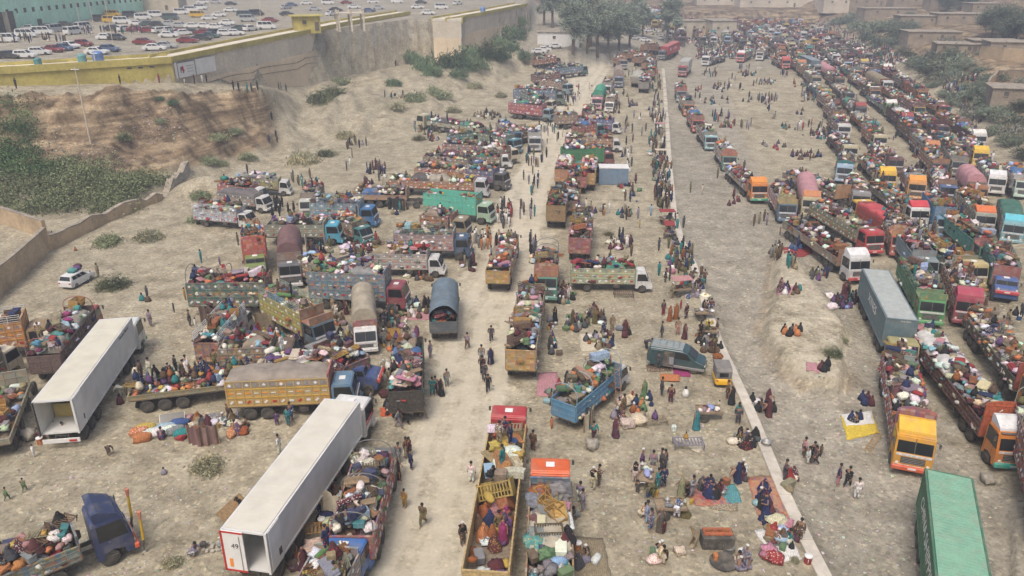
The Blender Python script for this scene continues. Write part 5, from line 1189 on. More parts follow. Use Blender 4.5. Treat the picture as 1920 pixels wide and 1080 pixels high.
# stones and litter: nobody could count them
def scatter(name, n, cols, smin, smax, area, label, cat, seed, mt, flat=.6):
    rnd = random.Random(seed); ms = Mass(); A = [arr(blob(60+i, 5, 3, knot=False, amp=.5)) for i in range(3)]
    for k in range(n):
        p = area(rnd)
        if p is None: continue
        s = smin+(smax-smin)*rnd.random()**3; V, F = A[k % 3]; M = Matrix.Translation(p-Vector((0,0,s*.1))) @ Matrix.Rotation(rnd.random()*6, 4, 'Z') @ Matrix.Diagonal((s, s*rnd.uniform(.5,1), s*flat, 1))
        ms.add(V, F, M, tuple(c*rnd.uniform(.75,1.2) for c in rnd.choice(cols)))
    ms.build(name, mt, label, cat)
def a_field(rnd):
    y = 28+92*rnd.random()**1.2; u = rnd.uniform(-.78, .78); x = u*y; 
    rx = poly_x([flat_pt(*p, 0) for p in ROADP], y)
    if abs(x-rx) < 4 and rnd.random() < .85: return None
    if noise.noise((x*.12, y*.12, 4)) < -.12 and rnd.random() < .8 and x < 12: return None
    return Vector((x, y, T(x, y)))
ROADP = ((790,1150),(830,1000),(850,850),(875,720),(890,600),(955,500),(975,420),(1000,340),(1035,270),(1080,200),(1110,150),(1105,125))
scatter('stones', 22000, [(.5,.47,.4),(.62,.58,.5),(.27,.25,.22),(.5,.44,.36)], .06, .27, a_field, 'loose grey and tan stones strewn over the ground', 'stones', 1, M_attr)
scatter('litter', 1500, [(.7,.7,.68),(.7,.7,.7),(.65,.62,.55),(.12,.18,.3),(.6,.6,.6),(.55,.5,.5)], .07, .24, a_field, 'scraps of paper and plastic litter scattered over the ground', 'litter', 2, M_attr, .25)
def a_dump(rnd):
    px, py = rnd.gauss(150, 75), rnd.gauss(285, 25)
    if rnd.random() < .45: px, py = rnd.gauss(300, 30), rnd.gauss(232, 22)
    if not (60 < px < 360 and 190 < py < 330): return None
    return G(px, py)
scatter('rubbish', 1600, [(.6,.6,.6),(.35,.2,.18),(.25,.24,.24),(.5,.45,.4),(.3,.15,.12)], .12, .5, a_dump, 'rubbish tipped down the face of the earth cliff', 'rubbish', 5, M_attr, .4)
for px, py, s, st in ((55,822,1.1,'pale boulder beside the open white trailer'),(1111,840,1.,'round pale boulder left of the road camp'),(1850,905,1.,'flat pale rock beside the green container')):
    o = blob(int(px), 12, 8, knot=False, sz=.8, amp=.3); o.m = [0]*len(o.f); o.mats = [M_rock]; q = o.build('boulder', None, G(px, py), smooth=True); q.scale = (s, s, s); tag(q, 'boulder', st)
# ================================================================ trucks, nearest first
RC, SC_ = C('rust brown'), (.4,.4,.38)
WH = (.66,.66,.64)
# white reefer trailer with open rear doors
def quad_truck(q, L, zt, cab, desc, **k):
    a = (at2(*q[0], zt)+at2(*q[1], zt))/2; b = (at2(*q[2], zt)+at2(*q[3], zt))/2; d = (b-a).normalized(); return truck('box', None, None, cab, None, desc=desc, world=(a, a+d*(L+2.75)), L=L+2.75, **k)
def box_rear(t, b, open_x, w, H, deck, col, leafs=True):
    pass
t, (x0, x1, bw, dk) = quad_truck(((417,991),(496,1002),(674,754),(606,752)), 13.7, 4.0, WH, 'large white box trailer with red-edged door')
container(t, x0, x1, bw, dk, WH, 2.75, False, (.62,.59,.5), open_rear=True)
dr = MB().box((0, .62, 1.37), (.07, 1.28, 2.7), M_white).box((-.045, .62, 2.66), (.03, 1.3, .1), M_red).box((-.045, .62, .06), (.03, 1.3, .12), M_red).box((-.06,.2,1.3), (.03,.03,2.3), M_steel).box((-.045,1.24,1.37), (.03,.12,2.7), M_red).build('rear_door', t, (x0-.12, .05, dk))
text_obj('49', dr, (-.05, .5, 1.75), (math.pi/2, 0, -math.pi/2), .45, M_dark); MB().box((-.05,.85,.6), (.03,.18,.55), M_amber).build('reflector', dr)
dr2 = MB().box((.75, 0, 1.37), (1.25, .07, 2.7), M_white).box((1.1,-.05,.7), (.3,.03,.45), M_dark).build('rear_door', t, (x0+.02, -bw/2-.09, dk))
for z in (.35, .6): MB().box((x1+1.75, -1.24, dk+z), (1.5, .03, .09), M_red, ry=-.2).build('red_stripe', t)
t, (x0, x1, bw, dk) = quad_truck(((62,751),(132,751),(247,592),(194,592)), 13.7, 4.0, (.6,.63,.6), 'long white box trailer with open empty rear', bump=(.08,.35,.1))
container(t, x0, x1, bw, dk, WH, 2.75, False, (.62,.59,.48), open_rear=True)
MB().box((.78, 0, 1.37), (1.3, .07, 2.7), M_white).box((1.1,-.05,.7), (.12,.03,.4), M_dark).build('rear_door', t, (x0+.02, -bw/2-.09, dk))
MB().box((.2, 0, 1.37), (.4, .07, 2.7), M_dark).build('rear_door', t, (x0-.3, bw/2+.03, dk))
MB().box((0,0,.55), (.06,2.2,1.1), M_tarp).build('canvas_screen', t, (x0+2.2, 0, dk+.15), color=(.5,.38,.12)); MB().box((-.1, 0, -.3), (.12, 2.5, .3), M_white).box((-.18,-.8,-.3), (.03,.5,.16), M_red).build('rear_bumper', t, (x0, 0, dk-.2))
text_obj('Kärntner Blaurot', t, (x1-2.2, -bw/2-.045, dk+2.35), (math.pi/2, 0, 0), .34, M_dark)
for k in range(5): goods('sack', at2(0, 0, 0)*0+t.matrix_world.translation+Matrix.Rotation(t.rotation_euler.z, 3, 'Z') @ Vector((x0+3+k*.5, random.uniform(-.7,.7), dk+.2)), 'maroon', place='inside the long white box trailer')
# blue grey container lorry
t, (x0, x1, bw, dk) = quad_truck(((1622,498),(1665,499),(1714,580),(1661,579)), 12.2, 4.0, (.32,.29,.12), 'blue grey container lorry with tan roof cab', bump=(.5,.5,.5), cabst='art')
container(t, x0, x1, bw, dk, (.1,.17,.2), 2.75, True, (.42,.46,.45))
text_obj('XINES', t, ((x0+x1)/2+.4, -bw/2-.05, dk+1.6), (math.pi/2, 0, 0), 1.15, M_white, sx=1.25); text_obj('410 0001', t, (x1+.04, .35, dk+2.55), (math.pi/2, 0, math.pi/2), .22, M_white)
# green container at the bottom right
a = (at2(1744,871,4.)+at2(1820,885,4.))/2; b_ = (at2(1768,1080,4.)+at2(1856,1080,4.))/2; d = (b_-a).normalized()
t, (x0, x1, bw, dk) = truck('box', None, None, (.25,.25,.25), None, desc='green container lorry with white lettering', world=(a, a+d*15), L=15.)
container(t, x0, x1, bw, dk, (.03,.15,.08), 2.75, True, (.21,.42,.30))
text_obj('CHINA', t, (x0+3.0, -bw/2-.05, dk+1.45), (math.pi/2, 0, 0), 1.15, M_white, shear=.25, sx=.95); text_obj('SHIPPING', t, (x0+7.6, -bw/2-.05, dk+1.45), (math.pi/2, 0, 0), 1.35, M_white, shear=.25, sx=.95)
# distant containers
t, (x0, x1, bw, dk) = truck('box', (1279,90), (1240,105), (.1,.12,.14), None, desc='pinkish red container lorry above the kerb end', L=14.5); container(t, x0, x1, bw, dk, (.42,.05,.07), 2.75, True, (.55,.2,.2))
text_obj('K LINE', t, ((x0+x1)/2-1, bw/2+.05, dk+1.4), (math.pi/2, 0, math.pi), 1.1, M_white); MB().box((0,0,0), (.8,.03,.8), M_white).build('white_square', t, (x1-2.5, bw/2+.06, dk+1.6))
t, (x0, x1, bw, dk) = truck('box', (1302,112), (1279,136), (.3,.04,.05), None, desc='pale grey container lorry behind a red cab', L=11.5); container(t, x0, x1, bw, dk, (.42,.42,.38), 2.75, False)
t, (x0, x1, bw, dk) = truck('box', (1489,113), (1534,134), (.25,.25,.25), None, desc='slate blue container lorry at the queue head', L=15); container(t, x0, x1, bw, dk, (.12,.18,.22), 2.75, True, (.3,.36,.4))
def TR(kind, x0, y0, x1, y1, cab, bed, desc, **k):
    cab = C(cab) if isinstance(cab, str) else cab; bed = C(bed) if isinstance(bed, str) else bed
    for q in ('spoiler', 'bump', 'tarp', 'headc', 'rackc', 'tailc', 'visor'):
        if isinstance(k.get(q), str): k[q] = C(k[q])
    return truck(kind, (x0, y0), (x1, y1), cab, bed, desc=desc, **k)
t, b4 = TR('semi', -95, 1118, 240, 985, (.012,.03,.11), (.14,.17,.13), 'dark blue cab lorry at bottom left', bump=(.75,.1,.02), style='blue', L=15.5, spoiler=(.01,.028,.1), wh=1., palette=['maroon','pink','green','white','orange','yellow'], headc=(.1,.06,.06))
for s in (-1, 1): MB().tube([(.35,s*1.25,.3),(.35,s*1.25,.6),(.45,s*1.3,1.)], .07, M_dark, 6).tube([(.45,s*1.3,1.),(.5,s*1.32,2.45)], .08, mat('yellow wrap', (.55,.35,.02)), 6).tube([(.5,s*1.32,2.45),(.52,s*1.33,3.)], [.08,.13], mat('salmon ribbons', (.5,.2,.12)), 6).build('decorated_pole', t, (7.75, 0, 0))
to_, _ = TR('rig', 1030, 1125, 1031, 892, (.62,.1,.015), (.3,.2,.08), 'orange cab truck at bottom centre', style='art', headc=(.05,.2,.3), L=10.6, load=.7, heap=.3, ppl=0, spoiler=None, wh=1.0, crown=None, head=1.6, cabst='heavy', mix=['bundle','tin box','sack','cupboard','mattress','cooking pot','bundle','crib'], palette=['grey','cream','white','turquoise','pink','grey'])
tq, _ = TR('rig', 905, 1140, 957, 792, (.4,.02,.03), (.5,.36,.16), 'red cab truck carrying women and furniture', style='wood', L=16.2, load=.02, heap=.1, ppl=0, wh=1.1, crown=None, head=1.0, cabst='heavy', mix=['bundle','trunk','sack','tin box','bundle'], palette=['yellow','white','rust brown','cream','khaki'])
def on(t, x, y, z, kind, col, s=1., rz=0., tilt=0., where='on the red cab truck'):
    if t is tq: x += 1.6
    R = Matrix.Rotation(t.rotation_euler.z, 3, 'Z'); goods(kind, t.location+R @ Vector((x, y, 1.25+z)), col, rz=t.rotation_euler.z+rz, s=s, tilt=tilt, place=where)
def on_p(t, x, y, z, pose, col, woman=False, where='on the red cab truck', **k):
    if t is tq: x = x+1.6 if x > -3.5 else -2.1+(x+3.8)*1.45
    R = Matrix.Rotation(t.rotation_euler.z, 3, 'Z'); person(t.location+R @ Vector((x, y, 1.25+z)), pose, col, woman=woman, place=where, **k)
for a in ((3.6,0,1.1,'charpoy','khaki',1.15,1.57,.1),(3.2,.7,1.5,'cupboard','white',.7,1.5,.2),(2.6,-.75,1.35,'mattress','orange',.8,.3,.3),(2.2,.6,1.35,'chair','red',1.1,.4,.2),(1.9,-.5,1.3,'bundle','blue',.9,0,0),(1.5,0,1.15,'bundle','yellow',1.5,0,0),(1.2,.5,1.4,'bundle','yellow',1.2,0,0),(.7,-.7,1.3,'bundle','white',1.2,0,0),(.6,-1,1.4,'bundle','yellow',.9,0,0),(.3,.6,1.3,'mattress','khaki',1.1,.6,.15),(-.4,.1,1.35,'cupboard','orange',1.05,.25,.35),(-.5,-.9,1.35,'crib','cream',.6,.4,.2),(-1.1,0,1.35,'mattress','white',1.1,.1,.05),(-1.5,.7,1.4,'tin box','pale blue',1.1,.2,0),(-1.4,-.9,1.3,'cupboard','cream',.8,1.4,.1),(-2.1,-.1,1.35,'trunk','khaki',1.3,1.57,0),(-2.9,0,.75,'crib','ochre',1.25,1.57,.5),(-3.5,0,.0,'cupboard','rust brown',1.25,1.57,.9),(-5.9,.5,.1,'charpoy','grey',.6,.4,.5),(-6.1,-.6,.1,'bundle','purple',.6,0,0),(-6.2,.4,.1,'bundle','white',.7,0,0),(-7.6,.6,.1,'tin box','grey',1.,.3,0),(-8.2,-.4,.1,'bundle','maroon',.9,0,0),(-8.9,.3,.1,'bundle','white',1.,0,0),(-8.9,-.8,.1,'bundle','purple',.8,0,0),(-9.4,0,.1,'sack','cream',.9,.5,0),(-7.9,-.9,.1,'bundle','yellow',.6,0,0),(-9.2,.9,.1,'bundle','brown',.8,0,0),(-7.2,.9,.1,'bundle','rust brown',.7,0,0)): on(tq, a[0], a[1], a[2], a[3], a[4], a[5], a[6], a[7])
for a in ((3.1,.3,1.7,'squat','navy blue',0),(1.2,.3,1.9,'stand','khaki',0),(1.3,-.4,1.8,'stand','navy blue',0),(-1.0,-.1,1.55,'stand','teal',0),(-2.1,.6,1.6,'squat','black',0),(-3.9,.1,.1,'sit','pink',1),(-3.9,.8,.1,'sit','rust brown',1),(-3.9,-.6,.1,'sit','magenta',1),(-4.4,.3,.1,'sit','navy blue',1),(-4.4,-.3,.1,'sit','red',1),(-4.4,-.9,.1,'sit','rust brown',1),(-4.5,.9,.1,'sit','brown',1),(-4.9,-.1,.1,'sit','yellow',1),(-4.8,-.6,.0,'stand','purple',1),(-5.,.5,.1,'sit','orange',1),(-5.1,-.95,.1,'stand','purple',0),(-5.3,0,.1,'sit','rust brown',1),(-5.4,-.6,.0,'stand','magenta',1),(-5.4,.7,.1,'sit','orange',1),(-5.0,-.3,.1,'stand','olive',0),(-5.8,0,.1,'sit','maroon',1)): on_p(tq, a[0], a[1], a[2], a[3], a[4], bool(a[5]))

TR('rig', 683, 968, 713, 862, (.12,.12,.12), (.35,.12,.1), 'faded red bed truck beside the white trailer', style='art', hoops=3, rackc=(.12,.12,.12), L=9.2, wh=1.35, crown=None, palette=['white','green','cream','white'], tailc=(.3,.05,.04))
TR('rig', 622, 1105, 660, 1030, (.03,.14,.42), (.3,.3,.28), 'bright blue cab truck at the bottom edge', style='art', L=8.6, wh=1.4, crown=None, cabst='art', palette=['red','maroon','grey','white'])
TR('rig', 763, 752, 768, 655, (.08,.07,.06), (.07,.05,.04), 'dark slatted truck loaded with pink furniture', style='wood', L=10., wh=1.5, crown=None, mix=['trunk','mattress','mattress','bundle','charpoy'], palette=['pink','cream','turquoise'], tailc=(.04,.035,.03))
TR('rig', 968, 738, 1000, 556, (.3,.28,.24), (.28,.25,.12), 'long goods truck in the middle of the road', style='art', L=15., wh=1.6, crown=None, heap=1.15, palette=['white','red','cream','grey','pink','pale blue'], tailc=(.5,.3,.05))
TR('rig', 1085, 752, 1160, 690, (.55,.55,.54), (.09,.24,.38), 'blue slatted truck with ladder and bundles', style='plain', hoops=4, rackc=(.28,.36,.42), L=8.6, wh=1.3, crown=None, cabst='small', heap=1.2, palette=['orange','green','white','cream','pale blue'])
TR('rig', 832, 618, 837, 548, (.1,.15,.2), (.08,.1,.12), 'grey blue canvas covered truck with open rear', style='plain', tarp=(.12,.17,.21), L=9., wh=.9, back_open=True, load=.5, heap=.3, crown=None)
TR('rig', 925, 556, 955, 455, (.04,.07,.05), (.42,.28,.12), 'painted wooden truck behind the road walkers', style='art', L=12.5, wh=1.2, crown=None, palette=['orange','red','cream','white'], mix=['bundle','bundle','sack','trunk','trunk','mattress','charpoy'], tailc=(.5,.3,.03), hoops=0)
TR('rig', 1027, 480, 1023, 545, (.05,.22,.17), (.35,.12,.05), 'hooped truck with green cab facing the camera', style='art', hoops=4, rackc=(.1,.16,.2), L=8., palette=['purple','white','pink','orange'], load=.6, crown=True)
TR('rig', 1082, 505, 1094, 410, (.2,.05,.05), (.3,.06,.06), 'maroon tailgate truck left of the green and white lorry', style='art', L=13, wh=1.6, crown=None, heap=1.1, tailc=(.3,.04,.05), palette=['white','pink','grey','pale blue'])
TR('rig', 1103, 518, 1218, 520, WH, (.42,.5,.3), 'white cab lorry with green and yellow sides', style='art', L=8.4, cabst='small', wh=1.5, crown=None, load=.7, palette=['magenta','maroon','red'], headc=(.2,.4,.15))
TR('rig', 1036, 440, 1050, 375, (.3,.2,.1), (.3,.2,.1), 'brown wooden furniture truck beside the road', style='wood', L=9.5, crown=None, wh=1.8, mix=['trunk','trunk','charpoy','bundle'])
TR('rig', 1047, 372, 1062, 310, (.3,.3,.3), (.5,.2,.05), 'orange rosette tailgate truck in the central column', style='art', L=10, crown=None, wh=1.6, palette=['pink','cream','white'])
TR('rig', 1092, 385, 1106, 312, (.45,.05,.04), (.5,.32,.05), 'yellow tailgate truck left of the blue container', style='art', L=11, crown=None, wh=1.5, palette=['white','pink','orange'])
for a in ((2.0,-.6,1.2,'bundle','grey',1.6,0,0),(1.9,.6,1.1,'bundle','rust brown',1.4,0,0),(1.2,.9,1.1,'bundle','grey',1.2,0,0),(.9,-.3,1.2,'rolled rug','turquoise',.8,1.2,0),(.6,.4,1.2,'bundle','pink',.8,0,0),(.0,-.5,1.2,'cupboard','yellow',.95,.1,.15),(.1,.4,1.15,'tin box','grey',1.1,.2,.1),(-.4,-.95,1.2,'mattress','white',.9,.1,.1),(-.8,.4,1.1,'mattress','grey',1.0,1.5,.05),(-1.,.5,1.4,'tin box','cream',.9,0,0),(-1.4,-.5,1.2,'sack','ochre',1.0,.8,0),(-1.9,.3,1.1,'cupboard','grey',1.,1.5,0),(-2.2,-.3,1.2,'cooking pot','grey',1.2,0,0),(-2.5,.8,1.1,'bundle','turquoise',1.2,0,0),(-2.7,.2,1.2,'mattress','pink',.7,.1,0),(-2.9,-.6,1.1,'tin box','white',1.2,0,0),(-3.4,.2,1.2,'bundle','green',1.1,0,0),(-3.7,-.6,1.1,'mattress','cream',1.,.3,0)): on(to_, *a, where='on the orange cab truck at bottom centre')
for a in ((-1.6,-1.0,1.2,'sit','black',1),(-2.2,-1.05,1.2,'sit','black',1),(-2.4,-.9,1.1,'sit','maroon',1)): on_p(to_, a[0], a[1], a[2], a[3], a[4], bool(a[5]), where='on the orange cab truck at bottom centre')
# left camp
TR('rig', -60, 652, 102, 628, (.3,.2,.1), (.65,.28,.03), 'orange yellow painted truck at left edge', style='art', L=8.5, wh=1.8, crown=None, rackc=(.6,.6,.56), nocab=False, load=.4)
TR('rig', 92, 690, 168, 592, (.35,.06,.05), (.13,.08,.07), 'maroon hooped truck beside the long white trailer', style='wood', L=11, wh=1.3, hoops=2, rackc=(.3,.06,.05), palette=['maroon','magenta','white','turquoise'], crown=None)
TR('semi', -10, 812, 36, 700, (.3,.3,.28), (.25,.24,.16), 'empty skeletal flatbed at left edge', style='faded', L=11, wh=.5, nocab=True, load=.3, heap=.1, ppl=0)
TR('rig', 416, 640, 455, 592, WH, (.5,.55,.6), 'white truck with blue striped rack', style='art', cabst='small', L=8.4, wh=1.7, crown=None, rackc=(.66,.67,.68), tailc=(.3,.11,.04), palette=['white','turquoise','cream'])
TR('rig', 528, 588, 612, 632, (.05,.1,.14), (.4,.38,.06), 'yellow green sided truck with slate cab', style='faded', L=9., wh=1.7, rackc=(.22,.3,.24), palette=['white','pink','cream','orange'], headc=(.3,.13,.05))
TR('rig', 383, 562, 545, 560, (.1,.1,.12), (.02,.12,.08), 'dark green painted truck behind the white racked truck', style='art', L=9.6, wh=1.9, hoops=3, rackc=(.08,.12,.16), palette=['maroon','red','pink'], headc=(.25,.08,.04), crown=None)
TR('rig', 478, 452, 480, 505, (.16,.22,.06), (.5,.05,.02), 'red ornate truck with olive bonnet', style='art', cabst='nose', L=8.6, wh=2.0, headc=(.6,.05,.02), palette=['orange','orange','cream'], crown=True, heap=1.1)
TR('rig', 547, 455, 545, 520, (.1,.11,.13), (.25,.15,.12), 'brown canvas truck with round roof lamps', style='faded', tarp=(.16,.08,.08), L=8.6, wh=1.5, bump=(.6,.6,.6))
TR('rig', 602, 548, 765, 555, (.25,.04,.06), (.12,.2,.26), 'blue lattice sided truck', style='blue', L=9.8, wh=2.2, crown=None, bump=(.1,.2,.22), palette=['white','white','maroon','green'])
TR('rig', 683, 585, 686, 640, WH, (.3,.08,.07), 'white cab truck under arched tan canvas', style='art', cabst='small', tarp=(.36,.31,.23), L=8.4, wh=1.2)
TR('semi', 302, 728, 568, 697, (.1,.15,.2), (.25,.22,.1), 'camouflage painted flat trailer', style='faded', L=13, wh=.45, nocab=True, ppl=.4, palette=['white','red','yellow','orange'], heap=.5)
TR('rig', 515, 742, 672, 735, (.1,.2,.3), (.6,.36,.03), 'yellow panel truck under tan cloth', style='faded', L=9.6, tarp=(.27,.23,.19), tarch=False, wh=1.7, crown=None, headc=(.4,.04,.04))
TR('rig', 560, 700, 712, 702, (.03,.07,.22), (.25,.05,.05), 'blue and red bonnet truck', style='art', cabst='nose', L=9.2, wh=1., bump=(.6,.04,.03), crown=None, palette=['white','purple','grey'])
TR('rig', 378, 402, 474, 410, WH, (.45,.52,.6), 'white truck with blue painted lower sides', style='art', cabst='small', L=8.2, wh=1.3, rackc=(.64,.66,.68), crown=None, palette=['white','red','white'], load=.6)
TR('rig', 402, 368, 505, 380, WH, (.3,.3,.28), 'white truck half covered by a grey sheet', style='faded', cabst='small', L=8., tarp=(.12,.11,.115), tarch=False, wh=1.2)
TR('rig', 432, 356, 496, 364, WH, (.4,.1,.1), 'small white cab truck behind the grey sheet', style='art', cabst='small', L=7., wh=1.2, crown=None)
TR('rig', 452, 340, 543, 348, WH, (.35,.4,.12), 'white cab truck beside the sand heap', style='art', cabst='small', L=8., wh=1.1, rackc=(.6,.6,.56), crown=None, palette=['white','grey','blue'])
TR('rig', 598, 352, 578, 396, (.5,.52,.48), (.3,.25,.2), 'pale fronted truck carrying planks', style='wood', L=8.4, wh=1.4, crown=None, mix=['trunk','charpoy','bundle'])
TR('rig', 600, 402, 706, 405, (.02,.15,.36), (.18,.36,.45), 'bright blue cab truck with pink goods', style='art', L=8.6, wh=1.6, palette=['pink','pale blue','white','red'], crown=None, rackc=(.2,.3,.4))
TR('rig', 520, 436, 642, 436, (.05,.35,.5), (.3,.34,.25), 'cream and cyan cab truck', style='faded', L=9.2, wh=1.2, palette=['purple','white'], load=.45, crown=None, headc=(.3,.3,.2))
TR('rig', 708, 492, 832, 494, WH, (.5,.48,.45), 'white ornate truck with red striped cab', style='art', L=8.6, cabst='small', wh=1.6, palette=['white','white','cream','red'], crown=None)
TR('rig', 768, 460, 884, 462, (.03,.08,.16), (.4,.3,.3), 'navy cab truck with oval painted panels', style='art', L=9., wh=1.5, palette=['white','orange','cream'], crown=None, rackc=(.2,.3,.28))
TR('rig', 790, 386, 924, 400, (.35,.5,.36), (.1,.48,.36), 'turquoise tipper truck with blue arrows', style='plain', L=9.6, wh=1.9, load=.35, crown=None, heap=.2, bump=(.25,.4,.3), cabst='art')
TR('semi', 700, 368, 800, 370, (.3,.25,.2), (.4,.24,.14), 'orange edged flat trailer behind the turquoise tipper', style='faded', L=10.5, wh=.7, nocab=True, mix=['trunk','bundle','charpoy'])
TR('rig', 712, 345, 915, 352, (.5,.5,.52), (.45,.2,.1), 'long brown truck with white double cab', style='faded', L=15, wh=.9, crown=None, palette=['cream','white','yellow'])
TR('rig', 745, 318, 950, 328, WH, (.45,.18,.08), 'long orange sided truck with white cab', style='faded', L=15, wh=.9, crown=None, mix=['trunk','trunk','sack','sack','bundle'], cabst='small')
TR('rig', 735, 298, 958, 300, WH, (.3,.22,.16), 'trunk laden lorry in the second left row', style='faded', L=15, wh=1., crown=None, mix=['trunk','trunk','bundle','sack','mattress'], cabst='small')
TR('rig', 820, 276, 962, 284, WH, (.3,.2,.2), 'white cab lorry in the third left row', style='art', L=13, wh=1.2, crown=None, cabst='small')
TR('semi', 935, 248, 786, 228, (.5,.46,.32), (.36,.36,.26), 'cream cab flatbed facing left', style='plain', L=15.5, wh=.75, bump=(.1,.3,.25), palette=['magenta','white','maroon'])
TR('rig', 905, 262, 972, 275, (.05,.2,.25), (.1,.22,.15), 'teal cab truck behind the cream flatbed', style='art', L=9, crown=None)
TR('rig', 925, 232, 968, 262, (.04,.12,.2), (.3,.3,.28), 'dark blue cab truck beside a hooped canopy', style='art', L=9, hoops=3, crown=None)
TR('rig', 1000, 232, 1003, 272, (.4,.4,.4), (.4,.42,.4), 'pale front truck facing the camera at the upper road', style='faded', L=9, crown=None)
TR('rig', 958, 208, 1036, 216, (.2,.3,.34), (.38,.04,.08), 'crimson sided truck with pale blue cab', style='art', L=10, wh=1.7, crown=None, palette=['blue','red','white'])
TR('rig', 966, 182, 1058, 186, (.1,.16,.13), (.04,.2,.34), 'blue sided truck with dark green cab', style='art', L=12, wh=1.7, crown=None, heap=1.2, palette=['white','red','pink'])
TR('rig', 1020, 160, 1070, 168, (.2,.3,.33), (.3,.2,.15), 'pale topped truck at the upper left of the road', style='faded', L=9, crown=None)
TR('rig', 1010, 143, 1098, 132, (.04,.16,.14), (.06,.22,.36), 'green cab truck at the head of the left row', style='faded', L=13, wh=1.4, crown=None, palette=['white','yellow','grey'])
TR('rig', 1132, 168, 1119, 196, (.55,.25,.3), (.25,.25,.22), 'pink cab truck with green canvas', style='faded', L=9.5, tarp=(.04,.28,.18), wh=1.2, cabst='art')
TR('rig', 1148, 150, 1136, 172, (.45,.45,.45), (.3,.3,.3), 'grey cab truck behind the green canvas', style='faded', L=9, crown=None)
TR('rig', 1158, 128, 1160, 155, (.1,.15,.25), (.3,.2,.16), 'brown arched canvas truck at the upper road', style='faded', tarp=(.3,.24,.2), L=9)
TR('rig', 1183, 168, 1200, 142, (.3,.3,.3), (.3,.28,.24), 'tented pale canvas truck', style='faded', tarp=(.4,.39,.33), tarch=False, L=10, wh=1.2)
TR('rig', 1110, 234, 1164, 238, WH, (.06,.14,.4), 'white cab truck with royal blue sides', style='art', L=8.6, wh=1.6, crown=None, cabst='small', palette=['orange','red','white'])
TR('rig', 1098, 232, 1108, 208, (.5,.4,.38), (.3,.05,.05), 'red brown truck above the royal blue sided one', style='art', L=8, crown=None)
TR('rig', 1068, 268, 1165, 270, WH, (.35,.2,.1), 'white and red nosed truck in the central upper cluster', style='art', L=10.5, crown=None, cabst='small', heap=1.1)
TR('rig', 1085, 300, 1150, 298, (.2,.05,.05), (.03,.2,.08), 'dark green sided truck above the blue container', style='plain', L=9, wh=1.8, crown=None, nocab=False)
TR('rig', 1085, 352, 1078, 322, (.3,.1,.08), (.35,.05,.05), 'red tailgate truck in the central column', style='art', L=9, crown=None)
for i, (a, b_, c_) in enumerate((((1165,108),(1210,104),'maroon'),((1180,118),(1225,112),'khaki'),((1205,130),(1225,120),'brown'),((1190,95),(1235,92),'dark grey'),((1150,112),(1170,122),'grey'),((1215,150),(1222,132),'rust brown'))): truck('rig', a, b_, C(c_), C('rust brown'), desc='small distant truck left of the red container', L=9, crown=None, detail=1)
for q_ in EXTRA: TR(*q_, style=random.choice(['art','faded','art']), L=None, crown=None, cabst=random.choice(['art','art','small']))
# right side, near
TR('rig', 1682, 700, 1712, 862, (.62,.3,.02), (.22,.07,.1), 'yellow cab truck heaped with pink sacks', style='art', cabst='heavy', spoiler=(.75,.42,.02), bump=(.6,.08,.02), L=14, wh=1.1, head=2.75, crown=True, headc=(.3,.05,.1), heap=1.2, palette=['pink','white','red','orange','cream'])
t, b4 = TR('semi', 1752, 672, 1903, 858, (.62,.2,.02), (.14,.06,.045), 'orange cab semi with white roof spoiler', style='wood', spoiler=(.7,.7,.7), bump=(.02,.35,.27), head=2.6, crown=True, headc=(.5,.1,.03), wh=1.2, L=18., palette=['maroon','white','cream','turquoise'], mix=['bundle','bundle','sack','mattress','trunk'], visor=(.1,.08,.08))
text_obj('LONNE', t, (9-.95, 0, 3.46), (math.radians(16), 0, math.pi/2), .62, M_dark); MB().box((0,0,0), (.03,.5,.35), mat('yellow plate', (.7,.6,.3))).build('number_plate', t, (9.08, .3, 1.45)); text_obj('A', t, (9.11, .3, 1.45), (math.pi/2, 0, math.pi/2), .3, M_dark)
TR('semi', 1838, 612, 1960, 760, (.6,.2,.02), (.1,.085,.06), 'long low sided semi at right edge', style='wood', head=2.1, headc=(.3,.06,.04), wh=.9, L=16.5, palette=['orange','white','cream'], bump=(.02,.3,.24), crown=True, mix=['bundle','sack','trunk','trunk','mattress','charpoy'])
TR('rig', 1925, 800, 1985, 990, (.25,.08,.06), (.22,.08,.08), 'maroon truck cut by the lower right edge', style='art', L=12, wh=1.8, hoops=4, rackc=(.3,.28,.22))
TR('rig', 1702, 512, 1746, 590, (.05,.26,.08), (.05,.18,.1), 'bright green cab truck beside the blue grey container', style='plain', rackc=(.07,.2,.12), L=11, wh=1.3, headc=(.05,.25,.07), bump=(.05,.3,.1), load=.5)
TR('rig', 1790, 530, 1814, 592, (.26,.02,.05), (.25,.1,.06), 'crimson cab truck with ornate headboard', style='art', cabst='heavy', spoiler=(.35,.03,.07), L=10, wh=1.4, head=2.1, headc=(.3,.06,.04), crown=True)
TR('rig', 1862, 485, 1888, 548, (.04,.1,.3), (.03,.16,.13), 'blue bonnet truck with crimson bumper', style='plain', cabst='nose', bump=(.5,.03,.05), headc=(.3,.02,.03), head=2.2, rackc=(.05,.2,.17), L=10.5, load=.5)
TR('semi', 1720, 445, 1830, 525, (.5,.4,.18), (.13,.13,.1), 'cream bus fronted semi', style='faded', head=1.9, headc=(.3,.3,.14), L=16.5, wh=.8)
TR('rig', 1702, 468, 1738, 512, (.2,.25,.27), (.15,.22,.25), 'grey framed open cab truck', style='plain', hoops=4, rackc=(.2,.25,.28), L=9.5, load=.5, crown=None)
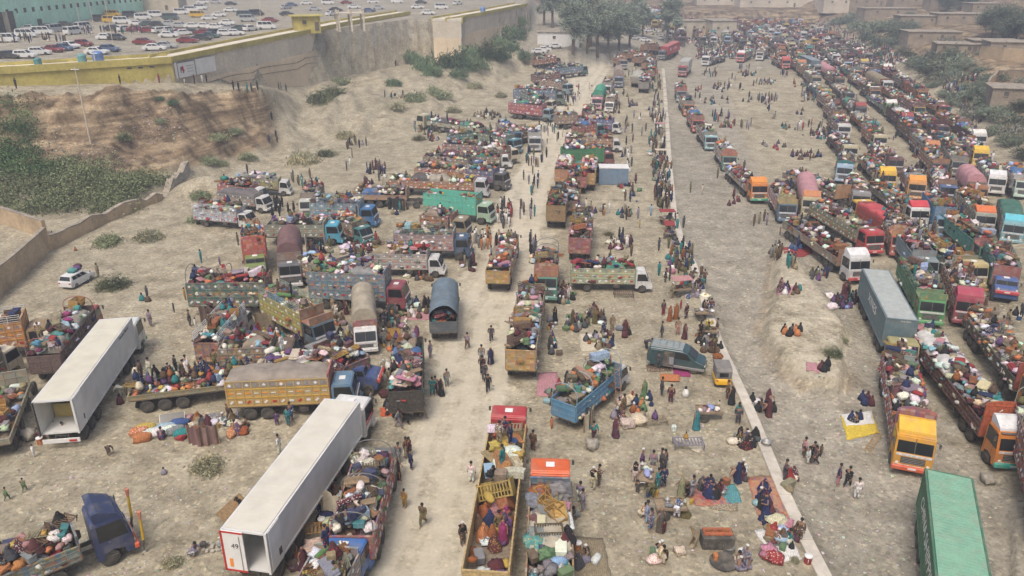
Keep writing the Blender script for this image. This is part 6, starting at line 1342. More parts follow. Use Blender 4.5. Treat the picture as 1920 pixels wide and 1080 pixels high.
TR('semi', 1488, 425, 1612, 512, (.55,.55,.54), (.22,.2,.15), 'green nosed semi with white spoiler', style='faded', head=1.9, headc=(.35,.12,.06), L=17, wh=.9, spoiler=(.7,.7,.7), bump=(.45,.03,.04), palette=['maroon','white','red'])
TR('rig', 1560, 415, 1640, 462, (.42,.03,.04), (.2,.22,.12), 'bright red cab truck', style='faded', cabst='heavy', L=14, wh=1.1, bump=(.5,.03,.04), head=1.9)
TR('rig', 1660, 428, 1608, 394, (.7,.42,.02), (.35,.06,.05), 'yellow cab truck under red canvas', style='plain', tarp=(.5,.06,.07), tarch=False, L=11, wh=1.3, cabst='heavy')
TR('rig', 1650, 400, 1690, 465, (.42,.08,.07), (.25,.1,.05), 'pink roofed red cab truck', style='art', L=10, headc=(.5,.2,.05), crown=True)
TR('semi', 1482, 330, 1602, 380, (.2,.2,.2), (.24,.2,.16), 'brown trailer with orange ornate headboard', style='faded', L=16, wh=.8, head=2., headc=(.5,.22,.06), nocab=True)
TR('rig', 1450, 355, 1476, 402, (.04,.12,.2), (.3,.16,.18), 'purple brown truck with slate blue cab', style='art', L=9.5, crown=True, headc=(.35,.3,.1))
TR('semi', 1372, 318, 1424, 366, (.6,.2,.03), (.26,.23,.17), 'orange cab semi with green bumper', style='faded', L=15.5, wh=.8, spoiler=(.7,.25,.03), bump=(.03,.35,.2), headc=(.35,.05,.04), head=1.9)
TR('rig', 1346, 274, 1368, 308, (.08,.24,.2), (.35,.32,.3), 'green cab truck in the curving left queue', style='faded', L=10, headc=(.4,.1,.05), crown=True)
TR('rig', 1312, 240, 1334, 270, (.25,.42,.45), (.2,.22,.2), 'pale blue cab truck in the curving left queue', style='faded', L=10.5, crown=None)
TR('rig', 1294, 214, 1309, 238, (.45,.1,.08), (.25,.1,.08), 'red headboard truck in the curving left queue', style='art', L=9)
TR('rig', 1280, 188, 1292, 208, (.5,.18,.05), (.2,.2,.18), 'orange capped truck in the curving left queue', style='faded', L=10)
TR('rig', 1272, 160, 1278, 182, (.2,.3,.32), (.3,.06,.06), 'teal nosed truck in the curving left queue', style='art', L=9)
TR('semi', 1620, 300, 1664, 345, (.68,.4,.03), (.22,.2,.16), 'yellow spoiler semi in the right queue', style='faded', L=16, spoiler=(.75,.45,.03))
TR('rig', 1700, 328, 1718, 362, (.6,.28,.08), (.25,.12,.08), 'orange roofed truck in the right queue', style='art', L=9, spoiler=(.75,.3,.04), cabst='heavy')
TR('semi', 1655, 362, 1724, 414, WH, (.18,.18,.15), 'white cab semi with red spoiler', style='faded', L=16.5, spoiler=(.55,.03,.05), bump=(.1,.1,.1))
TR('rig', 1738, 378, 1774, 430, (.12,.25,.38), (.03,.2,.4), 'bright blue tipper in the right queue', style='plain', L=11, wh=1.7, load=.6, crown=None)
TR('rig', 1802, 375, 1846, 425, (.3,.32,.28), (.2,.2,.16), 'orange spoiler truck in the right queue', style='faded', cabst='heavy', spoiler=(.65,.15,.03), L=12)
TR('rig', 1788, 430, 1856, 486, (.06,.2,.15), (.03,.22,.19), 'teal sided truck with maroon headboard', style='plain', headc=(.3,.03,.04), head=2., L=12.5, wh=1.3)
TR('rig', 1880, 372, 1898, 442, (.2,.4,.45), (.2,.2,.2), 'dark green canvas truck at right', style='faded', cabst='heavy', spoiler=(.1,.5,.6), tarp=(.03,.14,.1), tarch=False, L=12)
TR('rig', 1835, 305, 1868, 352, WH, (.2,.2,.18), 'white spoiler truck in the right queue', style='faded', cabst='heavy', spoiler=(.7,.7,.7), L=12)
TR('rig', 1800, 262, 1838, 302, (.65,.42,.05), (.2,.2,.18), 'yellow cab truck in the right queue', style='faded', cabst='heavy', spoiler=(.7,.45,.03), L=12)
TR('rig', 1868, 300, 1920, 358, (.4,.55,.48), (.42,.42,.4), 'pale slatted truck by the right hillside', style='slat', L=12, wh=1.4)
TR('rig', 1768, 270, 1798, 318, (.2,.22,.2), (.18,.2,.18), 'slate cab truck in the right queue', style='faded', L=12)
TR('semi', 1372, 102, 1322, 116, WH, (.15,.15,.2), 'white cab semi at the top of the riverbed', style='plain', L=15, cabst='heavy')
TR('rig', 1412, 98, 1388, 110, (.5,.1,.1), (.2,.2,.2), 'red and white nosed truck at the riverbed top', style='faded', cabst='heavy', spoiler=(.7,.7,.7), L=11)
TR('rig', 1440, 94, 1424, 106, WH, (.2,.2,.2), 'small white truck at the riverbed top', style='faded', L=9)
TR('semi', 1440, 104, 1474, 122, (.45,.06,.06), (.25,.25,.22), 'red cab semi left of the slate blue container', style='faded', L=14, spoiler=(.5,.1,.1))
# queues on the right, row after row
CABS = ['dark grey','brown','khaki','maroon','white','white','white','red','orange','yellow','dark grey','teal','dark grey','green','blue','maroon','pale blue','cream','rust brown','grey','maroon']
CABC = {'white': (.55,.55,.54), 'yellow': (.42,.28,.06), 'orange': (.36,.15,.05), 'red': (.26,.04,.045), 'cream': (.45,.4,.25)}
def occupied(p, L):
    for t, l, rz in TRUCKS:
        d = Vector((p[0]-t.location.x, p[1]-t.location.y)); ax = Vector((math.cos(rz), math.sin(rz))); al = abs(d.dot(ax)); la = abs(d.x*-ax.y+d.y*ax.x)
        if al < (l+L)/2+.3 and la < 2.9: return True
    return False
random.seed(21); FAR = []
rowname = ['the outermost hillside queue', 'the second queue from the hillside', 'the third queue from the hillside', 'the fourth queue from the hillside', 'the innermost right queue']
for i, off in enumerate((4.3, 9.4, 14.6, 22, 28)):
    y = 92+random.random()*5
    while y < 238:
        L = random.choice([9, 10, 11, 14.5, 15.5]); x = poly_x(TOE, y+L/2)-off+.8*math.sin(y*.05+i)+random.uniform(-.3, .3)
        x2 = poly_x(TOE, y)-off+.8*math.sin(y*.05+i); a, b_ = (x+.25, y+L), (x2, y); m_ = ((x+x2)/2, y+L/2)
        px, py, zc = proj((m_[0], m_[1], 1))
        if py < 505 and not occupied(m_, L):
            cn = random.choice(CABS); bn = random.choice(['rust brown','dark grey','maroon','maroon','brown','teal','dark grey','rust brown'])
            tp = random.random()
            truck('semi' if L > 12 else 'rig', None, None, CABC.get(cn, C(cn)), C(bn, .9), desc=f'{cn} cab truck', place='in '+rowname[i], world=(a, b_), L=L, style=random.choice(['faded','faded','art','plain','wood']), cabst=random.choice(['heavy','art','heavy']), spoiler=C(random.choice(['white','red','orange','yellow','white'])) if random.random() < .3 else None, head=random.choice([1.6, 2.]), crown=random.random() < .5, tarp=C(random.choice(['maroon','grey','khaki','pink'])) if tp < .1 else None, group='right hand truck queues')
            y += L+random.uniform(.6, 2.2)
        else: y += 3
# far beyond: trucks a few pixels wide, one mesh each, sharing a handful of meshes
def far_mesh(k):
    b = MB(); L = [9, 12, 15, 10][k]; x1 = L/2; 
    b.box((x1-1, 0, 1.85), (2, 2.4, 2.5), M_paint, bev=.12); b.box((x1+.02, 0, 2.3), (.05, 2., .85), M_glass); b.box((x1+.03, 0, 1.1), (.08, 2.2, .4), M_dark)
    b.box((-1.2, 0, 1.75), (L-2.5, 2.45, 1.1 if k != 2 else .8), M_art[k % 3]); b.box((-1.2, 0, .9), (L-2.6, 1., .4), M_dark)
    for x in (x1-1.2, -x1+1.5, -x1+2.8):
        for s in (-1, 1): b.lathe([(.5,-.15),(.5,.15)], M_tyre, 8, (x, s*1.05, .5), axis='Y')
    if k in (0, 2): b.box((x1-1, 0, 3.3), (1.4, 2.1, .5), M_paint)
    return b.mesh('truck')
FM = [far_mesh(k) for k in range(4)]
nfar = 0; frest = []
for i in range(11):
    off = 4+i*5.3; y = 236+random.random()*8
    while y < 402:
        k = random.randrange(4); L = [9, 12, 15, 10][k]; x = poly_x(TOE, y)-off+random.uniform(-.5, .5)
        if (off > 34 and y < 262) or (off > 46 and y < 300) or occupied((x, y+L/2), L): y += 5; continue
        frest.append((x, y+L/2, k, off)); y += L+random.uniform(.5, 1.8)
for i in range(9):           # the block behind the market, left of the queues
    y = 300+random.random()*6
    while y < 404:
        x = poly_x(TOE, y)-66-i*4.6
        if not (x < 60 and y < 340): frest.append((x, y, random.randrange(4), 70))
        y += random.uniform(12, 17)
frest.sort(key=lambda q: q[1]); quota = 290-len(TRUCKS); fmass = Mass()
for j, (x, y, k, off) in enumerate(frest):
    rz = -math.pi/2-.2+random.uniform(-.12, .12) if off < 64 else -math.pi/2+random.uniform(-.5, .3); cn = random.choice(CABS); z = T(x, y)
    px, py, zc = proj((x, y, z+2))
    if j < quota and 0 < px < 1920:
        o = link('truck', FM[k], None, (x, y, z), rz, CABC.get(cn, C(cn))); tag(o, 'truck', f'tiny hazy {cn} cab truck', 'packed in the far queue' if off < 64 else 'packed behind the market building', 'far queue of hazy trucks')
    else:
        for (c, d, cc) in (((3.5,0,1.9),(2,2.4,2.6),CABC.get(cn, C(cn))),((-1.2,0,1.6),(7,2.4,1.3),C('rust brown'))):
            V, F = arr(MB().box(c, d, M_paint)); fmass.add(V, F, Matrix.Translation((x, y, z)) @ Matrix.Rotation(rz, 4, 'Z'), cc)
    L = [9, 12, 15, 10][k]
    for q in range(int(L*2.2)):
        lx, ly = random.uniform(-L/2+.4, L/2-2.6), random.uniform(-1, 1); p = Vector((x+math.cos(rz)*lx-math.sin(rz)*ly, y+math.sin(rz)*lx+math.cos(rz)*ly, z+2+random.uniform(0, .7)))
        if random.random() < .2: person(p, 'sit', random.choice(WOMC+MENC), place='')
        else: goods('bundle', p, s=random.uniform(.7, 1.2))
if fmass.V: fmass.build('distant_trucks', M_attr, 'remaining distant trucks merging into haze at the end of the valley', 'trucks')
print('trucks', len(TRUCKS), 'far', len(frest))
for q in range(5200):        # crowd and goods packed between the far trucks
    y = random.uniform(240, 404); x = poly_x(TOE, y)-random.uniform(-6, 105 if y > 310 else 60 if y > 262 else 34); p = Vector((x, y, T(x, y)))
    if random.random() < .5: person(p, random.choice(['stand','sit']), random.choice(MENC+WOMC), woman=random.random() < .4)
    else: goods('bundle', p, s=random.uniform(.7, 1.2))
# ================================================================ people on the ground
random.seed(5)
def P_(px, py, pose, col, place, **k): person(G(px, py), pose, col, place=place, **k)
R_ = 'on the pale dirt road'
for a in ((876,655,'walk','lilac grey',R_,dict(rz=1.3,trs='brown')),(921,640,'walk','dark grey',R_,dict(rz=-1.5,extra='carrying blue bags')),(920,682,'walk','navy blue',R_,dict(rz=-1.4,woman=True)),(903,680,'stand','grey',R_,dict(rz=-1.6)),(904,700,'walk','black',R_,dict(rz=-1.5)),(908,712,'walk','dark grey',R_,dict(rz=-1.6)),(915,735,'walk','black',R_,dict(rz=-1.5,cap=False)),(838,725,'stand','grey',R_,dict(rz=-1)),(828,742,'stand','black',R_,dict(woman=True)),(817,740,'stand','maroon',R_,dict()),(811,742,'talk','teal',R_,dict()),(807,672,'stand','lilac grey',R_,dict()),
          (747,803,'walk','grey','right of the long white trailers',dict(rz=0)),(760,796,'walk','black','right of the long white trailers',dict(rz=0)),(793,784,'walk','khaki','right of the long white trailers',dict(rz=.2)),(748,868,'stand','lilac grey','beside the faded red bed truck',dict()),(762,858,'stand','brown','beside the faded red bed truck',dict(trs='cream')),(771,880,'stand','navy blue','beside the faded red bed truck',dict()),(768,858,'stand','maroon','beside the faded red bed truck',dict()),(745,898,'walk','black','beside the faded red bed truck',dict(woman=True)),(759,952,'stand','ochre','alone on the road near the bottom',dict(size=.85)),(794,985,'walk','olive','alone on the road near the bottom',dict(rz=-1.8)),
          (1605,936,'stand','white','on the gravel below the yellow cab truck',dict(rz=1.4)),(1570,910,'stand','navy blue','on the gravel below the yellow cab truck',dict(trs='pink')),(1587,914,'walk','black','on the gravel below the yellow cab truck',dict()),(1506,857,'stand','pink','on the gravel riverbed',dict(trs='brown',rz=0)),(1514,869,'stand','white','on the gravel riverbed',dict(size=.85)),(1523,866,'talk','black','on the gravel riverbed',dict()),(1527,872,'walk','dark grey','on the gravel riverbed',dict()),(1538,856,'walk','brown','on the gravel riverbed',dict(child=True)),
          (65,857,'walk','white','on bare ground at lower left',dict(child=True)),(14,939,'walk','green','on bare ground at lower left',dict(child=True)),(47,922,'walk','green','on bare ground at lower left',dict(child=True)),(205,853,'bend','brown','on bare ground at lower left',dict(size=.75)),(308,888,'squat','lilac grey','on bare ground at lower left',dict(child=True)),(360,1042,'squat','lilac grey','beside the cooking fire',dict(rz=.2)),
          (999,846,'stand','brown','beside the red cab truck',dict()),(1034,804,'stand','orange','on open ground right of the road',dict(child=True)),(1087,944,'stand','lilac grey','beside the orange cab truck',dict(trs='white')),(1092,958,'stand','lilac grey','beside the orange cab truck',dict(rz=3)),(1080,970,'squat','grey','beside the orange cab truck',dict()),(1111,918,'stand','cream','left of the food stall',dict(vest='black',cap=True)),(1122,912,'talk','brown','left of the food stall',dict()),(868,1022,'stand','brown','left of the red cab truck',dict(vest='black',cap=True)),(884,905,'stand','white','left of the red cab truck',dict()),
          (1223,885,'stand','grey','at the food stall',dict()),(1239,880,'stand','dark grey','at the food stall',dict()),(1245,882,'stand','dark grey','at the food stall',dict()),(1243,915,'stand','navy blue','at the food stall',dict()),(1232,918,'talk','teal','at the food stall',dict()),(1222,934,'bend','olive','at the food stall',dict()),(1195,925,'stand','dark grey','at the food stall',dict(child=True)),(1190,905,'stand','cream','at the food stall',dict(vest='black')),(1203,880,'stand','purple','at the food stall',dict(cap=True)),(1205,892,'bend','cream','at the food stall',dict(cap=True)),
          (1212,980,'stand','pale blue','right of the food stall path',dict()),(1219,994,'stand','lilac grey','right of the food stall path',dict(trs='blue')),(1238,996,'stand','brown','right of the food stall path',dict(woman=True)),(1244,1002,'stand','maroon','right of the food stall path',dict(child=True)),(1268,972,'bend','white','by the red topped cart',dict(vest='blue')),(1280,968,'sit','olive','by the red topped cart',dict(woman=True)),(1203,968,'squat','cream','by the red topped cart',dict()),
          (1113,828,'walk','teal','below the blue slatted truck',dict(trs='maroon')),(1154,820,'stand','maroon','below the blue slatted truck',dict(woman=True)),(1240,742,'stand','dark grey','in front of the dark green van',dict(trs='dark grey')),(1257,756,'stand','maroon','in front of the dark green van',dict()),(1305,805,'stand','teal','beside the pots cart',dict(woman=True)),(1347,772,'bend','cream','beside the pots cart',dict(child=True)),(1285,742,'squat','white','beside the pots cart',dict()),
          (1363,748,'stand','brown','beside the yellow rickshaw',dict()),(1371,758,'stand','black','beside the yellow rickshaw',dict(woman=True)),(1385,772,'squat','teal','on the kerb below the rickshaw',dict()),(1383,796,'stand','dark grey','on the kerb below the rickshaw',dict()),
          (1244,662,'stand','brown','above the dark green van',dict(size=.8)),(1240,634,'stand','dark grey','above the dark green van',dict()),(1283,635,'stand','maroon','above the dark green van',dict(woman=True)),(1270,627,'stand','khaki','above the dark green van',dict(trs='pink')),(1243,592,'stand','dark grey','above the dark green van',dict(trs='red',woman=False)),(1255,602,'stand','rust brown','above the dark green van',dict(woman=True)),(1267,598,'stand','rust brown','above the dark green van',dict(woman=True)),(1286,598,'stand','maroon','above the dark green van',dict(cap=True)),(1276,580,'stand','red','above the dark green van',dict(child=True)),(1318,590,'stand','black','above the dark green van',dict(woman=True)),(1323,592,'stand','black','above the dark green van',dict()),(1332,588,'stand','black','above the dark green van',dict(trs='blue')),(1343,628,'stand','brown','above the dark green van',dict(extra='carrying a white sack')),
          (1212,656,'bend','dark grey','behind the dark green van',dict(rz=0)),(1234,692,'stand','dark grey','at the side of the dark green van',dict()),(1235,517,'walk','teal','right of the white cab lorry',dict()),(1247,530,'stand','black','right of the white cab lorry',dict()),(1255,526,'stand','dark grey','right of the white cab lorry',dict()),(1260,560,'stand','khaki','right of the white cab lorry',dict(cap=True)),(1235,470,'stand','dark grey','left of the red stalls',dict()),(1280,470,'stand','black','on the kerb beside the red stalls',dict()),(1281,427,'stand','dark grey','on the kerb beside the red stalls',dict()),(1220,405,'stand','pale blue','below the dense crowd at the kerb',dict()),(1196,410,'stand','lilac grey','on open ground below the blue container',dict()),(1132,405,'stand','orange','on open ground below the blue container',dict(child=True)),(1199,427,'walk','yellow','on open ground below the blue container',dict(child=True)),
          (1294,361,'walk','olive','alone on the upper gravel riverbed',dict()),(1316,365,'walk','cream','alone on the upper gravel riverbed',dict()),(1345,334,'walk','olive','alone on the upper gravel riverbed',dict()),(1413,424,'stand','brown','beside the purple brown truck',dict(trs='purple')),(1423,420,'stand','khaki','beside the purple brown truck',dict()),(1437,422,'stand','lilac grey','beside the purple brown truck',dict()),(1432,415,'stand','brown','beside the purple brown truck',dict()),(1462,440,'stand','rust brown','beside the purple brown truck',dict(child=True)),
          (378,493,'stand','teal','on the dry field at left',dict(trs='grey')),(413,498,'walk','purple','on the dry field at left',dict(child=True)),(369,522,'walk','black','on the dry field at left',dict()),(363,540,'stand','teal','on the dry field at left',dict()),(447,460,'stand','brown','on the dry field at left',dict()),(348,563,'stand','ochre','on the dry field at left',dict(size=.85)),(362,574,'stand','khaki','on the dry field at left',dict()),(327,586,'stand','dark grey','on the dry field at left',dict(child=True,trs='khaki')),(283,612,'stand','lilac grey','on the dry field at left',dict()),(357,612,'stand','dark grey','on the dry field at left',dict()),(368,618,'stand','white','on the dry field at left',dict(size=.75)),(267,563,'squat','teal','on the dry field at left',dict()),(278,565,'squat','brown','on the dry field at left',dict()),(277,558,'stand','dark grey','on the dry field at left',dict(size=.8)),
          (140,531,'stand','grey','beside the small white estate car',dict(size=.6)),(161,530,'sit','navy blue','beside the small white estate car',dict(woman=True)),(172,524,'stand','khaki','beside the small white estate car',dict(child=True)),(185,520,'stand','khaki','beside the small white estate car',dict()),(142,470,'squat','rust brown','by the crumbling mud wall',dict(child=True)),(98,448,'squat','brown','by the crumbling mud wall',dict(size=.8)),(98,440,'sit','red','by the crumbling mud wall',dict(size=.6)),
          (229,745,'bend','white','right of the long white box trailer',dict(trs='cream')),(226,756,'squat','maroon','right of the long white box trailer',dict()),(257,742,'stand','brown','right of the long white box trailer',dict(trs='khaki')),(238,742,'walk','khaki','right of the long white box trailer',dict(size=.7)),(262,762,'squat','black','right of the long white box trailer',dict(woman=True)),(277,755,'squat','black','right of the long white box trailer',dict()),(108,820,'stand','maroon','behind the open white trailer',dict(size=.8)),(124,828,'stand','black','behind the open white trailer',dict()),(80,825,'squat','maroon','behind the open white trailer',dict()),
          (541,800,'stand','teal','below the yellow panel truck',dict()),(546,790,'stand','blue','below the yellow panel truck',dict()),(520,798,'stand','purple','below the yellow panel truck',dict(size=.75)),(698,765,'stand','grey','behind the white cab roof',dict()),(695,800,'squat','lilac grey','behind the white cab roof',dict()),
          (632,1005,'sit','rust brown','near the faded red bed truck tail',dict(woman=True)),(648,1008,'sit','maroon','near the faded red bed truck tail',dict()),(633,995,'stand','khaki','near the faded red bed truck tail',dict(child=True)),(525,852,'stand','white','left of the large white trailer',dict()),(450,950,'squat','black','left of the large white trailer',dict()),
          (372,420,'squat','black','behind the blue and white truck',dict(size=.9)),(510,225,'stand','black','on the path down the bank',dict()),(518,260,'stand','black','on the path down the bank',dict()),(505,268,'stand','navy blue','on the path down the bank',dict()),(520,268,'stand','brown','on the path down the bank',dict()),
          (226,158,'stand','black','on the ledge above the earth cliff',dict()),(299,156,'walk','red','on the ledge above the earth cliff',dict()),(347,160,'stand','cream','on the ledge above the earth cliff',dict(size=.75)),(365,157,'walk','maroon','on the ledge above the earth cliff',dict()),(380,156,'stand','white','on the ledge above the earth cliff',dict()),(388,156,'stand','black','on the ledge above the earth cliff',dict()),(438,168,'walk','black','on the ledge above the earth cliff',dict()),(448,170,'walk','black','on the ledge above the earth cliff',dict()),(464,172,'stand','teal','on the ledge above the earth cliff',dict()),(472,172,'stand','dark grey','on the ledge above the earth cliff',dict()),(483,168,'stand','black','on the ledge above the earth cliff',dict()),(523,168,'stand','olive','on the ledge above the earth cliff',dict()),(527,168,'stand','grey','on the ledge above the earth cliff',dict()),(537,171,'walk','dark grey','on the ledge above the earth cliff',dict()),(31,166,'stand','black','on the ledge above the earth cliff',dict()),(742,124,'stand','black','at the foot of the retaining wall',dict())):
    P_(a[0], a[1], a[2], a[3], a[4], **a[5])
WL = 'women'
def grp(cx, cy, rx, ry, n, place, seat=.8, wom=.5, kids=.2, cols=None, lug=0, zb=0):
    pts = []
    if cy < 640: n = int(n*1.4)
    for k in range(n):
        for _ in range(30):
            a = random.random()*6.28; r = random.random()**.5; q = (cx+rx*r*math.cos(a), cy+ry*r*math.sin(a)); md = 7 if cy > 700 else 5 if cy > 450 else 2.5
            if all(math.hypot(q[0]-o[0], (q[1]-o[1])*1.4) > md for o in pts): break
        pts.append(q); w = random.random() < wom; s = random.random() < seat; kid = random.random() < kids
        p = G(*q); p.z += zb; col = random.choice(cols or (WOMC if w else MENC))
        person(p, (random.choice(['sit','sit','squat']) if s else random.choice(['stand','talk','walk','stand','bend'])), col, woman=w and not kid, child=kid, place=place, cap=(not w and random.random() < .2), vest=('black' if not w and random.random() < .15 else None), rz=(math.atan2(-(q[1]-cy)*-1, -(q[0]-cx)) if s else None))
    for k in range(lug): goods(random.choice(['bundle','bundle','sack','cooking pot','jerrycan','trunk']), G(cx+random.uniform(-rx, rx), cy+random.uniform(-ry, ry))+Vector((0,0,zb)), place=place, s=random.uniform(.6,1.))
grp(1335,923,32,15,9,'on the red carpet near the food stall',1,.9,.2,['navy blue','black','navy blue','maroon','dark grey'],lug=4)
grp(1437,950,18,40,9,'on the orange woven rug by the kerb',.9,.9,.2,['navy blue','black','navy blue','maroon','dark grey'],lug=4)
grp(1470,1010,32,28,8,'on the white sheet at the kerb end',.95,.6,.3,lug=16)
grp(1400,830,26,18,11,'around the kerbside meal at lower right',.8,.6,.3,lug=4)
grp(1388,892,14,14,5,'beside the kerbside meal tray',.4,.5,.2)
grp(1075,1050,45,25,7,'at the tailgate end by the striped rug',.9,.7,.2,lug=3)
grp(1400,1060,24,14,5,'beside the cooking oven stall',.9,0,.1,['lilac grey','cream','grey'])
grp(1195,765,35,22,13,'below the ladder of the blue slatted truck',.75,.8,.2,['rust brown','navy blue','orange','olive','brown','green','red'],lug=3)
grp(1060,740,32,30,14,'on the pink mat left of the blue slatted truck',.8,.6,.2,lug=4)
grp(1180,783,30,10,5,'around the two huge cream bundles',.8,.4,.2)
grp(1080,610,18,14,8,'on the green striped mat',.8,.6,.3,lug=3)
grp(1112,600,22,14,10,'beside the green striped mat',.8,.6,.2,lug=5)
grp(1125,640,28,16,12,'on the cream blanket above the blue slatted truck',.9,.6,.3,lug=3)
grp(1172,625,16,10,4,'with white bundles near the cream blanket',.8,.4,0,lug=3)
grp(1050,555,26,18,13,'below the hooped green cab truck',.75,.5,.2,lug=4)
grp(1330,650,24,22,16,'around the red heap above the rickshaw',.7,.3,.2,['dark grey','brown','grey','black','olive'],lug=5)
grp(1300,535,22,24,15,'around the red table at the kerb',.35,.4,.1,lug=4)
grp(1275,490,24,24,22,'around the kerbside vegetable stalls',.35,.4,.1,lug=8)
grp(1262,440,14,34,14,'around the red tricycle carts',.3,.2,.1,lug=6)
grp(1243,372,17,22,34,'in the dense crowd along the kerb',.1,.3,.05)
grp(1240,320,18,26,34,'in the upper dense crowd along the kerb',.15,.3,.05,lug=6)
grp(1232,270,16,25,26,'along the upper kerb stalls',.3,.3,.05,lug=8)
grp(1232,215,16,30,24,'near the top of the kerb',.3,.3,.05,lug=6)
grp(1230,160,12,20,16,'at the head of the kerb',.3,.3,0)
grp(1172,405,14,8,7,'in the ring on the open ground',.9,.2,.1)
grp(1160,458,26,14,10,'above the white cab lorry',.8,.5,.1,['black','navy blue','maroon','white'],lug=4)
grp(1130,395,18,10,5,'beside the leaning canvas right of the goods column',.8,0,0)
grp(1030,560,14,10,0,'x')
grp(790,582,30,16,13,'on the mat left of the canvas covered truck',.85,.7,.2,lug=5)
grp(740,605,30,22,8,'in the gap behind the white cab truck',.4,.2,.1,lug=8)
grp(715,640,24,22,9,'between the canvas truck and furniture truck',.8,.2,.2,lug=6)
grp(650,640,30,22,9,'left of the arched tan canvas truck',.7,.3,.2,lug=4)
grp(490,640,36,22,18,'in the colourful group beside the white racked truck',.85,.8,.3,['red','magenta','yellow','purple','black','white','orange'],lug=6)
grp(470,690,50,12,10,'behind the camouflage trailer',.6,.5,.2,lug=8)
grp(730,700,20,16,8,'left of the dark slatted truck',.8,.1,0,['dark grey','khaki','white','brown'])
grp(735,770,26,16,6,'on the orange cloth behind the furniture truck',.9,.3,.1)
grp(440,800,26,16,9,'beside the brown screen tent',.9,.4,.3,lug=5)
grp(380,800,30,14,4,'at the brown screen tent',.9,.5,.2,lug=12)
grp(300,815,42,10,1,'beside the orange sacks',1,0,0,lug=5)
grp(620,945,26,32,9,'in the lean-to beside the large white trailer',.9,.7,.2,lug=10)
grp(560,1050,26,20,2,'left of the bright blue cab truck',.9,.5,0,lug=8)
grp(680,465,38,14,15,'with white sacks below the bright blue truck',.85,.5,.3,['maroon','red','brown','black','navy blue'],lug=14)
grp(530,400,26,16,8,'in black beside the parked small trucks',.1,.8,.1,['black'])
grp(560,340,30,14,7,'behind the small white trucks',.1,0,.2)
grp(790,520,30,8,8,'in front of the white ornate truck',.9,.5,.2,lug=4)
grp(905,455,20,16,16,'standing by the painted wooden truck',.05,0,.05,['cream','brown','white','grey','orange','khaki'])
grp(945,410,16,22,22,'standing in the queue beside the turquoise tipper',.05,0,0,['white','cream','brown','grey','red','dark grey'])
grp(745,395,26,8,7,'below the orange edged flat trailer',.5,.3,.1)
grp(700,320,16,8,8,'at the left end of the long trucks',.9,.8,.1,['navy blue','maroon','black'])
grp(716,330,10,18,9,'beside the orange sided lorry end',.2,.3,.1)
grp(690,345,10,6,5,'on the sand left of the long trucks',.9,.9,0,['black','maroon'])
grp(655,300,8,25,4,'on the sandy slope left of the long trucks',.1,0,.3)
grp(670,272,20,6,5,'at the foot of the sandy bank',.2,.2,.1)
grp(745,182,24,5,8,'walking along the sandy bank',.2,0,.2)
grp(812,262,12,5,5,'below the cream cab flatbed',.8,.6,.1)
grp(780,240,18,10,3,'around the cream cab flatbed',0,0,.2)
grp(915,218,26,7,16,'behind the cream flatbed load',.7,.6,.1,lug=6)
grp(1045,230,26,10,14,'on the upper pale road',.02,.1,.05)
grp(1075,185,16,18,12,'on the upper pale road between trucks',.02,.1,0)
grp(1030,255,26,14,10,'on the upper road bend',.02,.1,.05)
grp(1008,300,26,16,11,'walking up the middle of the road',.0,.1,.1)
grp(990,345,22,30,8,'walking the pale road above the wooden truck',.0,.1,.1)
grp(985,400,20,20,6,'on the road beside the central column',.0,.1,.1)
grp(1150,205,14,12,12,'near the green canvas truck',.6,.4,.1)
grp(1185,197,10,6,7,'seated group on the upper dirt',.9,.5,0)
grp(1190,245,22,30,10,'on the dirt right of the royal blue truck',.05,.2,.1)
grp(1175,300,16,30,8,'around the blue metal container',.1,.1,.1)
grp(1168,178,14,5,3,'beside the tented canvas truck',.5,.3,0)
for cx, cy, rx, ry, n, w_ in ((560,650,30,12,8,'beside the yellow green sided truck'),(640,590,16,20,7,'beside the yellow green sided truck'),(500,590,16,14,6,'between the dark green and racked trucks'),(600,470,26,10,9,'behind the blue lattice sided truck'),(700,520,26,8,8,'behind the blue lattice sided truck'),(880,500,16,10,6,'right of the white ornate truck'),(850,430,24,6,9,'above the navy cab truck'),(640,435,20,10,8,'between the small parked trucks'),(1000,470,8,30,6,'left of the hooped green cab truck'),(1140,640,10,30,5,'on the ground above the blue slatted truck'),(1040,640,12,40,8,'right of the long goods truck'),(1130,500,40,8,8,'behind the white cab lorry'),(1180,360,20,20,6,'below the blue metal container'),(760,640,30,10,6,'between the canvas and slatted trucks'),(900,320,40,6,8,'among the long trucks'),(840,250,60,8,12,'around the cream cab flatbed load'),(1100,200,40,40,14,'in the upper central cluster'),(1200,140,30,14,12,'near the distant trucks by the kerb'),(1420,760,18,10,4,'on the gravel below the mound'),(1290,930,20,20,4,'near the carpets'),(1240,1050,40,14,3,'at the bottom edge'),(1480,900,12,20,3,'on the kerb edge at lower right')):
    grp(cx, cy, rx, ry, n, w_, .55, .4, .15, lug=n)
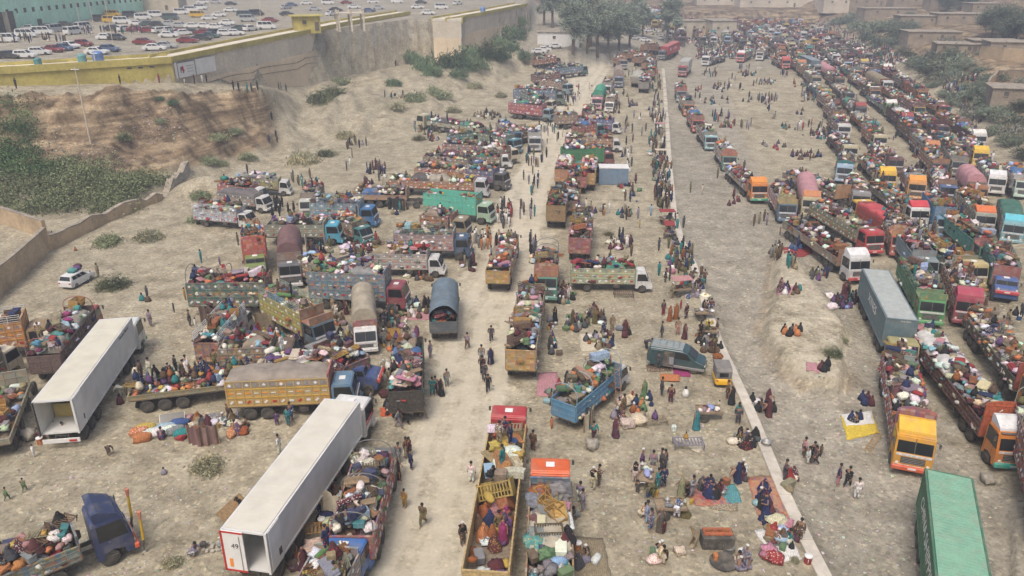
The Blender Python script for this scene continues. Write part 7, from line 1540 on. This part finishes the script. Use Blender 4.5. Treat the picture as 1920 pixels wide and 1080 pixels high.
# riverbed, right
grp(1484,622,16,9,7,'in the dark group on the earth mound',1,.8,.1,['black','orange','maroon','dark grey'])
grp(1548,690,13,6,5,'beside the pink cloth on the earth mound',1,.9,.2,['maroon','black'])
grp(1437,770,14,12,5,'in the small circle by the kerb gravel',.9,.9,.2,['maroon','black','khaki'],lug=1)
grp(1628,752,14,8,4,'near the yellow groundsheet',1,.8,.1,['navy blue','maroon'])
grp(1602,788,14,6,3,'on the yellow groundsheet',.9,.7,.2,['navy blue','black'])
grp(1585,568,26,13,15,'in the dark group left of the grey container',.8,.9,.2,['black','maroon','black','purple','teal'],lug=3)
grp(1478,545,22,8,8,'on the mats at the mound top',.9,.8,.2)
grp(1490,468,18,5,3,'on the bright red sheet',.95,.7,.1,['blue','navy blue'])
grp(1455,480,12,9,8,'standing above the earth mound',.2,.1,.1,['brown','khaki','brown','grey'])
grp(1484,498,12,7,5,'standing below the red sheet',.1,.1,0,['dark grey','teal','khaki'])
grp(1535,518,22,8,8,'on the pink mat by the semi',.9,.6,.2)
grp(1376,380,14,8,4,'in red on the open gravel',.7,.9,.1,['maroon','red'])
grp(1510,292,30,10,14,'in the reclining group on the sand',.95,.7,.1,['maroon','black','brown','navy blue'])
grp(1450,275,26,7,7,'in a row on the upper sand',.95,.7,.1)
grp(1570,268,22,9,10,'near the queue on the upper sand',.95,.7,.1)
grp(1478,140,0,0,0,'')
for cx, cy, rx, ry, n, st in ((1355,165,18,9,10,1),(1345,190,26,8,9,1),(1440,190,20,6,14,.2),(1435,155,20,5,16,.9),(1400,138,18,6,12,.9),(1350,222,18,8,8,.1),(1400,240,12,5,4,.0),(1365,235,16,6,9,.9),(1410,188,26,5,5,.3),(1525,180,24,12,34,.25),(1555,205,14,12,12,.1),(1500,212,8,6,3,.9),(1520,245,36,10,14,.4),(1540,255,22,7,16,.9),(1605,215,6,8,4,.1),(1470,240,10,5,4,.9),(1695,242,18,7,16,.3),(1680,262,8,3,2,.0),(1735,320,26,10,22,.8),(1720,295,10,6,5,.2),(1700,225,12,8,4,.2),(1810,152,24,5,18,.2),(1785,165,20,6,18,.3),(1795,180,20,8,20,.4),(1815,205,20,8,16,.4),(1840,225,22,8,9,.6),(1470,142,8,5,5,0),(1395,130,10,4,4,0),(1590,300,14,8,3,.1),(1585,312,4,6,2,0),(1640,370,0,0,0,0),(1500,160,14,4,5,.9),(1385,160,30,14,7,.1),(1430,210,40,20,4,.1),(1330,140,20,8,8,.2),(1310,180,8,16,5,.3)):
    if n: grp(cx, cy, rx, ry, n, 'on the open sand of the upper riverbed' if cx < 1600 else 'between the right queues and hillside', st, .5, .1, lug=n//6)
grp(1900,620,16,6,2,'on the rear of the long low sided semi',.5,0,0,zb=1.4)
grp(60,78,70,5,16,'beside the parked vans of the upper lot',.1,.2,0); grp(230,62,50,3,8,'between the cars of the upper lot',.1,.2,0); grp(320,67,8,2,4,'on the bonnet side of a white car',.3,.2,0); grp(165,62,10,4,8,'between the vans and the mint green wall',.1,.2,0)
grp(632,40,4,3,2,'on the walkway of the wall',0,0,0); grp(1135,50,60,20,10,'under the tall trees',.1,.1,0)
# ================================================================ cloths, stalls and vehicles on the ground
M_rug = art_mat('woven rug', [(.45,.08,.03),(.5,.25,.08),(.25,.02,.02),(.1,.08,.2),(.5,.18,.1),(.4,.3,.15)], 3.5, .25)
def sheet(quad, col, stem, place='', name='ground_cloth', cat='cloth', m=None, h=.03):
    P = [G(*q) for q in quad]; c = sum(P, Vector())/4; b = MB(); n = 10; vs = []
    for i in range(n+1):
        for j in range(n+1):
            u, v = i/n, j/n; p = P[0].lerp(P[1], u).lerp(P[3].lerp(P[2], u), v); e = .15*noise.noise((p.x*1.5, p.y*1.5, 1)); p = p+Vector((e, e, 0)); z = T(p.x, p.y)+h+.04*max(0, noise.noise((p.x*2.2, p.y*2.2, 3)))+.012
            vs.append(Vector((p.x, p.y, z))-c)
    fs = [(i*(n+1)+j, (i+1)*(n+1)+j, (i+1)*(n+1)+j+1, i*(n+1)+j+1) for i in range(n) for j in range(n)]
    if (vs[1]-vs[0]).cross(vs[n+1]-vs[0]).z > 0: fs = [f[::-1] for f in fs]
    b.add(vs, fs, m or M_cloth); o = b.build(name, None, c, col if not isinstance(col, str) else C(col), smooth=True); so = o.modifiers.new('s', 'SOLIDIFY'); so.thickness = .02; tag(o, cat, stem, place, 'cloths and rugs laid on the ground'); return o
sheet(((1575,780),(1635,778),(1650,812),(1588,826)), (.68,.5,.06), 'yellow and white groundsheet with two people', 'near the pink sack truck')
sheet(((1576,778),(1632,772),(1640,796),(1586,800)), 'white', 'white upper half of the yellow groundsheet', 'near the pink sack truck', h=.06)
sheet(((1467,464),(1520,462),(1525,474),(1470,476)), 'red', 'bright red sheet spread beside the long semi')
sheet(((1400,895),(1448,892),(1492,985),(1425,985)), (.45,.15,.06), 'orange red woven rug strip', 'along the kerb', m=M_rug, name='woven_rug', cat='rug')
sheet(((1283,912),(1352,910),(1372,948),(1305,948)), 'red', 'red bordered carpet', 'right of the food stall', m=M_rug, name='woven_rug', cat='rug'); sheet(((1345,908),(1378,908),(1392,942),(1360,945)), 'turquoise', 'faded turquoise cloth', 'beside the red bordered carpet'); sheet(((1330,948),(1382,946),(1385,958),(1332,958)), 'khaki', 'tan reed mat', 'below the red bordered carpet')
sheet(((1415,995),(1470,985),(1505,1050),(1450,1055)), 'white', 'white sheet under the sacks', 'at the lower kerb end')
sheet(((1015,1000),(1130,1010),(1150,1085),(1040,1085)), 'khaki', 'striped grey green rug', 'at the bottom centre', name='woven_rug', cat='rug'); sheet(((1010,700),(1045,698),(1050,745),(1005,742)), 'pink', 'worn pink mat', 'left of the blue slatted truck')
sheet(((1085,625),(1150,622),(1160,655),(1090,660)), 'cream', 'large cream blanket', 'above the blue slatted truck'); sheet(((1062,590),(1105,588),(1108,612),(1060,614)), 'green', 'pale green striped mat', 'right of the long goods truck')
sheet(((1260,688),(1292,690),(1296,707),(1262,705)), 'magenta', 'bright crimson quilt drying', 'in front of the dark green van'); sheet(((1237,703),(1275,705),(1274,718),(1238,716)), 'orange', 'orange heap cloth of carrots', 'in front of the dark green van', h=.12); sheet(((1210,685),(1258,685),(1258,697),(1212,697)), 'brown', 'dark checked blanket', 'in front of the dark green van')
sheet(((1510,680),(1532,680),(1538,700),(1512,696)), 'pink', 'bright pink cloth', 'on the earth mound'); sheet(((752,585),(820,582),(822,600),(750,600)), 'pink', 'pale pink mat', 'left of the canvas covered truck'); sheet(((712,765),(745,762),(752,780),(716,782)), (.6,.12,.04), 'orange cloth', 'behind the furniture truck'); sheet(((725,616),(750,616),(752,632),(728,632)), 'ochre', 'tan cardboard sheet', 'in the gap behind the white cab truck')
sheet(((650,670),(675,668),(680,682),(652,684)), 'maroon', 'maroon mat', 'left of the arched tan canvas truck'); sheet(((1455,540),(1490,538),(1492,552),(1456,555)), 'pink', 'dusty pink mat', 'at the top of the earth mound'); sheet(((540,1035),(590,1010),(610,1030),(560,1060)), 'purple', 'purple cloth', 'left of the bright blue cab truck'); sheet(((1260,820),(1300,818),(1328,832),(1310,850)), 'cream', 'cream patterned blanket', 'beside the steel rope bed')
sheet(((1155,590),(1200,590),(1208,655),(1165,655)), 'x' and (.42,.35,.25), 'thin tan mat', 'above the blanket groups') if False else None
def screen(px0, py0, px1, py1, h, col, stem, name='cloth_screen'):
    a, b_ = G(px0, py0), G(px1, py1); d = b_-a; t = thing(name, a, 0, 'screen', stem); o = MB(); n = 8; vs = []
    for i in range(n+1):
        q = d*i/n; e = .12*math.sin(i*1.7)
        for z in (0, h*.5, h*(1+.06*math.sin(i*2))): vs.append((q.x-d.y/d.length*e, q.y+d.x/d.length*e, q.z+z))
    o.add(vs, [(i*3+k, i*3+3+k, i*3+4+k, i*3+k+1) for i in range(n) for k in range(2)], M_tarp); c_ = o.build('canvas', t, color=C(col) if isinstance(col, str) else col); c_.modifiers.new('s', 'SOLIDIFY').thickness = .03
    for q in (Vector(), d): MB().tube([(q.x, q.y, q.z-.1), (q.x, q.y, q.z+h+.1)], .04, M_wood, 5).build('post', t, color=(.3,.2,.1))
screen(355,832,378,838,1.5,(.2,.1,.1),'brown blanket tent wall beside the luggage heap'); screen(378,838,412,832,1.6,(.25,.15,.13),'dusty brown blanket screen with people behind'); screen(481,620,516,622,1.8,'khaki','tan blanket hung between two trucks'); screen(592,952,640,972,1.6,'cream','grey cloth screen beside the faded red bed truck'); screen(1095,812,1112,790,1.4,'cream','cream cloth shelter left of the two huge bundles'); screen(1080,780,1108,805,1.7,'dark grey','dark cloth hanging from the blue slatted truck tail'); screen(575,470,578,442,1.8,'white','white sheet hung beside the brown canvas truck'); screen(378,610,412,612,1.9,(.1,.06,.05),'dark brown curtain behind the dark green painted truck')
screen(760,395,728,392,1.7,'black','black cloth hung below the orange edged trailer')
# van, rickshaw, tricycles, small car
t = thing('passenger_van', G(1268,688), math.radians(-20), 'van', 'dark green van with grey lower body, roof rack and open side door'); b = MB()
van = [(-2.45,.45),(-2.5,1.2),(-2.35,1.95),(-2.2,2.02),(.55,2.02),(.95,1.88),(1.65,1.3),(2.4,1.05),(2.5,.75),(2.45,.4),(1.9,.32),(-1.9,.32)]; b.prism(van, -.9, .9, M_carp)
me = b.mesh('van_body'); bm = bmesh.new(); bm.from_mesh(me); bmesh.ops.bevel(bm, geom=[e for e in bm.edges if e.calc_face_angle(0) > .9], offset=.12, segments=3, affect='EDGES'); bm.to_mesh(me); bm.free(); link('van_body', me, t, color=(.02,.06,.07))
link('lower_trim', MB().box((0,0,.5), (4.9,1.86,.3), M_paint, bev=.06).mesh('lower_trim'), t, color=(.2,.2,.2)); link('roof_panel', MB().box((-.85,0,2.03), (2.7,1.5,.05), M_paint, bev=.02).mesh('roof_panel'), t, color=(.25,.3,.3))
g = MB()
for s in (-1, 1):
    for x0, x1 in ((-2.15,-1.25),(-.15-.95,-.2),(-.1,.9)):
        if s < 0 and x0 < -.5 and x1 > -.5: continue
        y = s*.915; g.add([(x0,y,1.25),(x1+(.35 if x0 > -.2 else 0),y,1.25),(x1,y,1.8),(x0,y,1.82)], [(0,1,2,3) if s < 0 else (3,2,1,0)], M_glass)
g.add([(1.02,-.75,1.86),(1.02,.75,1.86),(1.68,.8,1.33),(1.68,-.8,1.33)], [(0,3,2,1)], M_glass); g.build('window_glass', t)
for m_ in (bpy.data.meshes['window_glass'],): pass
MB().box((-.62,-.925,1.15), (.95,.03,1.35), M_dark).build('door_opening', t); MB().box((-.35,-.95,1.0), (.4,.03,.7), M_cloth, bev=.01).build('seat', t, color=(.3,.3,.32)); MB().box((-1.62,-1.0,1.2), (1.1,.06,1.4), M_carp, bev=.02).build('sliding_door', t, color=(.02,.06,.07))
rk = MB()
for y in (-.65,.65): rk.tube([(-2.2,y,2.16),(.1,y,2.16)], .025, M_steel, 5)
for x in (-2.2,-1.6,-1.,-.4,.1): rk.tube([(x,-.65,2.16),(x,.65,2.16)], .02, M_steel, 5)
rk.build('roof_rack', t)
for x in (1.55,-1.55):
    for s in (-1,1): wheel(t, x, s*.78, .34, .22)
for s in (-1,1): MB().box((2.42,s*.62,.85), (.12,.35,.16), M_lamp, bev=.03).build('headlight', t)
t = thing('auto_rickshaw', G(1350,716), math.radians(86), 'rickshaw', 'yellow auto rickshaw with grey hood parked by the kerb'); MB().box((-.45,0,.62), (1.5,1.3,.55), M_carp, bev=.1).prism([(.3,.35),(1.1,.35),(1.25,.7),(1.0,1.1),(.3,.9)], -.45, .45, M_carp).build('rickshaw_body', t, color=(.75,.42,.01))
hd_ = MB(); hd_.lathe([(.0,0)]*2, M_tarp, 4) if False else None; hd_.prism([(-1.15,.95),(-1.2,1.6),(-1.0,1.85),(.45,1.88),(.75,1.7),(.75,1.6),(.3,1.6),(.3,.95)], -.64, .64, M_tarp); hd_.build('hood', t, color=(.2,.19,.18)); MB().box((-1.19,0,1.3), (.04,.7,.35), M_glass, ry=0).build('rear_window', t); MB().box((-1.22,0,.55), (.06,1.1,.3), M_carp, bev=.02).build('rear_bumper', t, color=(.75,.42,.01))
MB().add([(.78,-.45,1.1),(.78,.45,1.1),(.72,.45,1.6),(.72,-.45,1.6)], [(0,1,2,3)], M_glass).build('windscreen', t)
for s in (-1,1): wheel(t, -.75, s*.55, .23, .12)
wheel(t, 1.05, 0, .23, .12)
for s in (-1,1): MB().box((-1.24,s*.5,.78), (.04,.14,.12), M_red).build('tail_light', t)
car(G(147,532), 'h', 'white', math.radians(80), 'beside a round bush', group=None, label='small white estate car with bundles on its roof at left')
for k in range(3): p = G(147,532); goods('bundle', p+Vector((random.uniform(-.4,.4), random.uniform(-.9,.6)+.3, 1.5)), ['maroon','turquoise','purple'][k], place='on the roof of the small white estate car', s=.9)
def cart(px, py, rz, col, stem, load, place, table=.75, L=1.9, cover=None):
    t = thing('market_cart', G(px, py), rz, 'cart', stem, place); MB().box((0,0,table), (L,1.1,.08), M_wood).box((0,.55,table+.1), (L,.04,.15), M_wood).box((0,-.55,table+.1), (L,.04,.15), M_wood).build('cart_top', t, color=(.3,.22,.14))
    for s in (-1,1): wheel(t, -.45, s*.62, .34, .06)
    MB().tube([(L/2,0,table),(L/2+.1,0,.35),(L/2,0,.05)], .03, M_dark, 5).build('front_leg', t); MB().tube([(-L/2,-.3,table+.05),(-L/2-.4,-.3,table+.2),(-L/2-.4,.3,table+.2),(-L/2,.3,table+.05)], .025, M_steel, 5).build('handle', t)
    if cover:
        MB().box((0,0,table+1.15), (L+.2,1.35,.06), M_cloth, bev=.02).build('canopy', t, color=C(cover)); pp = MB()
        for x in (-L/2+.1, L/2-.1):
            for y in (-.5,.5): pp.tube([(x,y,table),(x,y,table+1.13)], .02, M_steel, 4)
        pp.build('canopy_posts', t)
    R = Matrix.Rotation(rz, 3, 'Z')
    for k in range(load): goods(random.choice(['cooking pot','bundle','cooking pot','sack']), t.location+R @ Vector((random.uniform(-.8,.8), random.uniform(-.4,.4), table+.05)), place='on '+('the '+stem.split(' with ')[0]), s=random.uniform(.4,.65))
cart(1328,785,0,None,'wooden handcart with steel pots',9,'below the yellow rickshaw'); cart(1212,905,1.3,None,'crowded food handcart with trays',8,'among standing men'); cart(1320,598,0,None,'dark tricycle cart with plastic bags',7,'above the rickshaw'); cart(1256,965,0,None,'red topped cart with pink cloth',3,'below the food handcart',cover=None)
cart(1253,445,1.5,None,'red canopied tricycle cart',4,'beside the kerb',cover='red'); cart(1249,420,0,None,'small red cart with cloth',3,'beside the upper kerb',cover='red'); cart(1276,553,.2,None,'pink covered table cart',3,'at the crowded kerb',cover='pink'); cart(1238,300,0,None,'hazy covered stall cart',3,'at the upper kerb',cover='cream'); cart(1237,248,0,None,'pink topped stall cart',3,'at the upper kerb',cover='pink')
cart(1326,632,-.3,None,'round red lined tray cart',4,'right of the dark green van')
# rope beds, oven stall, jerrycans, fire
def bed(px, py, rz, col, stem, place, s=1.1): goods('charpoy', G(px, py), col, rz=rz, s=s, place=place, extra=stem)
bed(1290,838,0,'grey','with a sleeping child','on open ground',1.15); bed(1169,556,0,'brown','with red cloth','below the green sided lorry'); bed(1228,795,.3,'khaki','with a seated woman','right of the cream bundles',.95); bed(600,1000,.2,'ochre','with an orange cloth','behind the faded red truck')
person(G(1285,832)+Vector((0,0,.5)),'sit','ochre',child=True,place='on the grey rope bed'); person(G(1227,793)+Vector((0,0,.45)),'sit','purple',woman=True,place='on the khaki rope bed',size=.85)
t = thing('clay_oven_stall', G(1343,1022), 0, 'stall', 'dark oven stall with orange food tray and firewood'); MB().box((0,0,.45), (1.9,.9,.85), M_dark, bev=.03).build('stall_body', t); MB().box((0,.1,.93), (1.7,.65,.08), M_wood).build('food_tray', t, color=(.4,.1,.03))
for k in range(10): goods('bundle', t.location+Vector((-.7+.15*k, .1, .97)), 'rust brown', s=.16, place='on the oven stall tray')
MB().lathe([(.6,0),(.75,.15),(.8,.18),(.72,.14),(.3,.05)], M_dark, 18).build('wide_pan', t, (.0,-1.6,.05)); w_ = MB()
for k in range(14): w_.tube([(-1.2-.06*k%.5, .4-.06*k, .05), (-1.5+.03*k, .6-.05*k, .95)], .035, M_wood, 5)
w_.build('firewood', t, color=(.25,.18,.1))
for px, py, c_, k in ((1341,1050,'orange','jerrycan'),(1347,1008,'yellow','jerrycan'),(1390,1045,'red','water cooler'),(1366,1034,'grey','cooking pot'),(1083,1030,'orange','water cooler'),(1514,1055,'red','water cooler'),(1322,560,'yellow','jerrycan'),(1328,560,'yellow','jerrycan'),(1326,608,'yellow','jerrycan'),(1334,610,'yellow','jerrycan'),(1229,930,'yellow','jerrycan'),(1215,930,'blue','jerrycan'),(475,1068,'orange','water cooler'),(76,832,'orange','water cooler'),(1436,836,'grey','cooking pot'),(1263,808,'white','jerrycan'),(1290,560,'blue','jerrycan'),(1910,600,'blue','water cooler'),(604,985,'orange','water cooler')):
    goods(k, G(px, py), c_, place='on the ground near '+('the oven stall' if 1330 < px < 1400 and py > 990 else 'the kerb' if px > 1260 else 'the trucks'), s=1.2)
for px, py, c_, s in ((1176,800,'cream',1.3),(1196,794,'cream',1.45),(1168,757,'cream',1.2),(1458,985,'cream',1.3),(620,988,'cream',1.2),(1465,1012,'pale blue',1.),(1440,1040,'pink',1.2),(1450,1050,'red',1.1),(450,1028,'cream',1.),(590,1035,'cream',1.3),(572,592,'cream',0),(666,468,'white',1.3),(680,460,'white',1.2),(648,468,'white',1.3),(720,742,'maroon',1.),(1560,578,'white',1.1),(1556,558,'white',1.),(1250,520,'white',1.)):
    if s: goods('bundle', G(px, py), c_, place='standing on the ground', s=s)
for px, py, c_ in ((262,815,'orange'),(268,826,'orange'),(285,818,'white'),(300,815,'white'),(310,808,'pale blue'),(320,812,'white'),(272,808,'yellow'),(335,800,'blue'),(345,818,'teal'),(400,790,'grey'),(330,812,'grey')): goods('sack', G(px, py), c_, place='in the roadside luggage heap', s=1.25, rz=.4)
b = MB(); b.box((0,0,.5), (1.7,1.,.05), M_glass, rx=.7); b.box((0,0,.46), (1.78,1.08,.05), M_steel, rx=.7); tag(b.build('solar_panel', None, G(325,797), rz=.3), 'solar panel', 'dark solar panel leaning on the luggage heap')
t = thing('campfire', G(382,1028), 0, 'campfire', 'stone hearth with black kettle beside the squatting person'); b = MB()
for k in range(12): a = k*.55; b.box((math.cos(a)*.5+k*.06, math.sin(a)*.35, .08), (.26,.2,.18), M_rock, rz=k, bev=.04)
b.build('hearth_stones', t); MB().lathe([(.14,.2),(.2,.26),(.2,.4),(.1,.5),(.04,.54)], M_dark, 12).tube([(.2,0,.3),(.32,0,.42),(.36,0,.46)], .025, M_dark, 5).build('kettle', t); MB().lathe([(.1,.05),(.15,.08),(.16,.25),(.15,.26)], M_steel, 12, (.95,.1,0)).build('pot', t)
def ladder(px, py, L, lean, rz, col, stem, place, n=9):
    t = MB(); 
    for s in (-1,1): t.tube([(s*.22,0,0),(s*.2,0,L)], .03, M_wood, 5)
    for k in range(n): t.tube([(-.22,0,L*(k+.5)/n),(.22,0,L*(k+.5)/n)], .022, M_wood, 5)
    o = t.build('ladder', None, G(px, py)+Vector((0,0,.03)), color=col); o.rotation_euler = (lean, 0, rz); tag(o, 'ladder', stem, place)
ladder(1161,765,3.2,-.35,.2,(.4,.2,.12),'thin red brown ladder leaning on the blue slatted truck','')
ladder(1625,848,3.,-1.52,-.7,(.45,.25,.06),'orange wooden ladder lying on gravel by the yellow cab truck','')
def cardb(px, py, rz, lean, stem): o = MB().box((0,0,.6), (2.2,.03,1.2), M_wood).build('wooden_board', None, G(px, py), color=(.35,.22,.1), rz=rz); o.rotation_euler = (lean, 0, rz); tag(o, 'board', stem)
cardb(452,968,1.2,-.9,'curved brown board leaning left of the large white trailer')
settle_people(); settle_goods()
print('objects', len(bpy.data.objects))
# ---------------------------------------------------------------- labels
ORD = ['leftmost', 'second from left', 'third from left', 'fourth from left', 'fifth from left', 'sixth from left', 'seventh from left', 'eighth from left', 'ninth from left', 'tenth from left', 'eleventh from left', 'twelfth from left', 'thirteenth from left', 'fourteenth from left', 'fifteenth from left', 'sixteenth from left', 'seventeenth from left', 'eighteenth from left', 'nineteenth from left', 'twentieth from left']
def row_word(i): return (['', 'second ', 'third ', 'fourth ', 'fifth ', 'sixth ', 'seventh ', 'eighth ', 'ninth ', 'tenth ', 'eleventh ', 'twelfth ', 'thirteenth ', 'fourteenth ', 'fifteenth ', 'sixteenth ', 'seventeenth ', 'eighteenth ', 'nineteenth ', 'twentieth '][i]+'nearest').strip()
import re
def finish_labels():
    by = {}
    cut = lambda d: re.split(r' (?:with|beside|behind|in the|left of|right of|cut|at the|at|carrying|facing|under|loaded|covered|above|heaped|to) ', d)[0]
    tr = [r[2] for r in REG if r[1] == 'truck']; cuts = [cut(d) for d in tr]
    for r in REG:
        if r[1] != 'truck' and r[3].startswith('on the '):
            d = r[3][7:]; m_ = [x for x in tr if x == d or x.split(' with ')[0] == d]
            if m_ and cuts.count(cut(d)) == 1: r[3] = 'on the '+cut(d)
    for r in REG:
        k = r[2]+' '+r[3]
        for cut in (' and white cap', ' with hands raised', ' and black vest', ' and blue vest'):
            if len(k.split()) > 12: r[2] = r[2].replace(cut, ''); k = r[2]+' '+r[3]
        if len(k.split()) > 12 and '_' in r[0].name or len(k.split()) > 13: print('LONG', len(k.split()), k)
    for r in REG: by.setdefault((r[2]+' '+r[3]).strip(), []).append(r)
    for k, L in by.items():
        if len(L) == 1: L[0][0]['label'] = k; continue
        P = [(proj(r[0].matrix_world.translation if r[0].type != 'EMPTY' else r[0].location), r) for r in L]
        dx = max(p[0][0] for p in P)-min(p[0][0] for p in P); dy = max(p[0][1] for p in P)-min(p[0][1] for p in P)
        if len(L) <= 20:
            if dx >= dy*.7:
                for i, (p, r) in enumerate(sorted(P, key=lambda t: t[0][0])):
                    w = ORD[i] if i < len(L)-1 else 'rightmost'
                    r[0]['label'] = k+', '+w
            else:
                for i, (p, r) in enumerate(sorted(P, key=lambda t: t[0][2])):
                    w = row_word(i) if i < len(L)-1 or len(L) < 3 else 'farthest'
                    r[0]['label'] = k+', '+w
        else:           # a grid of bands: by distance, then from the left
            P.sort(key=lambda t: t[0][2]); nb = -(-len(P)//20); n = -(-len(P)//nb)
            for b in range(nb):
                Q = sorted(P[b*n:(b+1)*n], key=lambda t: t[0][0])
                for i, (p, r) in enumerate(Q):
                    r[0]['label'] = k+', '+['front', 'second', 'third', 'fourth', 'fifth', 'sixth', 'seventh', 'eighth', 'ninth', 'tenth', 'eleventh', 'twelfth', 'thirteenth', 'fourteenth', 'fifteenth'][b]+' rank, '+ORD[i]
def trim():
    n = 0
    for r in REG:
        w = r[0].get('label', '')
        for a, b in ((' with hands raised', ''), (' and white cap', ''), (' the ', ' '), (' cloth bundle', ' bundle'), (' wooden trunk', ' trunk')):
            if len(w.split()) > 16: w = w.replace(a, b)
        if len(w.split()) > 16: print('TOOLONG', w)
        r[0]['label'] = w
for r in REG: assert r[0].type != 'EMPTY' or True
finish_labels(); trim()
# ---------------------------------------------------------------- haze
hb = MB(); m, N, bs, L = new_mat('dusty air'); N.nodes.remove(bs)
pv = N.nodes.new('ShaderNodeVolumePrincipled'); pv.inputs['Density'].default_value = HAZE
pv.inputs['Color'].default_value = (.66, .73, .86, 1); pv.inputs['Anisotropy'].default_value = .2
L.new(pv.outputs[0], N.nodes['Material Output'].inputs['Volume'])
hb.box((0, 700, 25), (3400, 1700, 60), m); hz = hb.build('haze'); hz['kind'] = 'stuff'; hz.location = (0, 0, 0)
